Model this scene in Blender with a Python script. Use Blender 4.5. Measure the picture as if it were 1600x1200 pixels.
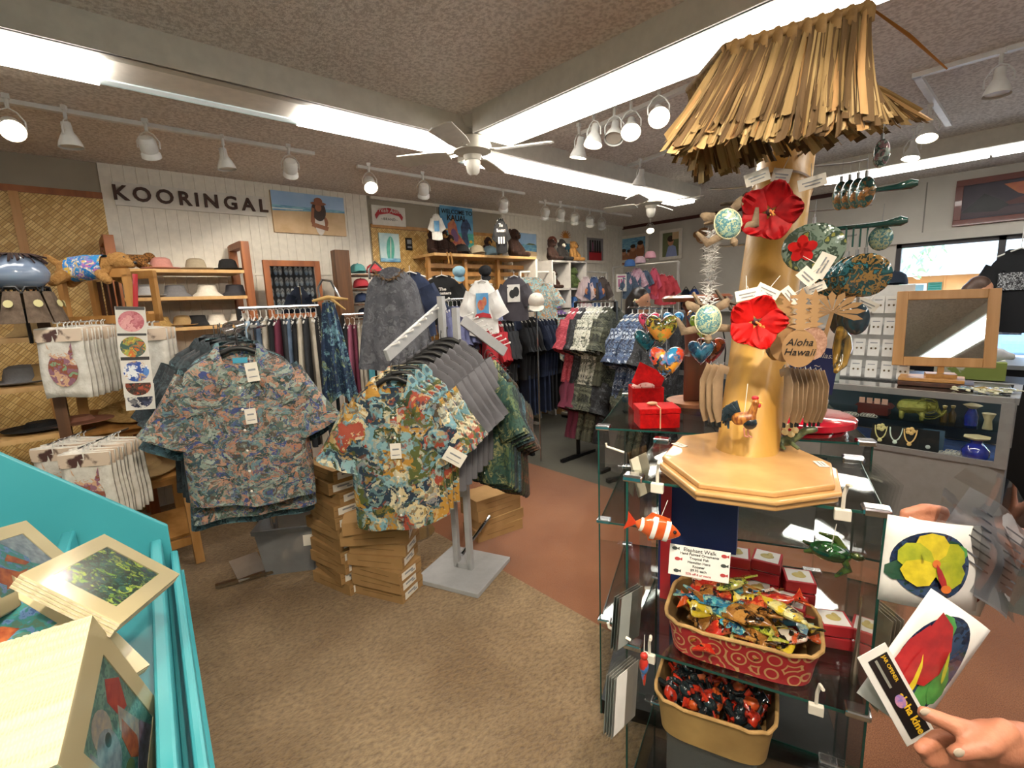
import bpy, math, random
from mathutils import Vector, Matrix, Euler
PI = math.pi
sc = bpy.context.scene
C = sc.collection
for o in list(bpy.data.objects):
    bpy.data.objects.remove(o)

# ---------------- camera ----------------
FPX, PITCH, ROLL, YAW = 758.05, 0.169892, -0.0395369, 0.832580
CAMP = Vector((0, 0, 1.6))
fwd = Vector((math.cos(PITCH) * math.cos(YAW), math.cos(PITCH) * math.sin(YAW), -math.sin(PITCH)))
_r0 = fwd.cross(Vector((0, 0, 1))).normalized()
_u0 = _r0.cross(fwd)
camr = _r0 * math.cos(ROLL) + _u0 * math.sin(ROLL)
camu = camr.cross(fwd)
cd = bpy.data.cameras.new('camera')
cam = bpy.data.objects.new('camera', cd)
C.objects.link(cam)
cd.sensor_fit = 'HORIZONTAL'
cd.sensor_width = 36.0
cd.lens = FPX / 1600 * 36.0
cd.clip_start = 0.02
cam.matrix_world = Matrix(((camr.x, camu.x, -fwd.x, 0), (camr.y, camu.y, -fwd.y, 0), (camr.z, camu.z, -fwd.z, 1.6), (0, 0, 0, 1)))
sc.camera = cam

def ray(x, y): return fwd + camr * ((x - 800) / FPX) - camu * ((y - 600) / FPX)
def PD(x, y, d): return CAMP + ray(x, y) * d
def PX(x, y, v):
    q = ray(x, y); return CAMP + q * (v / q.x)
def PY(x, y, v):
    q = ray(x, y); return CAMP + q * (v / q.y)
def PZ(x, y, v):
    q = ray(x, y); return CAMP + q * ((v - 1.6) / q.z)

# ---------------- world, sun, exposure ----------------
w = bpy.data.worlds.new('world')
sc.world = w
w.use_nodes = True
nt = w.node_tree
bgn = nt.nodes['Background']
sky = nt.nodes.new('ShaderNodeTexSky')
sky.sky_type = 'NISHITA'
sky.sun_disc = False
sky.sun_elevation = math.radians(55)
sky.sun_rotation = math.radians(200)
nt.links.new(sky.outputs[0], bgn.inputs[0])
bgn.inputs[1].default_value = 1.8
sd = bpy.data.lights.new('sun', 'SUN')
sd.energy = 30.0
sd.angle = 0.01
sd.color = (1, .96, .9)
sun = bpy.data.objects.new('sun', sd)
sun.rotation_euler = (math.radians(28), math.radians(38), 0)
C.objects.link(sun)
vs = sc.view_settings
vs.view_transform = 'Standard'
vs.look = 'None'
vs.gamma = 1
vs.use_curve_mapping = False
vs.exposure = 0.0
sc.cycles.transparent_max_bounces = 40
TUBE = 17.0        # emission strength of the fluorescent lenses
SPOT = 22.0       # watts of one track lamp

# ---------------- helpers ----------------
def lin(c):
    if isinstance(c, str):
        c = tuple(int(c[i:i + 2], 16) / 255 for i in (0, 2, 4))
    return tuple((x / 12.92 if x <= .04045 else ((x + .055) / 1.055) ** 2.4) for x in c[:3]) + (1,)
MATS = {}
def newmat(name):
    m = bpy.data.materials.new(name)
    m.use_nodes = True
    return m, m.node_tree, m.node_tree.nodes['Principled BSDF']
def mat(name, c, rough=.6, metal=0, c2=None, s=20, bump=0, bs=None, emit=0, spec=.5, det=4, coat=0, sheen=0, stretch=None, lo=.35, hi=.65, alpha=1):
    """principled with a noise-mixed colour and a noise bump"""
    if name in MATS: return MATS[name]
    m, t, b = newmat(name)
    b.inputs['Roughness'].default_value = rough
    b.inputs['Metallic'].default_value = metal
    b.inputs['Specular IOR Level'].default_value = spec
    b.inputs['Coat Weight'].default_value = coat
    b.inputs['Sheen Weight'].default_value = sheen
    b.inputs['Alpha'].default_value = alpha
    N, K = t.nodes, t.links
    tc = N.new('ShaderNodeTexCoord'); mp = N.new('ShaderNodeMapping')
    K.new(tc.outputs['Object'], mp.inputs[0])
    if stretch: mp.inputs['Scale'].default_value = stretch
    if c2 is None:
        c2v = tuple(min(1, x * .9) for x in lin(c)[:3]) + (1,)
    else: c2v = lin(c2)
    n = N.new('ShaderNodeTexNoise'); n.inputs['Scale'].default_value = s; n.inputs['Detail'].default_value = det
    K.new(mp.outputs[0], n.inputs['Vector'])
    r = N.new('ShaderNodeValToRGB')
    r.color_ramp.elements[0].position = lo; r.color_ramp.elements[1].position = hi
    r.color_ramp.elements[0].color = lin(c); r.color_ramp.elements[1].color = c2v
    K.new(n.outputs['Fac'], r.inputs[0]); K.new(r.outputs[0], b.inputs['Base Color'])
    if emit:
        K.new(r.outputs[0], b.inputs['Emission Color']); b.inputs['Emission Strength'].default_value = emit
    if bump:
        n2 = N.new('ShaderNodeTexNoise'); n2.inputs['Scale'].default_value = bs or s * 3; n2.inputs['Detail'].default_value = 3
        K.new(mp.outputs[0], n2.inputs['Vector'])
        bu = N.new('ShaderNodeBump'); bu.inputs['Strength'].default_value = bump; bu.inputs['Distance'].default_value = .01
        K.new(n2.outputs['Fac'], bu.inputs['Height']); K.new(bu.outputs[0], b.inputs['Normal'])
    MATS[name] = m
    return m
def pmat(name, cols, scale=14, dist=.6, rough=.75, seed=0, fine=3, stretch=None, vor=True, ds=None, coat=0, over=.85):
    """printed cloth or painted patchwork: warped voronoi cells picked from a list of colours"""
    if name in MATS: return MATS[name]
    m, t, b = newmat(name)
    b.inputs['Roughness'].default_value = rough
    b.inputs['Coat Weight'].default_value = coat
    N, K = t.nodes, t.links
    tc = N.new('ShaderNodeTexCoord'); mp = N.new('ShaderNodeMapping')
    mp.inputs['Location'].default_value = (seed * 1.7, seed * .9, seed * 2.3)
    if stretch: mp.inputs['Scale'].default_value = stretch
    K.new(tc.outputs['Object'], mp.inputs[0])
    n = N.new('ShaderNodeTexNoise'); n.inputs['Scale'].default_value = ds or scale * .9; n.inputs['Detail'].default_value = fine
    K.new(mp.outputs[0], n.inputs['Vector'])
    sub = N.new('ShaderNodeVectorMath'); sub.operation = 'SUBTRACT'; sub.inputs[1].default_value = (.5, .5, .5)
    K.new(n.outputs['Color'], sub.inputs[0])
    scl = N.new('ShaderNodeVectorMath'); scl.operation = 'SCALE'; scl.inputs['Scale'].default_value = dist * 4 / scale
    K.new(sub.outputs[0], scl.inputs[0])
    add = N.new('ShaderNodeVectorMath'); K.new(mp.outputs[0], add.inputs[0]); K.new(scl.outputs[0], add.inputs[1])
    if vor:
        v = N.new('ShaderNodeTexVoronoi'); v.inputs['Scale'].default_value = scale
        K.new(add.outputs[0], v.inputs['Vector'])
        sp = N.new('ShaderNodeSeparateColor'); K.new(v.outputs['Color'], sp.inputs[0]); fac = sp.outputs[0]
    else:
        v = N.new('ShaderNodeTexNoise'); v.inputs['Scale'].default_value = scale; v.inputs['Detail'].default_value = fine
        K.new(add.outputs[0], v.inputs['Vector'])
        mr = N.new('ShaderNodeMapRange'); mr.inputs[1].default_value = .3; mr.inputs[2].default_value = .7
        K.new(v.outputs['Fac'], mr.inputs[0]); fac = mr.outputs[0]
    r = N.new('ShaderNodeValToRGB'); r.color_ramp.interpolation = 'CONSTANT'
    e = r.color_ramp.elements
    e[0].position = 0; e[0].color = lin(cols[0]); e[1].position = 1 / len(cols); e[1].color = lin(cols[1 % len(cols)])
    for i in range(2, len(cols)):
        q = e.new(i / len(cols)); q.color = lin(cols[i])
    K.new(fac, r.inputs[0])
    if vor and over:
        v2 = N.new('ShaderNodeTexVoronoi'); v2.inputs['Scale'].default_value = scale * 2.4
        ad2 = N.new('ShaderNodeVectorMath'); sc2 = N.new('ShaderNodeVectorMath'); sc2.operation = 'SCALE'; sc2.inputs['Scale'].default_value = .5
        K.new(scl.outputs[0], sc2.inputs[0]); K.new(add.outputs[0], ad2.inputs[0]); K.new(sc2.outputs[0], ad2.inputs[1]); K.new(ad2.outputs[0], v2.inputs['Vector'])
        s2 = N.new('ShaderNodeSeparateColor'); K.new(v2.outputs['Color'], s2.inputs[0])
        r2 = N.new('ShaderNodeValToRGB'); e2 = r2.color_ramp.elements
        cc = cols[::-1]
        e2[0].position = 0; e2[0].color = lin(cc[0]); e2[1].position = 1 / len(cc); e2[1].color = lin(cc[1 % len(cc)])
        for i in range(2, len(cc)): q = e2.new(i / len(cc)); q.color = lin(cc[i])
        K.new(s2.outputs[1], r2.inputs[0])
        gt = N.new('ShaderNodeMath'); gt.operation = 'GREATER_THAN'; gt.inputs[1].default_value = .52; K.new(s2.outputs[2], gt.inputs[0])
        sm = N.new('ShaderNodeMath'); sm.operation = 'MULTIPLY'; sm.inputs[1].default_value = over; K.new(gt.outputs[0], sm.inputs[0])
        mx = N.new('ShaderNodeMix'); mx.data_type = 'RGBA'; K.new(sm.outputs[0], mx.inputs[0]); K.new(r.outputs[0], mx.inputs[6]); K.new(r2.outputs[0], mx.inputs[7])
        K.new(mx.outputs[2], b.inputs['Base Color'])
    else: K.new(r.outputs[0], b.inputs['Base Color'])
    bn_ = N.new('ShaderNodeTexNoise'); bn_.inputs['Scale'].default_value = 9; bn_.inputs['Detail'].default_value = 4
    bm_ = N.new('ShaderNodeBump'); bm_.inputs['Strength'].default_value = .5; bm_.inputs['Distance'].default_value = .03
    K.new(mp.outputs[0], bn_.inputs['Vector']); K.new(bn_.outputs['Fac'], bm_.inputs['Height']); K.new(bm_.outputs[0], b.inputs['Normal'])
    MATS[name] = m
    return m
def glassmat(name='clear_glass', tint=(.93, .97, .95), fac=.06, rough=.02):
    if name in MATS: return MATS[name]
    m = bpy.data.materials.new(name); m.use_nodes = True
    t = m.node_tree; N, K = t.nodes, t.links
    N.clear()
    out = N.new('ShaderNodeOutputMaterial'); mix = N.new('ShaderNodeMixShader')
    tr = N.new('ShaderNodeBsdfTransparent'); tr.inputs[0].default_value = tint + (1,)
    gl = N.new('ShaderNodeBsdfGlossy'); gl.inputs['Roughness'].default_value = rough
    fr = N.new('ShaderNodeFresnel'); fr.inputs[0].default_value = 1.5
    ad = N.new('ShaderNodeMath'); ad.operation = 'MULTIPLY_ADD'; ad.inputs[1].default_value = .8; ad.inputs[2].default_value = fac
    K.new(fr.outputs[0], ad.inputs[0]); K.new(ad.outputs[0], mix.inputs[0])
    K.new(tr.outputs[0], mix.inputs[1]); K.new(gl.outputs[0], mix.inputs[2]); K.new(mix.outputs[0], out.inputs[0])
    MATS[name] = m
    return m
def emat(name, c, s):
    if name in MATS: return MATS[name]
    m, t, b = newmat(name)
    b.inputs['Base Color'].default_value = lin(c)
    b.inputs['Emission Color'].default_value = lin(c); b.inputs['Emission Strength'].default_value = s
    MATS[name] = m
    return m

class MB:
    def __init__(s): s.v = []; s.f = []; s.m = []; s.T = None; s.mi = 0
    def V(s, p):
        p = Vector(p)
        if s.T is not None: p = s.T @ p
        s.v.append(p); return len(s.v) - 1
    def F(s, ids, mi=None): s.f.append(tuple(ids)); s.m.append(s.mi if mi is None else mi)
    def box(s, c, sz, rot=None, mi=None):
        c = Vector(c); h = Vector(sz) / 2
        R = Euler(rot).to_matrix() if rot is not None else None
        b = len(s.v)
        for dx in (-1, 1):
            for dy in (-1, 1):
                for dz in (-1, 1):
                    q = Vector((dx * h.x, dy * h.y, dz * h.z))
                    if R: q = R @ q
                    s.V(c + q)
        for q in ((0, 1, 3, 2), (4, 6, 7, 5), (0, 4, 5, 1), (2, 3, 7, 6), (0, 2, 6, 4), (1, 5, 7, 3)): s.F([b + k for k in q], mi)
        return s
    def bar(s, a, b_, wx, wy, up=(0, 0, 1), mi=None):
        a = Vector(a); b_ = Vector(b_); d = (b_ - a); L = d.length; d.normalize()
        up = Vector(up)
        if abs(d.dot(up)) > .98: up = Vector((1, 0, 0))
        x = d.cross(up).normalized(); y = x.cross(d).normalized()
        b = len(s.v)
        for p in (a, b_):
            for sx, sy in ((-1, -1), (1, -1), (1, 1), (-1, 1)): s.V(p + x * sx * wx / 2 + y * sy * wy / 2)
        for q in ((3, 2, 1, 0), (4, 5, 6, 7), (0, 1, 5, 4), (1, 2, 6, 5), (2, 3, 7, 6), (3, 0, 4, 7)): s.F([b + k for k in q], mi)
        return s
    def tube(s, pts, r, n=8, caps=True, mi=None, closed=False):
        pts = [Vector(p) for p in pts]; rs = r if isinstance(r, (list, tuple)) else [r] * len(pts)
        rows = []; prev = None
        for i, p in enumerate(pts):
            a = pts[i - 1] if i > 0 else (pts[-1] if closed else p); c = pts[(i + 1) % len(pts)] if (i < len(pts) - 1 or closed) else p
            d = (c - a).normalized() if (c - a).length > 1e-9 else Vector((0, 0, 1))
            if prev is None:
                up = Vector((0, 0, 1)) if abs(d.z) < .9 else Vector((1, 0, 0))
                x = d.cross(up).normalized()
            else:
                x = (prev - d * prev.dot(d)).normalized()
            prev = x; y = d.cross(x)
            rr = rs[i]
            if isinstance(rr, (int, float)): rr = (rr, rr)
            rows.append([s.V(p + x * math.cos(2 * PI * k / n) * rr[0] + y * math.sin(2 * PI * k / n) * rr[1]) for k in range(n)])
        R = len(rows)
        for i in range(R if closed else R - 1):
            A, B = rows[i], rows[(i + 1) % R]
            for k in range(n): s.F((A[k], A[(k + 1) % n], B[(k + 1) % n], B[k]), mi)
        if caps and not closed: s.F(rows[0][::-1], mi); s.F(rows[-1], mi)
        return s
    def lathe(s, prof, n=20, c=(0, 0, 0), sq=(1, 1), mi=None, caps=True):
        c = Vector(c); rows = []
        for r, z in prof: rows.append([s.V(c + Vector((r * sq[0] * math.cos(2 * PI * k / n), r * sq[1] * math.sin(2 * PI * k / n), z))) for k in range(n)])
        for A, B in zip(rows, rows[1:]):
            for k in range(n): s.F((A[k], A[(k + 1) % n], B[(k + 1) % n], B[k]), mi)
        if caps: s.F(rows[0][::-1], mi); s.F(rows[-1], mi)
        return s
    def ball(s, c, r, n=12, mi=None, rot=None):
        if isinstance(r, (int, float)): r = (r, r, r)
        c = Vector(c); R = Euler(rot).to_matrix() if rot is not None else None
        h = n // 2; rows = []
        for i in range(1, h):
            a = PI * i / h; row = []
            for k in range(n):
                q = Vector((r[0] * math.sin(a) * math.cos(2 * PI * k / n), r[1] * math.sin(a) * math.sin(2 * PI * k / n), -r[2] * math.cos(a)))
                row.append(s.V(c + (R @ q if R else q)))
            rows.append(row)
        q = Vector((0, 0, -r[2])); bt = s.V(c + (R @ q if R else q)); tp = s.V(c - (R @ q if R else q))
        for A, B in zip(rows, rows[1:]):
            for k in range(n): s.F((A[k], A[(k + 1) % n], B[(k + 1) % n], B[k]), mi)
        for k in range(n):
            s.F((bt, rows[0][(k + 1) % n], rows[0][k]), mi); s.F((tp, rows[-1][k], rows[-1][(k + 1) % n]), mi)
        return s
    def prism(s, poly, z0, z1, T=None, mi=None):
        """poly in local xy, extruded along z, placed by matrix T"""
        n = len(poly); b = len(s.v)
        for z in (z0, z1):
            for x, y in poly:
                q = Vector((x, y, z)); s.V(T @ q if T is not None else q)
        s.F([b + k for k in range(n)][::-1], mi); s.F([b + n + k for k in range(n)], mi)
        for k in range(n): s.F((b + k, b + (k + 1) % n, b + n + (k + 1) % n, b + n + k), mi)
        return s
    def grid(s, fn, nu, nv, mi=None, wrap=False):
        g = [[s.V(fn(i / nu, j / nv)) for j in range(nv + 1)] for i in range(nu if wrap else nu + 1)]
        for i in range(nu):
            A = g[i]; B = g[(i + 1) % len(g)]
            for j in range(nv): s.F((A[j], B[j], B[j + 1], A[j + 1]), mi)
        return s
    def mesh(s, name, mats, smooth=True):
        me = bpy.data.meshes.new(name)
        me.from_pydata([tuple(v) for v in s.v], [], s.f)
        if not isinstance(mats, (list, tuple)): mats = [mats]
        for m in mats: me.materials.append(m)
        me.polygons.foreach_set('material_index', s.m)
        if smooth:
            me.polygons.foreach_set('use_smooth', [True] * len(s.f))
            try: me.set_sharp_from_angle(angle=math.radians(40))
            except Exception: pass
        me.update()
        return me
    def build(s, name, mats, parent=None, smooth=True, bevel=0, solid=0, loc=None, rot=None):
        o = bpy.data.objects.new(name, s.mesh(name, mats, smooth))
        C.objects.link(o)
        if parent is not None: o.parent = parent
        if loc is not None: o.location = loc
        if rot is not None: o.rotation_euler = rot
        if solid:
            q = o.modifiers.new('solid', 'SOLIDIFY'); q.thickness = solid; q.offset = 0
        if bevel:
            q = o.modifiers.new('bevel', 'BEVEL'); q.width = bevel; q.segments = 2; q.limit_method = 'ANGLE'
        return o
def tag(o, label, cat, group=None):
    o['label'] = label; o['category'] = cat
    if group: o['group'] = group
    return o
def st(o): o['kind'] = 'structure'; return o
def thing(name, label, cat, loc=(0, 0, 0), rot=(0, 0, 0), group=None):
    o = bpy.data.objects.new(name, None); C.objects.link(o)
    o.empty_display_size = .05
    o.location = loc; o.rotation_euler = rot if isinstance(rot, (tuple, list, Euler)) else (0, 0, rot)
    return tag(o, label, cat, group)
KIDS = {}
def kids(o): return [c for c in C.objects if c.parent == o]
def dup(root, loc=None, rot=None, label=None, group=None, scale=None, mats=None):
    """copy a thing with its parts and sub-parts; mats: {part or root name: material}"""
    if root.name not in KIDS:
        KIDS[root.name] = [(c, kids(c)) for c in kids(root)]
    r = root.copy(); C.objects.link(r)
    if loc is not None: r.location = loc
    if rot is not None: r.rotation_euler = rot if isinstance(rot, (tuple, list, Euler)) else (0, 0, rot)
    if scale is not None: r.scale = scale if isinstance(scale, (tuple, list)) else (scale,) * 3
    if label: r['label'] = label
    if group: r['group'] = group
    def paint(o, k):
        if mats and k in mats and o.type == 'MESH':
            sl = o.material_slots[0]; sl.link = 'OBJECT'; sl.material = mats[k]
    paint(r, 'root')
    for c, g in KIDS[root.name]:
        d = c.copy(); C.objects.link(d); d.parent = r
        paint(d, c.name.split('.')[0])
        for e in g:
            f = e.copy(); C.objects.link(f); f.parent = d
            paint(f, e.name.split('.')[0])
    return r
def text_mesh(s, size=.1, depth=.003, bold=0, align='CENTER', shear=0, spacing=1):
    cu = bpy.data.curves.new('t', 'FONT'); cu.body = s; cu.size = size; cu.extrude = depth / 2; cu.offset = bold
    cu.align_x = align; cu.align_y = 'CENTER'; cu.shear = shear; cu.space_character = spacing; cu.resolution_u = 3
    o = bpy.data.objects.new('t', cu); C.objects.link(o)
    bpy.context.view_layer.update()
    dg = bpy.context.evaluated_depsgraph_get()
    me = bpy.data.meshes.new_from_object(o.evaluated_get(dg))
    C.objects.unlink(o); bpy.data.objects.remove(o); bpy.data.curves.remove(cu)
    return me
def text(name, s, m, parent, loc, rot, size=.1, depth=.003, **k):
    me = text_mesh(s, size, depth, **k); me.materials.clear(); me.materials.append(m)
    o = bpy.data.objects.new(name, me); C.objects.link(o); o.parent = parent; o.location = loc; o.rotation_euler = rot
    return o
UP = (PI / 2, 0, 0)      # a face that lies in local xz and looks along -y
def VF(px): return YAW - PI / 2 + math.atan((800 - px) / FPX)   # turned to look at the visitor
FACE = YAW - PI / 2      # local -y looks back towards the entrance side
def picture(name, label, cat, loc, rz, w, h, bg, shapes, depth=.02, frame=None, fw_=.03, group=None, mat_border=0, tilt=0, parts=None):
    """a flat printed picture: a board of real thickness, printed shapes laid in its surface.
    shapes: (material, [(u,v)...]) with u,v 0..1 from bottom left. loc = centre of the back of the picture"""
    t = thing(name, label, cat, loc, (tilt, 0, rz), group)
    b = MB(); b.box((0, -depth / 2, 0), (w, depth, h))
    b.build('board', bg if not mat_border else MATS.get('mount_card') or mat('mount_card', 'efeae0'), t, smooth=False)
    s = MB(); ml = []
    W, H = w - 2 * mat_border, h - 2 * mat_border
    if mat_border:
        ml.append(bg); s.prism([(-W / 2, -H / 2), (W / 2, -H / 2), (W / 2, H / 2), (-W / 2, H / 2)], 0, .001, Matrix.Translation((0, -depth, 0)) @ Matrix.Rotation(PI / 2, 4, 'X'), 0)
    for i, (m, poly) in enumerate(shapes):
        if m not in ml: ml.append(m)
        T = Matrix.Translation((0, -depth - .0008 * (i + 1), 0)) @ Matrix.Rotation(PI / 2, 4, 'X')
        s.prism([((u - .5) * W, (v - .5) * H) for u, v in poly], 0, .0012, T, ml.index(m))
    if s.v: s.build('print', ml, t, smooth=False)
    if frame:
        f = MB(); d = depth + .015
        f.box((0, -d / 2, h / 2 + fw_ / 2), (w + 2 * fw_, d, fw_)).box((0, -d / 2, -h / 2 - fw_ / 2), (w + 2 * fw_, d, fw_))
        f.box((-w / 2 - fw_ / 2, -d / 2, 0), (fw_, d, h)).box((w / 2 + fw_ / 2, -d / 2, 0), (fw_, d, h))
        f.build('frame', frame, t, smooth=False, bevel=.003)
    return t
def ell(cx, cy, rx, ry, n=16, a0=0, a1=2 * PI, rot=0):
    o = []
    for k in range(n + (0 if a1 - a0 > 6.2 else 1)):
        a = a0 + (a1 - a0) * k / n
        x, y = rx * math.cos(a), ry * math.sin(a)
        o.append((cx + x * math.cos(rot) - y * math.sin(rot), cy + x * math.sin(rot) + y * math.cos(rot)))
    return o
def rect(x0, y0, x1, y1): return [(x0, y0), (x1, y0), (x1, y1), (x0, y1)]
R = random.Random(7)
# ---------------- setting ----------------
CEIL = 2.74
YW, XW = 4.92, 7.12
X0, Y0 = -2.6, -3.6
def wood(name, a, b, rough=.45, scale=6, st_=(1, 1, .08), coat=0):
    return mat(name, a, rough, c2=b, s=scale * 3, stretch=st_, det=6, coat=coat)
m_wall = mat('painted_panel_wall', 'c9c4ba', .7, c2='bfbab0', s=3)
m_grey = mat('grey_painted_wall', '9c9484', .8, c2='948c7e', s=3)
m_white = mat('white_paint', 'e2ddd2', .5)
m_wp = mat('white_plastic', 'dad9d4', .4)
m_black = mat('black_plastic', '121214', .4)
m_chrome = mat('chrome', 'cfd0d2', .15, 1)
m_steel = mat('brushed_steel', 'a8a9aa', .35, 1)
m_blackm = mat('black_metal', '1b1b1d', .35, .3)
m_greym = mat('grey_metal', '8d9094', .4, .2)
w_pine = wood('pine', 'b9884e', 'a57439')
w_red = wood('redwood', '9a5a2b', '7c431d')
w_dark = wood('dark_wood', '4e2c16', '3a1f0f')
w_old = wood('weathered_wood', '6f4a2a', '4d311b')
w_light = wood('light_wood_board', 'cda670', 'bf955c')
# popcorn ceiling
m_ceil = mat('popcorn_ceiling', 'e2d9d0', .95, c2='c4b9b0', s=55, bump=.7, bs=110, lo=.42, hi=.6)
def carpet(name, a, b, s, bump, lo=.35, hi=.65, big=None):
    m, t, p = newmat(name); N, K = t.nodes, t.links
    p.inputs['Roughness'].default_value = 1; p.inputs['Specular IOR Level'].default_value = .1; p.inputs['Sheen Weight'].default_value = .2
    tc = N.new('ShaderNodeTexCoord')
    n = N.new('ShaderNodeTexNoise'); n.inputs['Scale'].default_value = s; n.inputs['Detail'].default_value = 6; n.inputs['Roughness'].default_value = .7
    mp = N.new('ShaderNodeMapping'); mp.inputs['Rotation'].default_value = (0, 0, .7); mp.inputs['Scale'].default_value = (1, 1.8, 1)
    K.new(tc.outputs['Object'], mp.inputs[0]); K.new(mp.outputs[0], n.inputs['Vector'])
    r = N.new('ShaderNodeValToRGB'); r.color_ramp.elements[0].position = lo; r.color_ramp.elements[1].position = hi
    r.color_ramp.elements[0].color = lin(b); r.color_ramp.elements[1].color = lin(a)
    K.new(n.outputs['Fac'], r.inputs[0])
    n2 = N.new('ShaderNodeTexNoise'); n2.inputs['Scale'].default_value = 2.2; n2.inputs['Detail'].default_value = 3
    K.new(tc.outputs['Object'], n2.inputs['Vector'])
    mx = N.new('ShaderNodeMix'); mx.data_type = 'RGBA'; mx.blend_type = 'MULTIPLY'
    r2 = N.new('ShaderNodeValToRGB'); r2.color_ramp.elements[0].position = .3; r2.color_ramp.elements[1].position = .65
    r2.color_ramp.elements[0].color = lin(big or 'd8d0c4'); r2.color_ramp.elements[1].color = (1, 1, 1, 1)
    K.new(n2.outputs['Fac'], r2.inputs[0]); mx.inputs[0].default_value = 1
    K.new(r.outputs[0], mx.inputs[6]); K.new(r2.outputs[0], mx.inputs[7]); K.new(mx.outputs[2], p.inputs['Base Color'])
    bu = N.new('ShaderNodeBump'); bu.inputs['Strength'].default_value = bump; bu.inputs['Distance'].default_value = .03
    K.new(n.outputs['Fac'], bu.inputs['Height']); K.new(bu.outputs[0], p.inputs['Normal'])
    return m
m_shag = carpet('beige_shag_carpet', 'bfa177', '7e6446', 38, 1.0, .3, .58, 'c9bda8')
m_rust = carpet('rust_carpet', 'a06a46', '774a30', 160, .4, .4, .62, 'e6dcd6')
m_gcar = carpet('grey_green_carpet', '5f5c4c', '45443a', 160, .4, .4, .62, 'c8c8c0')
def slab(name, x0, y0, x1, y1, z0, z1, m): return st(MB().box(((x0 + x1) / 2, (y0 + y1) / 2, (z0 + z1) / 2), (x1 - x0, y1 - y0, z1 - z0)).build(name, m, smooth=False))
XB1, XB2 = 1.74, 3.22
slab('floor', X0, Y0, XB1, YW, -.1, 0, m_shag)
slab('floor', XB1, Y0, XB2, YW, -.1, 0, m_rust)
slab('floor', XB2, Y0, XW, YW, -.1, 0, m_gcar)
slab('ceiling', X0, Y0, XW, YW, CEIL, CEIL + .1, m_ceil)
slab('wall_left', X0, YW, XW, YW + .12, 0, CEIL, m_grey)
slab('wall_front', X0 - .12, Y0, X0, YW, 0, CEIL, m_wall)
slab('wall_right', X0, Y0 - .12, XW, Y0, 0, CEIL, m_wall)
# window wall, an opening from y WY0 to WY1
WY0, WY1, WZ0, WZ1 = -2.6, 1.22, .62, 2.06
slab('wall_back', XW, WY1, XW + .12, YW + .12, 0, CEIL, m_wall)
slab('wall_back', XW, Y0, XW + .12, WY0, 0, CEIL, m_wall)
slab('wall_back', XW, WY0, XW + .12, WY1, WZ1, CEIL, m_wall)
slab('wall_back', XW, WY0, XW + .12, WY1, 0, WZ0, m_wall)
wn = thing('window_1', 'wide shop window with dark frame looking onto the building outside', 'window', (XW, (WY0 + WY1) / 2, WZ0))
st(wn)
m_frame = mat('dark_window_frame', '3c3a3c', .5)
ww = WY1 - WY0; wh = WZ1 - WZ0
f = MB()
for z in (.02, wh - .02): f.box((.05, 0, z), (.06, ww, .05))
for y in (-ww / 2 + .02, ww / 2 - .02, ww / 2 - .86, ww / 2 - 1.9): f.box((.05, y, wh / 2), (.06, .055, wh))
f.build('window_frame', m_frame, wn, smooth=False)
MB().box((.05, 0, wh / 2), (.006, ww - .04, wh - .04)).build('pane', glassmat('window_glass', (.97, .98, 1), .03), wn, smooth=False)
MB().box((-.02, 0, wh + .05), (.05, ww + .1, .1)).build('window_head', m_wall, wn, smooth=False)
# crown molding and panel seams
m_crown = mat('red_brown_molding', '4b1f16', .5)
slab('trim_1', XW - .03, WY1 + .4, XW, YW, CEIL - .045, CEIL, m_crown)
slab('trim_2', 2.56, YW - .03, XW, YW, CEIL - .03, CEIL, m_white)
def seam(name, y): slab(name, XW - .004, y - .006, XW, y + .006, 2.1, CEIL - .05, mat('seam', '8f8b83', .8))
seam('trim_3', 1.0); seam('trim_4', 2.3); seam('trim_5', 3.5)
# beadboard: real grooved panels
def beadboard(name, x0, x1, z0=0, z1=CEIL):
    b = MB(); n = int((x1 - x0) / .075); dx = (x1 - x0) / n; pts = []
    for i in range(n):
        x = x0 + i * dx
        pts += [(x, -.012), (x + dx - .008, -.012), (x + dx - .006, -.008), (x + dx - .002, -.008)]
    pts += [(x1, -.012), (x1, 0), (x0, 0)]
    b.prism([(x, y) for x, y in pts], z0, z1, Matrix.Translation((0, YW, 0)))
    return st(b.build(name, m_white, smooth=False))
beadboard('trim_6', .36, 2.52); beadboard('trim_7', 4.4, XW)
# woven bamboo matting on the wall
def woven(name):
    m, t, p = newmat(name); N, K = t.nodes, t.links
    tc = N.new('ShaderNodeTexCoord'); p.inputs['Roughness'].default_value = .5
    mp = N.new('ShaderNodeMapping'); mp.inputs['Rotation'].default_value = (0, math.radians(45), 0); K.new(tc.outputs['Object'], mp.inputs[0])
    br = N.new('ShaderNodeTexBrick'); br.inputs['Scale'].default_value = 1
    br.inputs['Brick Width'].default_value = .05; br.inputs['Row Height'].default_value = .016; br.inputs['Mortar Size'].default_value = .0015
    br.inputs['Color1'].default_value = lin('dfc07e'); br.inputs['Color2'].default_value = lin('bd9552'); br.inputs['Mortar'].default_value = lin('8a6634')
    br.offset = .33; br.offset_frequency = 1
    sx = N.new('ShaderNodeSeparateXYZ'); cx = N.new('ShaderNodeCombineXYZ'); K.new(mp.outputs[0], sx.inputs[0])
    K.new(sx.outputs[0], cx.inputs[0]); K.new(sx.outputs[2], cx.inputs[1]); K.new(cx.outputs[0], br.inputs['Vector'])
    K.new(br.outputs['Color'], p.inputs['Base Color'])
    bu = N.new('ShaderNodeBump'); bu.inputs['Strength'].default_value = .5; bu.inputs['Distance'].default_value = .01
    K.new(br.outputs['Fac'], bu.inputs['Height']); bu.invert = True; K.new(bu.outputs[0], p.inputs['Normal'])
    return m
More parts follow.
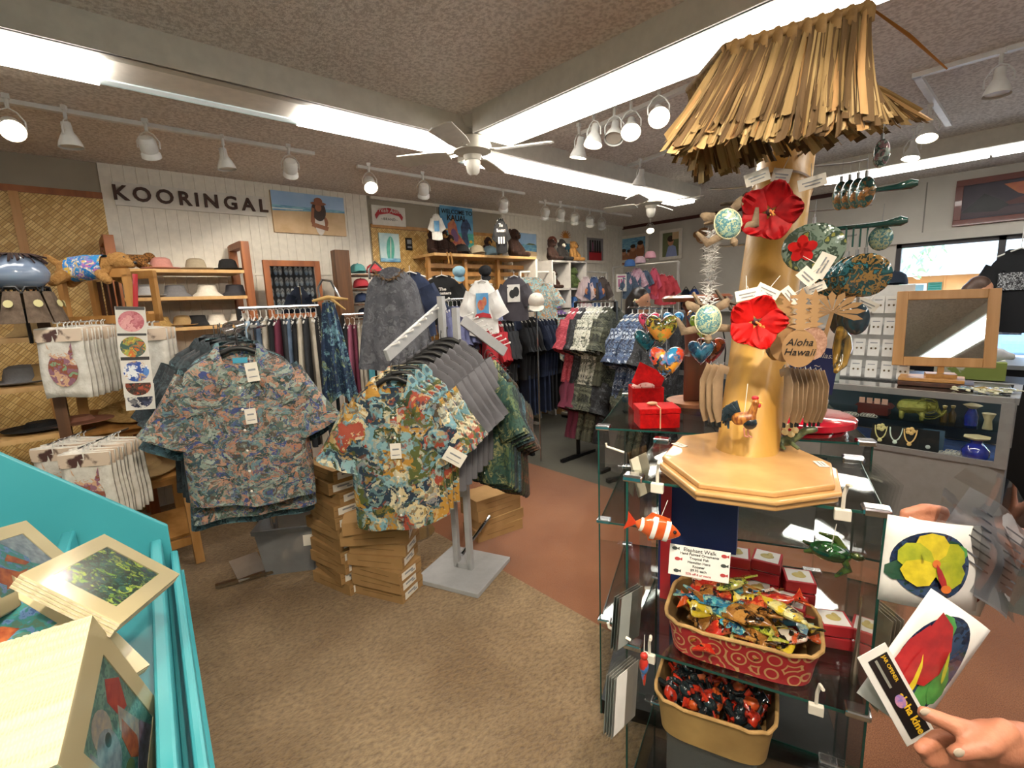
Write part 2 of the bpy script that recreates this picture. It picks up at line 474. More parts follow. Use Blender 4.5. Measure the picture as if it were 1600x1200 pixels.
m_woven = woven('woven_bamboo_matting')
st(MB().box(((X0 + .36) / 2, YW - .006, 1.24), (.36 - X0, .012, 2.48)).build('trim_8', m_woven, smooth=False))
st(MB().box((3.46, YW - .006, 1.22), (1.84, .012, 2.4)).build('trim_9', m_woven, smooth=False))
st(MB().box(((X0 + .36) / 2, YW - .012, 2.5), (.36 - X0, .024, .045)).build('trim_10', w_red, smooth=False))
st(MB().box((3.46, YW - .012, 2.44), (1.84, .024, .035)).build('trim_11', w_pine, smooth=False))
for i, x in enumerate((-1.3, -.12)): st(MB().box((x, YW - .014, 1.24), (.05, .028, 2.48)).build('trim_%d' % (12 + i), w_pine, smooth=False))
st(MB().box((3.46, YW - .014, 1.22), (.04, .028, 2.4)).build('trim_14', w_pine, smooth=False))
st(MB().box((1.44, YW - .018, 1.93), (2.16, .012, .02)).build('trim_15', m_white, smooth=False))

# ---------------- outside ----------------
m_asph = mat('asphalt', '8a8a88', .9, s=30)
st(MB().box((XW + 25, 0, -.06), (50, 120, .1)).build('ground', m_asph, smooth=False))
bd = thing('building', 'orange sided building with green shutters beyond the shop window', 'building', (XW + 15, PX(1500, 450, XW + 15).y - 1.0, 0))
bd.scale = (1, 1, .78)
m_side = mat('orange_siding', 'd9995a', .7, c2='cf8c4e', s=2)
m_roof = mat('grey_shingles', '8f9a94', .9, c2='6f7d78', s=8, stretch=(1, 1, 6))
sidi = MB(); sidi.box((1.5, 0, 1.3), (3, 12, 2.6))
for k in range(9): sidi.box((-.01, -5.6 + k * 1.4, 1.3), (.03, .05, 2.6))
sidi.build('wall', m_side, bd, smooth=False)
MB().prism([(-.9, 2.5), (3.6, 2.5), (1.8, 4.3), (1.2, 4.3)], -6.6, 6.6, Matrix.Rotation(PI / 2, 4, 'X')).build('roof', m_roof, bd, smooth=False)
MB().box((-.88, 0, 2.5), (.05, 13.2, .2)).build('fascia', m_white, bd, smooth=False)
m_green = mat('green_shutter', '1e6e5c', .5)
for y in (-4.4, 2.3, 4.6):
    wf = MB(); wf.box((-.04, y, 1.5), (.05, .9, 1.2)); wf = wf.build('window', m_white, bd, smooth=False)
    pa = MB(); pa.box((-.07, y, 1.8), (.02, .74, .48)); pa.box((-.07, y, 1.22), (.02, .74, .5)); pa.build('pane', mat('outside_pane', '5b7f86', .1), wf, smooth=False)
    for s_ in (-1, 1):
        sh = MB(); sh.box((-.05, y + s_ * .66, 1.5), (.04, .36, 1.25))
        for q in range(12): sh.box((-.075, y + s_ * .66, .95 + q * .1), (.02, .3, .05), (0, .4, 0))
        sh.build('shutter', m_green, bd, smooth=False)
def bush(name, label, loc, r, n, seed, m=None, group=None, cat='tree'):
    q = random.Random(seed); t = thing(name, label, cat, loc, 0, group)
    b = MB()
    for _ in range(n):
        a = q.uniform(0, 2 * PI); e = math.acos(q.uniform(-1, 1)); rr = q.uniform(.6, 1) 
        c = Vector((math.sin(e) * math.cos(a) * r[0], math.sin(e) * math.sin(a) * r[1], math.cos(e) * r[2])) * rr + Vector((0, 0, r[2] + (1.4 if cat == 'tree' else .1)))
        s_ = q.uniform(.06, .12) * max(r)
        d1 = Vector((q.uniform(-1, 1), q.uniform(-1, 1), q.uniform(-1, 1))).normalized(); d2 = d1.orthogonal().normalized()
        i0 = [b.V(c - d1 * s_), b.V(c + d2 * s_ * .4), b.V(c + d1 * s_), b.V(c - d2 * s_ * .4)]; b.F(i0)
    b.build('foliage', m or mat('leaves', '9fb88a', .6, c2='86a878', s=3), t)
    if cat == 'tree': MB().tube([(0, 0, 0), (.1, 0, 1), (0, .1, r[2] + 1.4)], [.14, .1, .04]).build('trunk', w_dark, t)
    return t
bush('tree', 'pale green leafy tree in front of the roof outside', (XW + 11, PX(1385, 450, XW + 11).y, 0), (1.2, 1.4, 1.4), 420, 3)
bush('shrub', 'low green shrub under the shuttered window outside', (XW + 13.2, PX(1425, 450, XW + 13.2).y, -.1), (.6, 1.6, .6), 300, 4, cat='shrub')
pc = thing('parked_car', 'blue car parked outside at the right of the shop window', 'car', (XW + 6.5, PX(1640, 450, XW + 6.5).y, 0), .1)
MB().prism([(-2, .25), (2, .25), (2.05, .7), (1.5, .86), (.9, 1.35), (-.9, 1.4), (-1.6, .9), (-2.05, .8)], -.8, .8, Matrix.Rotation(PI / 2, 4, 'Z') @ Matrix.Rotation(PI / 2, 4, 'X')).build('body', mat('blue_car_paint', '6f93b8', .25, coat=1), pc, smooth=False, bevel=.05)
for sx in (-1.3, 1.3):
    for sy in (-.8, .8): MB().tube([(sy - .1, sx, .3), (sy + .1, sx, .3)], .3, 20).build('wheel', m_black, pc)
MB().box((-.83, 0, 1.1), (.02, 1.7, .36)).build('side_window', mat('car_glass', '26323a', .05), pc, smooth=False)

# ---------------- ceiling lights ----------------
m_lens = emat('fluorescent_lens', 'fbf6ee', TUBE)
m_lensd = mat('lens_off', 'e9e2d8', .4)
m_house = mat('fixture_housing', 'c9c4b8', .6)
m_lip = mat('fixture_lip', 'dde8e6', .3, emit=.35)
def fixture(label, a, b, lit, width=.24, drop=.13, nm='ceiling_light'):
    """trough light from a to b (xy), lit = list of (t0,t1,on)"""
    a = Vector((a[0], a[1], 0)); b = Vector((b[0], b[1], 0)); L = (b - a).length; ang = math.atan2((b - a).y, (b - a).x)
    t = thing(nm, label, 'ceiling light', (a.x, a.y, CEIL), ang)
    h = MB()
    h.box((L / 2, -width / 2 - .05, -drop / 2), (L, .02, drop)); h.box((L / 2, width / 2 + .05, -drop / 2), (L, .02, drop))
    h.box((L / 2, 0, -.02), (L, width + .1, .04))
    h.box((0, 0, -drop / 2), (.02, width + .1, drop)); h.box((L, 0, -drop / 2), (.02, width + .1, drop))
    h.build('housing', m_house, t, smooth=False)
    MB().box((L / 2, width / 2 + .025, -drop + .01), (L, .06, .02)).build('lip', m_lip, t, smooth=False)
    MB().box((L / 2, -width / 2 - .02, -drop + .01), (L, .06, .02)).build('lip', m_house, t, smooth=False)
    for t0, t1, on in lit:
        MB().box((L * (t0 + t1) / 2, 0, -drop - .004 if on else -drop + .012), (L * (t1 - t0) - .02, width - .01, .045 if on else .012)).build('lens', m_lens if on else m_lensd, t, smooth=False)
    return t
fixture('long trough light nearest the bamboo wall with an unlit panel between two lit ones', (-1.6, 2.74), (2.15, 2.74), ((0, .5, True), (.5, .715, False), (.715, 1, True)))
fixture('trough light running on beyond the nearer ceiling fan', (2.3, 2.84), (5.3, 2.84), ((0, .5, True), (.5, 1, True)))
fixture('trough light ending by the fan and running over the thatch roof', (2.17, 2.45), (2.17, -1.4), ((0, .36, True), (.36, .7, True), (.7, 1, True)))
fixture('trough light nearest the window wall above the framed sunset picture', (5.55, 1.7), (5.55, -2.2), ((0, .33, True), (.33, .66, True), (.66, 1, True)))
fixture('trough light behind the photographer', (-1.6, -1.2), (1.4, -1.2), ((0, .5, True), (.5, 1, True)))
# ---------------- track lights ----------------
m_bulb = emat('lamp_face', 'fff1d6', 25)
m_bulboff = mat('lamp_face_off', 'cfc6b8', .3)
def head_mesh(shape):
    h = MB()
    if shape == 'bell': prof = [(.014, .08), (.022, .075), (.024, .03), (.04, .0), (.052, -.03), (.056, -.05)]
    else: prof = [(.01, .07), (.036, .062), (.045, .04), (.046, -.01), (.04, -.02), (.05, -.03), (.052, -.05)]
    h.lathe(prof[::-1] + [(prof[0][0], prof[0][1])], 18, caps=False)
    h.F([h.V((prof[0][0] * math.cos(2 * PI * k / 10), prof[0][0] * math.sin(2 * PI * k / 10), prof[0][1])) for k in range(10)])
    return h
hm = {k: head_mesh(k).mesh('lamp_head', m_wp) for k in ('bell', 'can')}
fm = MB().lathe([(.001, -.038), (.046, -.042)], 18, caps=False)
fm.F([fm.V((.046 * math.cos(2 * PI * k / 18), .046 * math.sin(2 * PI * k / 18), -.041)) for k in range(18)])
fm_on = fm.mesh('lamp_face', m_bulb); fm_off = fm.mesh('lamp_face', m_bulboff)
arm_me = MB().tube([(-.055, 0, 0), (-.056, 0, .05), (-.03, 0, .1), (0, 0, .12), (.03, 0, .1), (.056, 0, .05), (.055, 0, 0)], .004, 6).tube([(0, 0, .12), (0, 0, .18)], .009, 8).box((0, 0, .19), (.03, .02, .03)).mesh('bracket', m_wp)
def lampthing(label, p, aim, on, shape, group, watts=None, z=None, blend=.5, col=(1, .87, .7), ang=85):
    """p = centre of the lamp head, hung from the ceiling track"""
    p = Vector(p); d = (Vector(aim) - p).normalized()
    t = thing('track_lamp', label, 'spotlight', p, 0, group)
    br = bpy.data.objects.new('bracket', arm_me); C.objects.link(br); br.parent = t
    br.rotation_euler = (0, 0, math.atan2(d.y, d.x) + PI / 2)
    k = (CEIL - .03 - p.z) / .19; br.scale = (1, 1, max(k, .5))
    h = bpy.data.objects.new('lamp_head', hm[shape]); C.objects.link(h); h.parent = t
    h.rotation_euler = (-d).to_track_quat('Z', 'Y').to_euler()
    f = bpy.data.objects.new('lamp_face', fm_on if on else fm_off); C.objects.link(f); f.parent = h
    if on:
        ld = bpy.data.lights.new('lamp_light', 'SPOT'); ld.energy = (watts or SPOT) * 1.0; ld.spot_size = math.radians(ang); ld.spot_blend = blend; ld.shadow_soft_size = .03; ld.color = col
        l = bpy.data.objects.new('lamp_light', ld); C.objects.link(l); l.parent = h; l.location = (0, 0, -.06)
    return t
def track(label, a, b):
    a = Vector((a[0], a[1], CEIL - .012)); b = Vector((b[0], b[1], CEIL - .012))
    return tag(MB().bar(a, b, .035, .024).build('light_track', m_wp, smooth=False), label, 'light track')
track('white light track above the sign and hat shelves', (-.9, 3.78), (1.55, 3.78))
track('white light track above the woven panel and rooster poster', (1.95, 3.92), (3.85, 3.92))
track('white light track above the framed beach photo and cube shelf', (4.3, 4.15), (6.2, 4.15))
track('white light track left of the thatch roof carrying five lamps', (2.85, 2.3), (2.72, 1.35))
track('short white light track beyond the long trough light', (3.85, 2.6), (3.75, 2.1))
track('white light track at the right above the counter', (3.63, .62), (3.63, -.8))
track('white light track running crosswise right of the thatch roof', (3.63, .6), (4.9, .6))
Zt = 2.6
def L(px, py, on, shape, aim, label, group, z=2.56, **k):
    lampthing(label, PZ(px, py, z), aim, on, shape, group, **k)
G1 = 'track lamps above the hat wall'
for px, py, on, sh, aim, lb in ((18, 200, True, 'can', (.1, 2.0, 1.6), 'lit can spotlight at the far left of the ceiling track'),
    (108, 215, False, 'bell', (.3, 3.6, 0), 'white bell track lamp second from the left'),
    (233, 232, True, 'can', (.9, 4.6, 1.2), 'white can track lamp above the first letters of the sign'),
    (352, 252, False, 'bell', (1.2, 3.6, 0), 'white bell track lamp above the last letters of the sign'),
    (454, 264, True, 'can', (1.6, 4.8, 1.5), 'white can track lamp above the beach canvas')):
    L(px, py, on, sh, aim, lb, G1, watts=30)
for px, py, on, sh, aim, lb in ((578, 288, True, 'can', (1.5, 2.2, 1.0), 'glowing track lamp nearest the white panel edge'),
    (662, 299, True, 'can', (2.9, 4.6, 1.5), 'track lamp between the ribbon sign and the rooster poster'),
    (787, 322, True, 'can', (4.1, 4.8, 1.4), 'track lamp above the small black hanging tee')):
    L(px, py, on, sh, aim, lb, 'track lamps above the woven panel', watts=28)
for i, (px, py) in enumerate(((852, 335), (876, 337), (898, 343), (922, 347), (940, 351))):
    L(px, py, i < 3, 'can', (4.6 + i * .5, 4.8, 1.3), ['leftmost', 'second', 'middle', 'fourth', 'rightmost'][i] + ' of the five lamps on the track beside the far corner', 'track lamps beside the far corner', watts=22)
for i, (px, py) in enumerate(((905, 234), (928, 214), (960, 207), (986, 199), (1029, 178))):
    L(px, py, i != 2, 'bell', (2.6 - i * .5, 2.6 - i * .6, .6), ['leftmost', 'second', 'unlit middle', 'fourth', 'rightmost and largest'][i] + ' of the five bell lamps left of the thatch roof', 'bell lamps left of the thatch roof', watts=26)
L(1000, 280, False, 'bell', (3.7, 3, 0), 'small unlit bell lamp above the farther fan', None)
L(1560, 132, False, 'bell', (3.4, .3, 0), 'unlit grey bell lamp at the upper right edge', None)
L(1450, 205, True, 'bell', (3.6, .6, .8), 'lit bell lamp right of the thatch fringe', None, watts=30)
L(1425, 237, True, 'bell', (4.4, .9, .8), 'lit bell lamp just above the window wall light', None, watts=30)
L(1016, 357, True, 'bell', (5.6, 3.4, 1), 'single lit bell lamp on the far back wall', None, z=2.58, watts=30)
# the lamps on the track behind the entrance, which light the front of the shop
track('white light track over the shop entrance', (-.9, -.15), (.9, -.15))
for i, (x, aim, wt) in enumerate(((-.75, (.0, 1.5, .6), 22), (-.3, (.75, 2.2, .5), 105), (.2, (.8, 1.7, .0), 120), (.7, (1.6, 2.4, .4), 15))):
    lampthing(['first', 'second', 'third', 'fourth'][i] + ' lamp on the track over the entrance', (x, -.15, 2.55), aim, True, 'bell', 'entrance track lamps', watts=wt)
track('short white light track in front of the thatch roof, above the view', (.72, .1), (.95, .5))
lampthing('lamp aimed straight down at the thatch roof and glass case', (.82, .3, 2.56), (1.22, .5, 1.0), True, 'bell', None, watts=20)
# ---------------- fans ----------------
m_fan = mat('fan_white', 'cfcabd', .5)
m_fanm = mat('fan_motor', 'b9b3a5', .4)
def fan(label, p, rz, blade=.52):
    t = thing('ceiling_fan', label, 'ceiling fan', (p[0], p[1], CEIL), rz)
    MB().lathe([(.075, 0), (.07, -.03), (.045, -.06), (.014, -.062), (.014, -.1)], 20).build('canopy', m_fan, t)
    z = -.2
    MB().lathe([(.02, z + .11), (.05, z + .1), (.11, z + .075), (.125, z + .03), (.12, z), (.06, z - .02), (.05, z - .05)], 28).build('motor', m_fanm, t)
    MB().lathe([(.045, z - .05), (.05, z - .06), (.04, z - .12), (.02, z - .14)], 18).build('switch_housing', m_fan, t)
    for k in range(4):
        a = 2 * PI * k / 4
        Rm = Matrix.Rotation(a, 4, 'Z') @ Matrix.Rotation(.22, 4, 'X')
        b = MB(); b.prism([(.16, -.045), (.25, -.06), (blade - .02, -.07), (blade, -.04), (blade, .04), (blade - .02, .07), (.25, .06), (.16, .045)], -.004, .004)
        b.build('blade', m_fan, t, loc=(0, 0, z + .0), rot=Rm.to_euler(), smooth=False)
        MB().bar((.09, 0, z + .01), (.2, 0, z), .03, .006).build('blade_arm', m_fanm, t, rot=(0, 0, a), smooth=False)
    return t
pf = PZ(738, 238, 2.54); fan('nearer white ceiling fan between the trough lights', pf, .55)
pf = PZ(1017, 318, 2.54); fan('farther white ceiling fan left of the bamboo pole', pf, .2)
# ---------------- left wall: signs and pictures ----------------
m_print_sky = mat('print_sky', '8fb4dc', .5, c2='a9c6e4', s=4)
m_sand = mat('print_sand', 'd3b791', .6, c2='c4a57d', s=8)
m_sea = mat('print_sea', '4f86b8', .4, c2='8ec4d6', s=14, stretch=(1, 1, 5))
m_skin = mat('skin', 'c58f6d', .55, c2='b57f5e', s=30)
m_skin_d = mat('print_skin', '9c6547', .6)
m_hair = mat('dark_hair', '2a1a14', .5, c2='3c271b', s=60, stretch=(8, 8, 1))
m_tshirt_w = mat('white_cloth', 'e4e2dd', .9, c2='d6d4cf', s=12, bump=.15, bs=60)
m_letters = mat('brown_wood_letters', '45281c', .6, c2='331d14')
m_board = mat('white_sign_board', 'd9d6cf', .6)
sg = thing('shop_sign', 'long white board with brown wooden capital letters KOORINGAL', 'sign', (.97, YW - .012, 2.525), 0)
MB().box((0, -.012, 0), (1.08, .024, .17)).build('board', m_board, sg, smooth=False)
for i, ch in enumerate('KOORINGAL'):
    lx = PY((190, 224, 259, 289, 330 - 22, 330, 360, 387, 410)[i], 320, YW - .03).x - .97
    text('letter', ch, m_letters, sg, (lx, -.034, 0), UP, .15, .02, bold=.003)
picture('canvas_print', 'beach canvas of a long haired woman in a hat and white top on pale sand', 'picture', (1.905, YW - .012, 2.495), 0, .69, .37, m_sand, [
    (m_print_sky, rect(0, .64, 1, 1)), (m_sea, [(0, .52), (.45, .56), (1, .6), (1, .66), (0, .66)]), (mat('foam', 'e8ecec', .6), [(0, .56), (.4, .58), (.4, .6), (0, .59)]),
    (m_skin_d, ell(.62, .32, .12, .2)), (mat('print_white', 'ded8d2', .7), ell(.62, .28, .07, .3)), (m_hair, ell(.62, .6, .1, .26)), (m_skin_d, ell(.615, .68, .045, .1)),
    (m_skin_d, [(.5, .2), (.72, .1), (.74, .2), (.52, .3)]), (m_skin_d, [(.49, .3), (.53, .3), (.56, .65), (.52, .67)]), (mat('hat_brown', '8b5a44', .7), ell(.62, .78, .11, .045)), (mat('hat_brown'[:], '8b5a44'), ell(.62, .84, .06, .09))], depth=.03)
m_redp = mat('print_red', 'b3202a', .5)
rs = picture('ribbon_sign', 'white sign with a red ribbon banner, left of the rooster poster', 'sign', (2.755, YW - .012, 2.55), 0, .4, .2, m_board, [
    (m_redp, [(.08, .5), (.2, .82), (.5, .92), (.8, .82), (.92, .5), (.88, .3), (.8, .52), (.5, .64), (.2, .52), (.12, .3)])])
text('lettering', 'Fresh Aloha', m_board, rs, (0, -.0245, .053), UP, .062, .002, shear=.3)
text('lettering', '~BRAND~', m_black, rs, (0, -.022, -.035), UP, .038, .002, spacing=1.2)
picture('surfboard_poster', 'small sea poster of a green surfboard on the bamboo matting', 'poster', (2.735, YW - .012, 2.22), 0, .24, .3, mat('print_aqua', '9fc6cf', .5, c2='c8dcdc', s=9), [
    (mat('print_teal', '3f9c8e', .4, c2='58b39f'), ell(.52, .45, .2, .45, rot=-.1)), (mat('print_white', 'ded8d2'), ell(.53, .45, .02, .42, rot=-.1)), (m_sea, rect(0, 0, 1, .12))])
picture('small_card', 'tiny dark card pinned crooked beside the surfboard poster', 'card', (2.98, YW - .012, 2.27), 0, .075, .13, m_blackm, [(m_greym, rect(.15, .5, .85, .85)), (m_greym, rect(.15, .15, .85, .3))], tilt=0)
kp = picture('rooster_poster', 'tall blue poster of two roosters headed WELCOME TO KAUAI', 'poster', (3.66, YW - .012, 2.43), 0, .48, .6, mat('print_blue', '3b7fb4', .5, c2='6aa6c8', s=5), [
    (mat('print_sea2', '4fae9c', .5, c2='2f8f8c', s=10, stretch=(1, 1, 4)), rect(0, 0, 1, .5)), (mat('foam', 'e8ecec'), [(0, .22), (.3, .2), (.5, .13), (1, .2), (1, .25), (.5, .18), (0, .28)]),
    (mat('rooster_blue', '22314f', .5, c2='35507a', s=20), [(.5, .2), (.62, .4), (.6, .62), (.68, .76), (.8, .78), (.9, .68), (.94, .55), (.86, .6), (.8, .5), (.84, .3), (.7, .1)]),
    (mat('rooster_rust', 'a8433c', .5, c2='b97a4c', s=20), [(.2, .5), (.2, .66), (.3, .72), (.36, .85), (.4, .74), (.46, .66), (.5, .5), (.72, .3), (.8, .2), (.7, .06), (.5, .05), (.34, .25)]),
    (mat('rooster_violet', '6e4a78', .5), ell(.4, .45, .09, .14, rot=.6)), (mat('print_yellow', 'd7a93a', .5), [(.18, .58), (.12, .55), (.2, .53)]), (mat('print_yellow', 'd7a93a'), ell(.9, .34, .05, .03))])
text('lettering', 'WELCOME TO', m_blackm, kp, (0, -.028, .235), UP, .07, .002, bold=.001)
text('lettering', 'KAUAI', m_blackm, kp, (-.02, -.028, .165), UP, .09, .002, bold=.002)
picture('beach_photograph', 'white framed photograph of a bather looking at a sandy bay', 'picture', (4.8, YW - .012, 2.345), 0, .42, .3, m_print_sky, [
    (m_sand, [(0, 0), (1, 0), (1, .2), (0, .3)]), (m_sea, [(0, .28), (1, .2), (1, .52), (0, .52)]), (mat('print_hill', '6c7350', .6), [(.5, .5), (.65, .58), (.85, .56), (1, .5)]), (m_skin_d, ell(.12, .4, .09, .38)), (m_hair, ell(.12, .72, .06, .14))], frame=m_white, fw_=.035)
picture('wetsuit_photograph', 'white framed photograph of wetsuits hanging over a red car, nearest the corner', 'picture', (6.32, YW - .012, 2.345), 0, .42, .34, mat('print_grey', '8c8a8c', .6), [
    (m_redp, rect(.15, 0, .9, .42))] + [(m_black, [(.17 + i * .14, .35), (.29 + i * .14, .35), (.27 + i * .14, .9), (.19 + i * .14, .9)]) for i in range(5)] + [(mat('print_pink', 'b06088'), rect(.34, .4, .37, .8))], frame=m_white, fw_=.045)
# back wall pictures (face -x)
picture('family_photograph', 'wide white framed photograph of a smiling family at the beach', 'picture', (XW - .012, 4.72, 2.37), -PI / 2, .52, .34, m_sea, [
    (mat('print_grey', '8c8a8c'), rect(0, 0, 1, .25))] + [p for x, y, r in ((.2, .35, .14), (.4, .3, .12), (.55, .5, .15), (.82, .62, .17)) for p in ((m_skin_d, ell(x, y - .25, r * .9, .35)), (m_skin, ell(x, y, r * .6, r)), (m_hair, ell(x, y + .1, r * .62, r * .6)))], frame=m_white, fw_=.045)
picture('boy_photograph', 'white framed photograph of a child in a blue shirt, right of the family one', 'picture', (XW - .012, 4.02, 2.36), -PI / 2, .28, .36, mat('print_hill', '6c7350'), [
    (mat('print_shirt', '8f9cc8', .7), [(.2, 0), (.9, 0), (.8, .4), (.55, .5), (.35, .42)]), (m_skin, ell(.5, .62, .18, .17)), (m_hair, ell(.5, .74, .2, .13)), (m_sand, rect(.6, .7, 1, 1))], frame=m_white, fw_=.045)
mk = thing('monkey_face_sign', 'round wooden monkey face sign with a smile on the far wall', 'sign', (XW - .006, 3.5, 2.43), (0, 0, -PI / 2))
mw = wood('tan_plywood', 'a87c52', '936944')
RT = Matrix.Rotation(PI / 2, 4, 'X')
MB().prism(ell(0, 0, .12, .115, 28), 0, .02, RT).build('face', mw, mk, smooth=False)
for s_ in (-1, 1):
    MB().prism(ell(s_ * .125, .03, .04, .045, 16), 0, .015, RT).build('ear', mw, mk, smooth=False)
    MB().prism(ell(s_ * .04, .03, .01, .014, 10), .02, .024, RT).build('eye', m_black, mk, smooth=False)
MB().tube([(x / 100, -.022, -.02 - .05 * (1 - (x / 6.5) ** 2)) for x in (-6.5, -4, -1.5, 1.5, 4, 6.5)], .004, 6).build('mouth', m_black, mk)
lg = thing('letter_sign', 'wooden letter sign with an orange sun over blue letters, above the cube shelf', 'sign', (5.55, YW - .012, 2.42), 0)
MB().prism(ell(-.2, .0, .09, .07, 16) , 0, .02, RT).build('board', mat('sign_brown', '8a4b3a', .6), lg, smooth=False)
text('lettering', 'ab', m_board, lg, (-.2, -.024, -.01), UP, .1, .008, bold=.003)
text('lettering', 'graph', mat('sign_blue', '4f86a0', .6), lg, (.12, -.02, -.05), UP, .16, .02, bold=.006)
sn = MB()
for k in range(9):
    a = PI * (k + .5) / 9; sn.prism([(.1 + .05 * math.cos(a - .12), .06 + .05 * math.sin(a - .12)), (.1 + .05 * math.cos(a + .12), .06 + .05 * math.sin(a + .12)), (.1 + .13 * math.cos(a), .06 + .11 * math.sin(a))], 0, .015, RT)
sn.prism(ell(.1, .06, .05, .05, 12, 0, PI), 0, .02, RT)
sn.build('sun', mat('sun_orange', 'd18a3a', .6), lg, smooth=False)

# ---------------- hats ----------------
def hatcol(n, c, c2=None): return mat('hat_' + n, c, .9, c2=c2, s=60, bump=.3, bs=120)
m_band = mat('hat_band', '1b1b1d', .6)
HATS = {}
def hat(name, label, c, loc, kind='brim', rz=0, group='hats on the wall shelves', tilt=(0, 0), band=None, s=1.0):
    key = kind
    if kind == 'brim': prof = [(.0, .105), (.05, .1), (.075, .085), (.088, .04), (.092, .012), (.1, .005), (.14, -.002), (.165, .006), (.166, .002), (.14, -.008), (.09, -.004)]
    elif kind == 'bucket': prof = [(.0, .1), (.07, .098), (.08, .092), (.092, .03), (.1, .02), (.14, -.012), (.141, -.016), (.095, .012)]
    elif kind == 'flat': prof = [(0, .04), (.07, .038), (.09, .012), (.18, .004), (.19, .008), (.19, .002), (.09, .0)]
    else: prof = [(0, .11), (.045, .105), (.08, .08), (.095, .03), (.096, .0), (.09, -.002)]
    b = MB(); b.lathe(prof[::-1], 24, caps=False, sq=(1, .88))
    if kind == 'cap':
        b.grid(lambda u, v: ((u - .5) * .17, -.07 - v * .085 * math.sqrt(max(0, 1 - (2 * u - 1) ** 2 * .8)), .008 + .012 * math.cos((u - .5) * 3) * (1 - .3 * v)), 8, 4)
    o = b.build(name, c)
    o.location = Vector(loc) + Vector((0, 0, .016)); o.rotation_euler = (tilt[0], tilt[1], rz); o.scale = (s, s, s)
    tag(o, label, 'hat', group)
    if band: MB().lathe([(.0935, .012), (.0935, .032), (.089, .045), (.086, .012)], 24, sq=(1, .88), caps=False).build('hat_band', band, o)
    if kind == 'cap': MB().ball((0, 0, .11), .008, 8).build('button', c, o)
    return o
# redwood wall shelf for hats
hs = thing('hat_shelf', 'redwood wall shelf unit of hats under the KOORINGAL sign', 'shelf', (.32, 4.47, 0))
SW = .86
for x in (0, SW):
    for y in (0, .38): MB().box((x, y, 1.08), (.06, .05, 2.16)).build('post', w_red, hs, smooth=False, bevel=.003)
    MB().box((x, .19, 2.14), (.06, .34, .05)).build('top_rail', w_red, hs, smooth=False)
zs = (1.92, 1.715, 1.485, 1.2, .9, .55)
for z in zs: MB().box((SW / 2, .18, z), (SW - .06, .4, .025)).build('shelf_board', w_light, hs, smooth=False)
c_pink, c_beige, c_blk, c_gry, c_wht, c_str, c_tan, c_navy = hatcol('pink', 'c98d84'), hatcol('beige', 'a89c86'), hatcol('black', '19191b'), hatcol('grey', '77777a'), hatcol('white', 'd9d3c6'), hatcol('straw', 'b9975c', '9b7a44'), hatcol('tan', 'a5885c'), hatcol('charcoal', '38383e')
def onshelf(px, z): 
    q = PY(px, 415, 4.62); return (q.x, 4.62, z + .0125)
for px, z, n, c, k, lb, bd in (
    (252, zs[0], 'sun_hat', c_pink, 'brim', 'pink brimmed hat on the top shelf', None), (306, zs[0], 'sun_hat', c_beige, 'brim', 'beige brimmed hat on the top shelf', None), (356, zs[0], 'sun_hat', c_blk, 'brim', 'black brimmed hat on the top shelf', None),
    (222, zs[1], 'sun_hat', hatcol('pale_grey', 'a2a2a4'), 'brim', 'pale grey brimmed hat behind the red ribbon', None), (268, zs[1], 'sun_hat', c_gry, 'bucket', 'dark grey hat in the middle of the second shelf', None),
    (318, zs[1], 'bucket_hat', c_wht, 'bucket', 'off white bucket hat on the second shelf', None), (362, zs[1], 'bucket_hat', c_navy, 'bucket', 'charcoal bucket hat on the second shelf', None),
    (236, zs[2], 'straw_hat', c_str, 'bucket', 'straw hat stack topper at the left of the third shelf', None), (272, zs[2], 'straw_hat', c_tan, 'brim', 'tan hat leaning on the third shelf', None),
    (296, zs[2], 'sun_hat', c_blk, 'bucket', 'black hat leaning behind the tan one', None), (326, zs[2], 'bucket_hat', c_wht, 'bucket', 'white bucket hat on the third shelf', None), (362, zs[2], 'bucket_hat', c_wht, 'bucket', 'white bucket hat half hidden by the shirt hooks', None)):
    x, y, z_ = onshelf(px, z)
    hat(n, lb, c, (x, y, z_), k, rz=R.uniform(-.4, .4), band=bd, s=.8 if z != zs[2] else .72)
# plush dog heads etc
def fur(n, a, b): return mat('fur_' + n, a, .95, c2=b, s=70, bump=.8, bs=160)
m_fgold = fur('golden', 'b98a4f', '9c6f38'); m_fbrown = fur('brown', '3d251b', '2a1812'); m_ftiger = fur('tiger', 'a9753a', '30200f'); m_fwhite = fur('white', 'd8d2c6', 'beb6a8'); m_fblack = fur('black', '1d1a19', '2a2625')
def skinned(name, caps, m, parent=None, voxel=.006, smooth=4, loc=None, rot=None):
    """caps: list of (a, b, ra, rb) tapered capsules fused into one skin"""
    b = MB()
    for a, c, ra, rb in caps:
        a = Vector(a); c = Vector(c); pts = []; rr = []
        d = c - a; L_ = d.length
        if L_ < 1e-5: b.ball(a, ra, 14); continue
        d.normalize()
        for k in range(5):
            t = -math.cos(k / 4 * PI / 2); pts.append(a + d * ra * t * .995); rr.append(max(ra * math.sqrt(max(0, 1 - t * t)), ra * .06))
        for k in range(1, 5):
            t = math.sin(k / 4 * PI / 2); pts.append(c + d * rb * t * .995); rr.append(max(rb * math.sqrt(max(0, 1 - t * t)), rb * .06))
        pts.insert(5, c); rr.insert(5, rb)
        b.tube(pts, rr, 14)
    o = b.build(name, m, parent, loc=loc, rot=rot)
    q = o.modifiers.new('remesh', 'REMESH'); q.mode = 'VOXEL'; q.voxel_size = voxel; q.use_smooth_shade = True
    q = o.modifiers.new('smooth', 'SMOOTH'); q.iterations = smooth; q.factor = .5
    return o
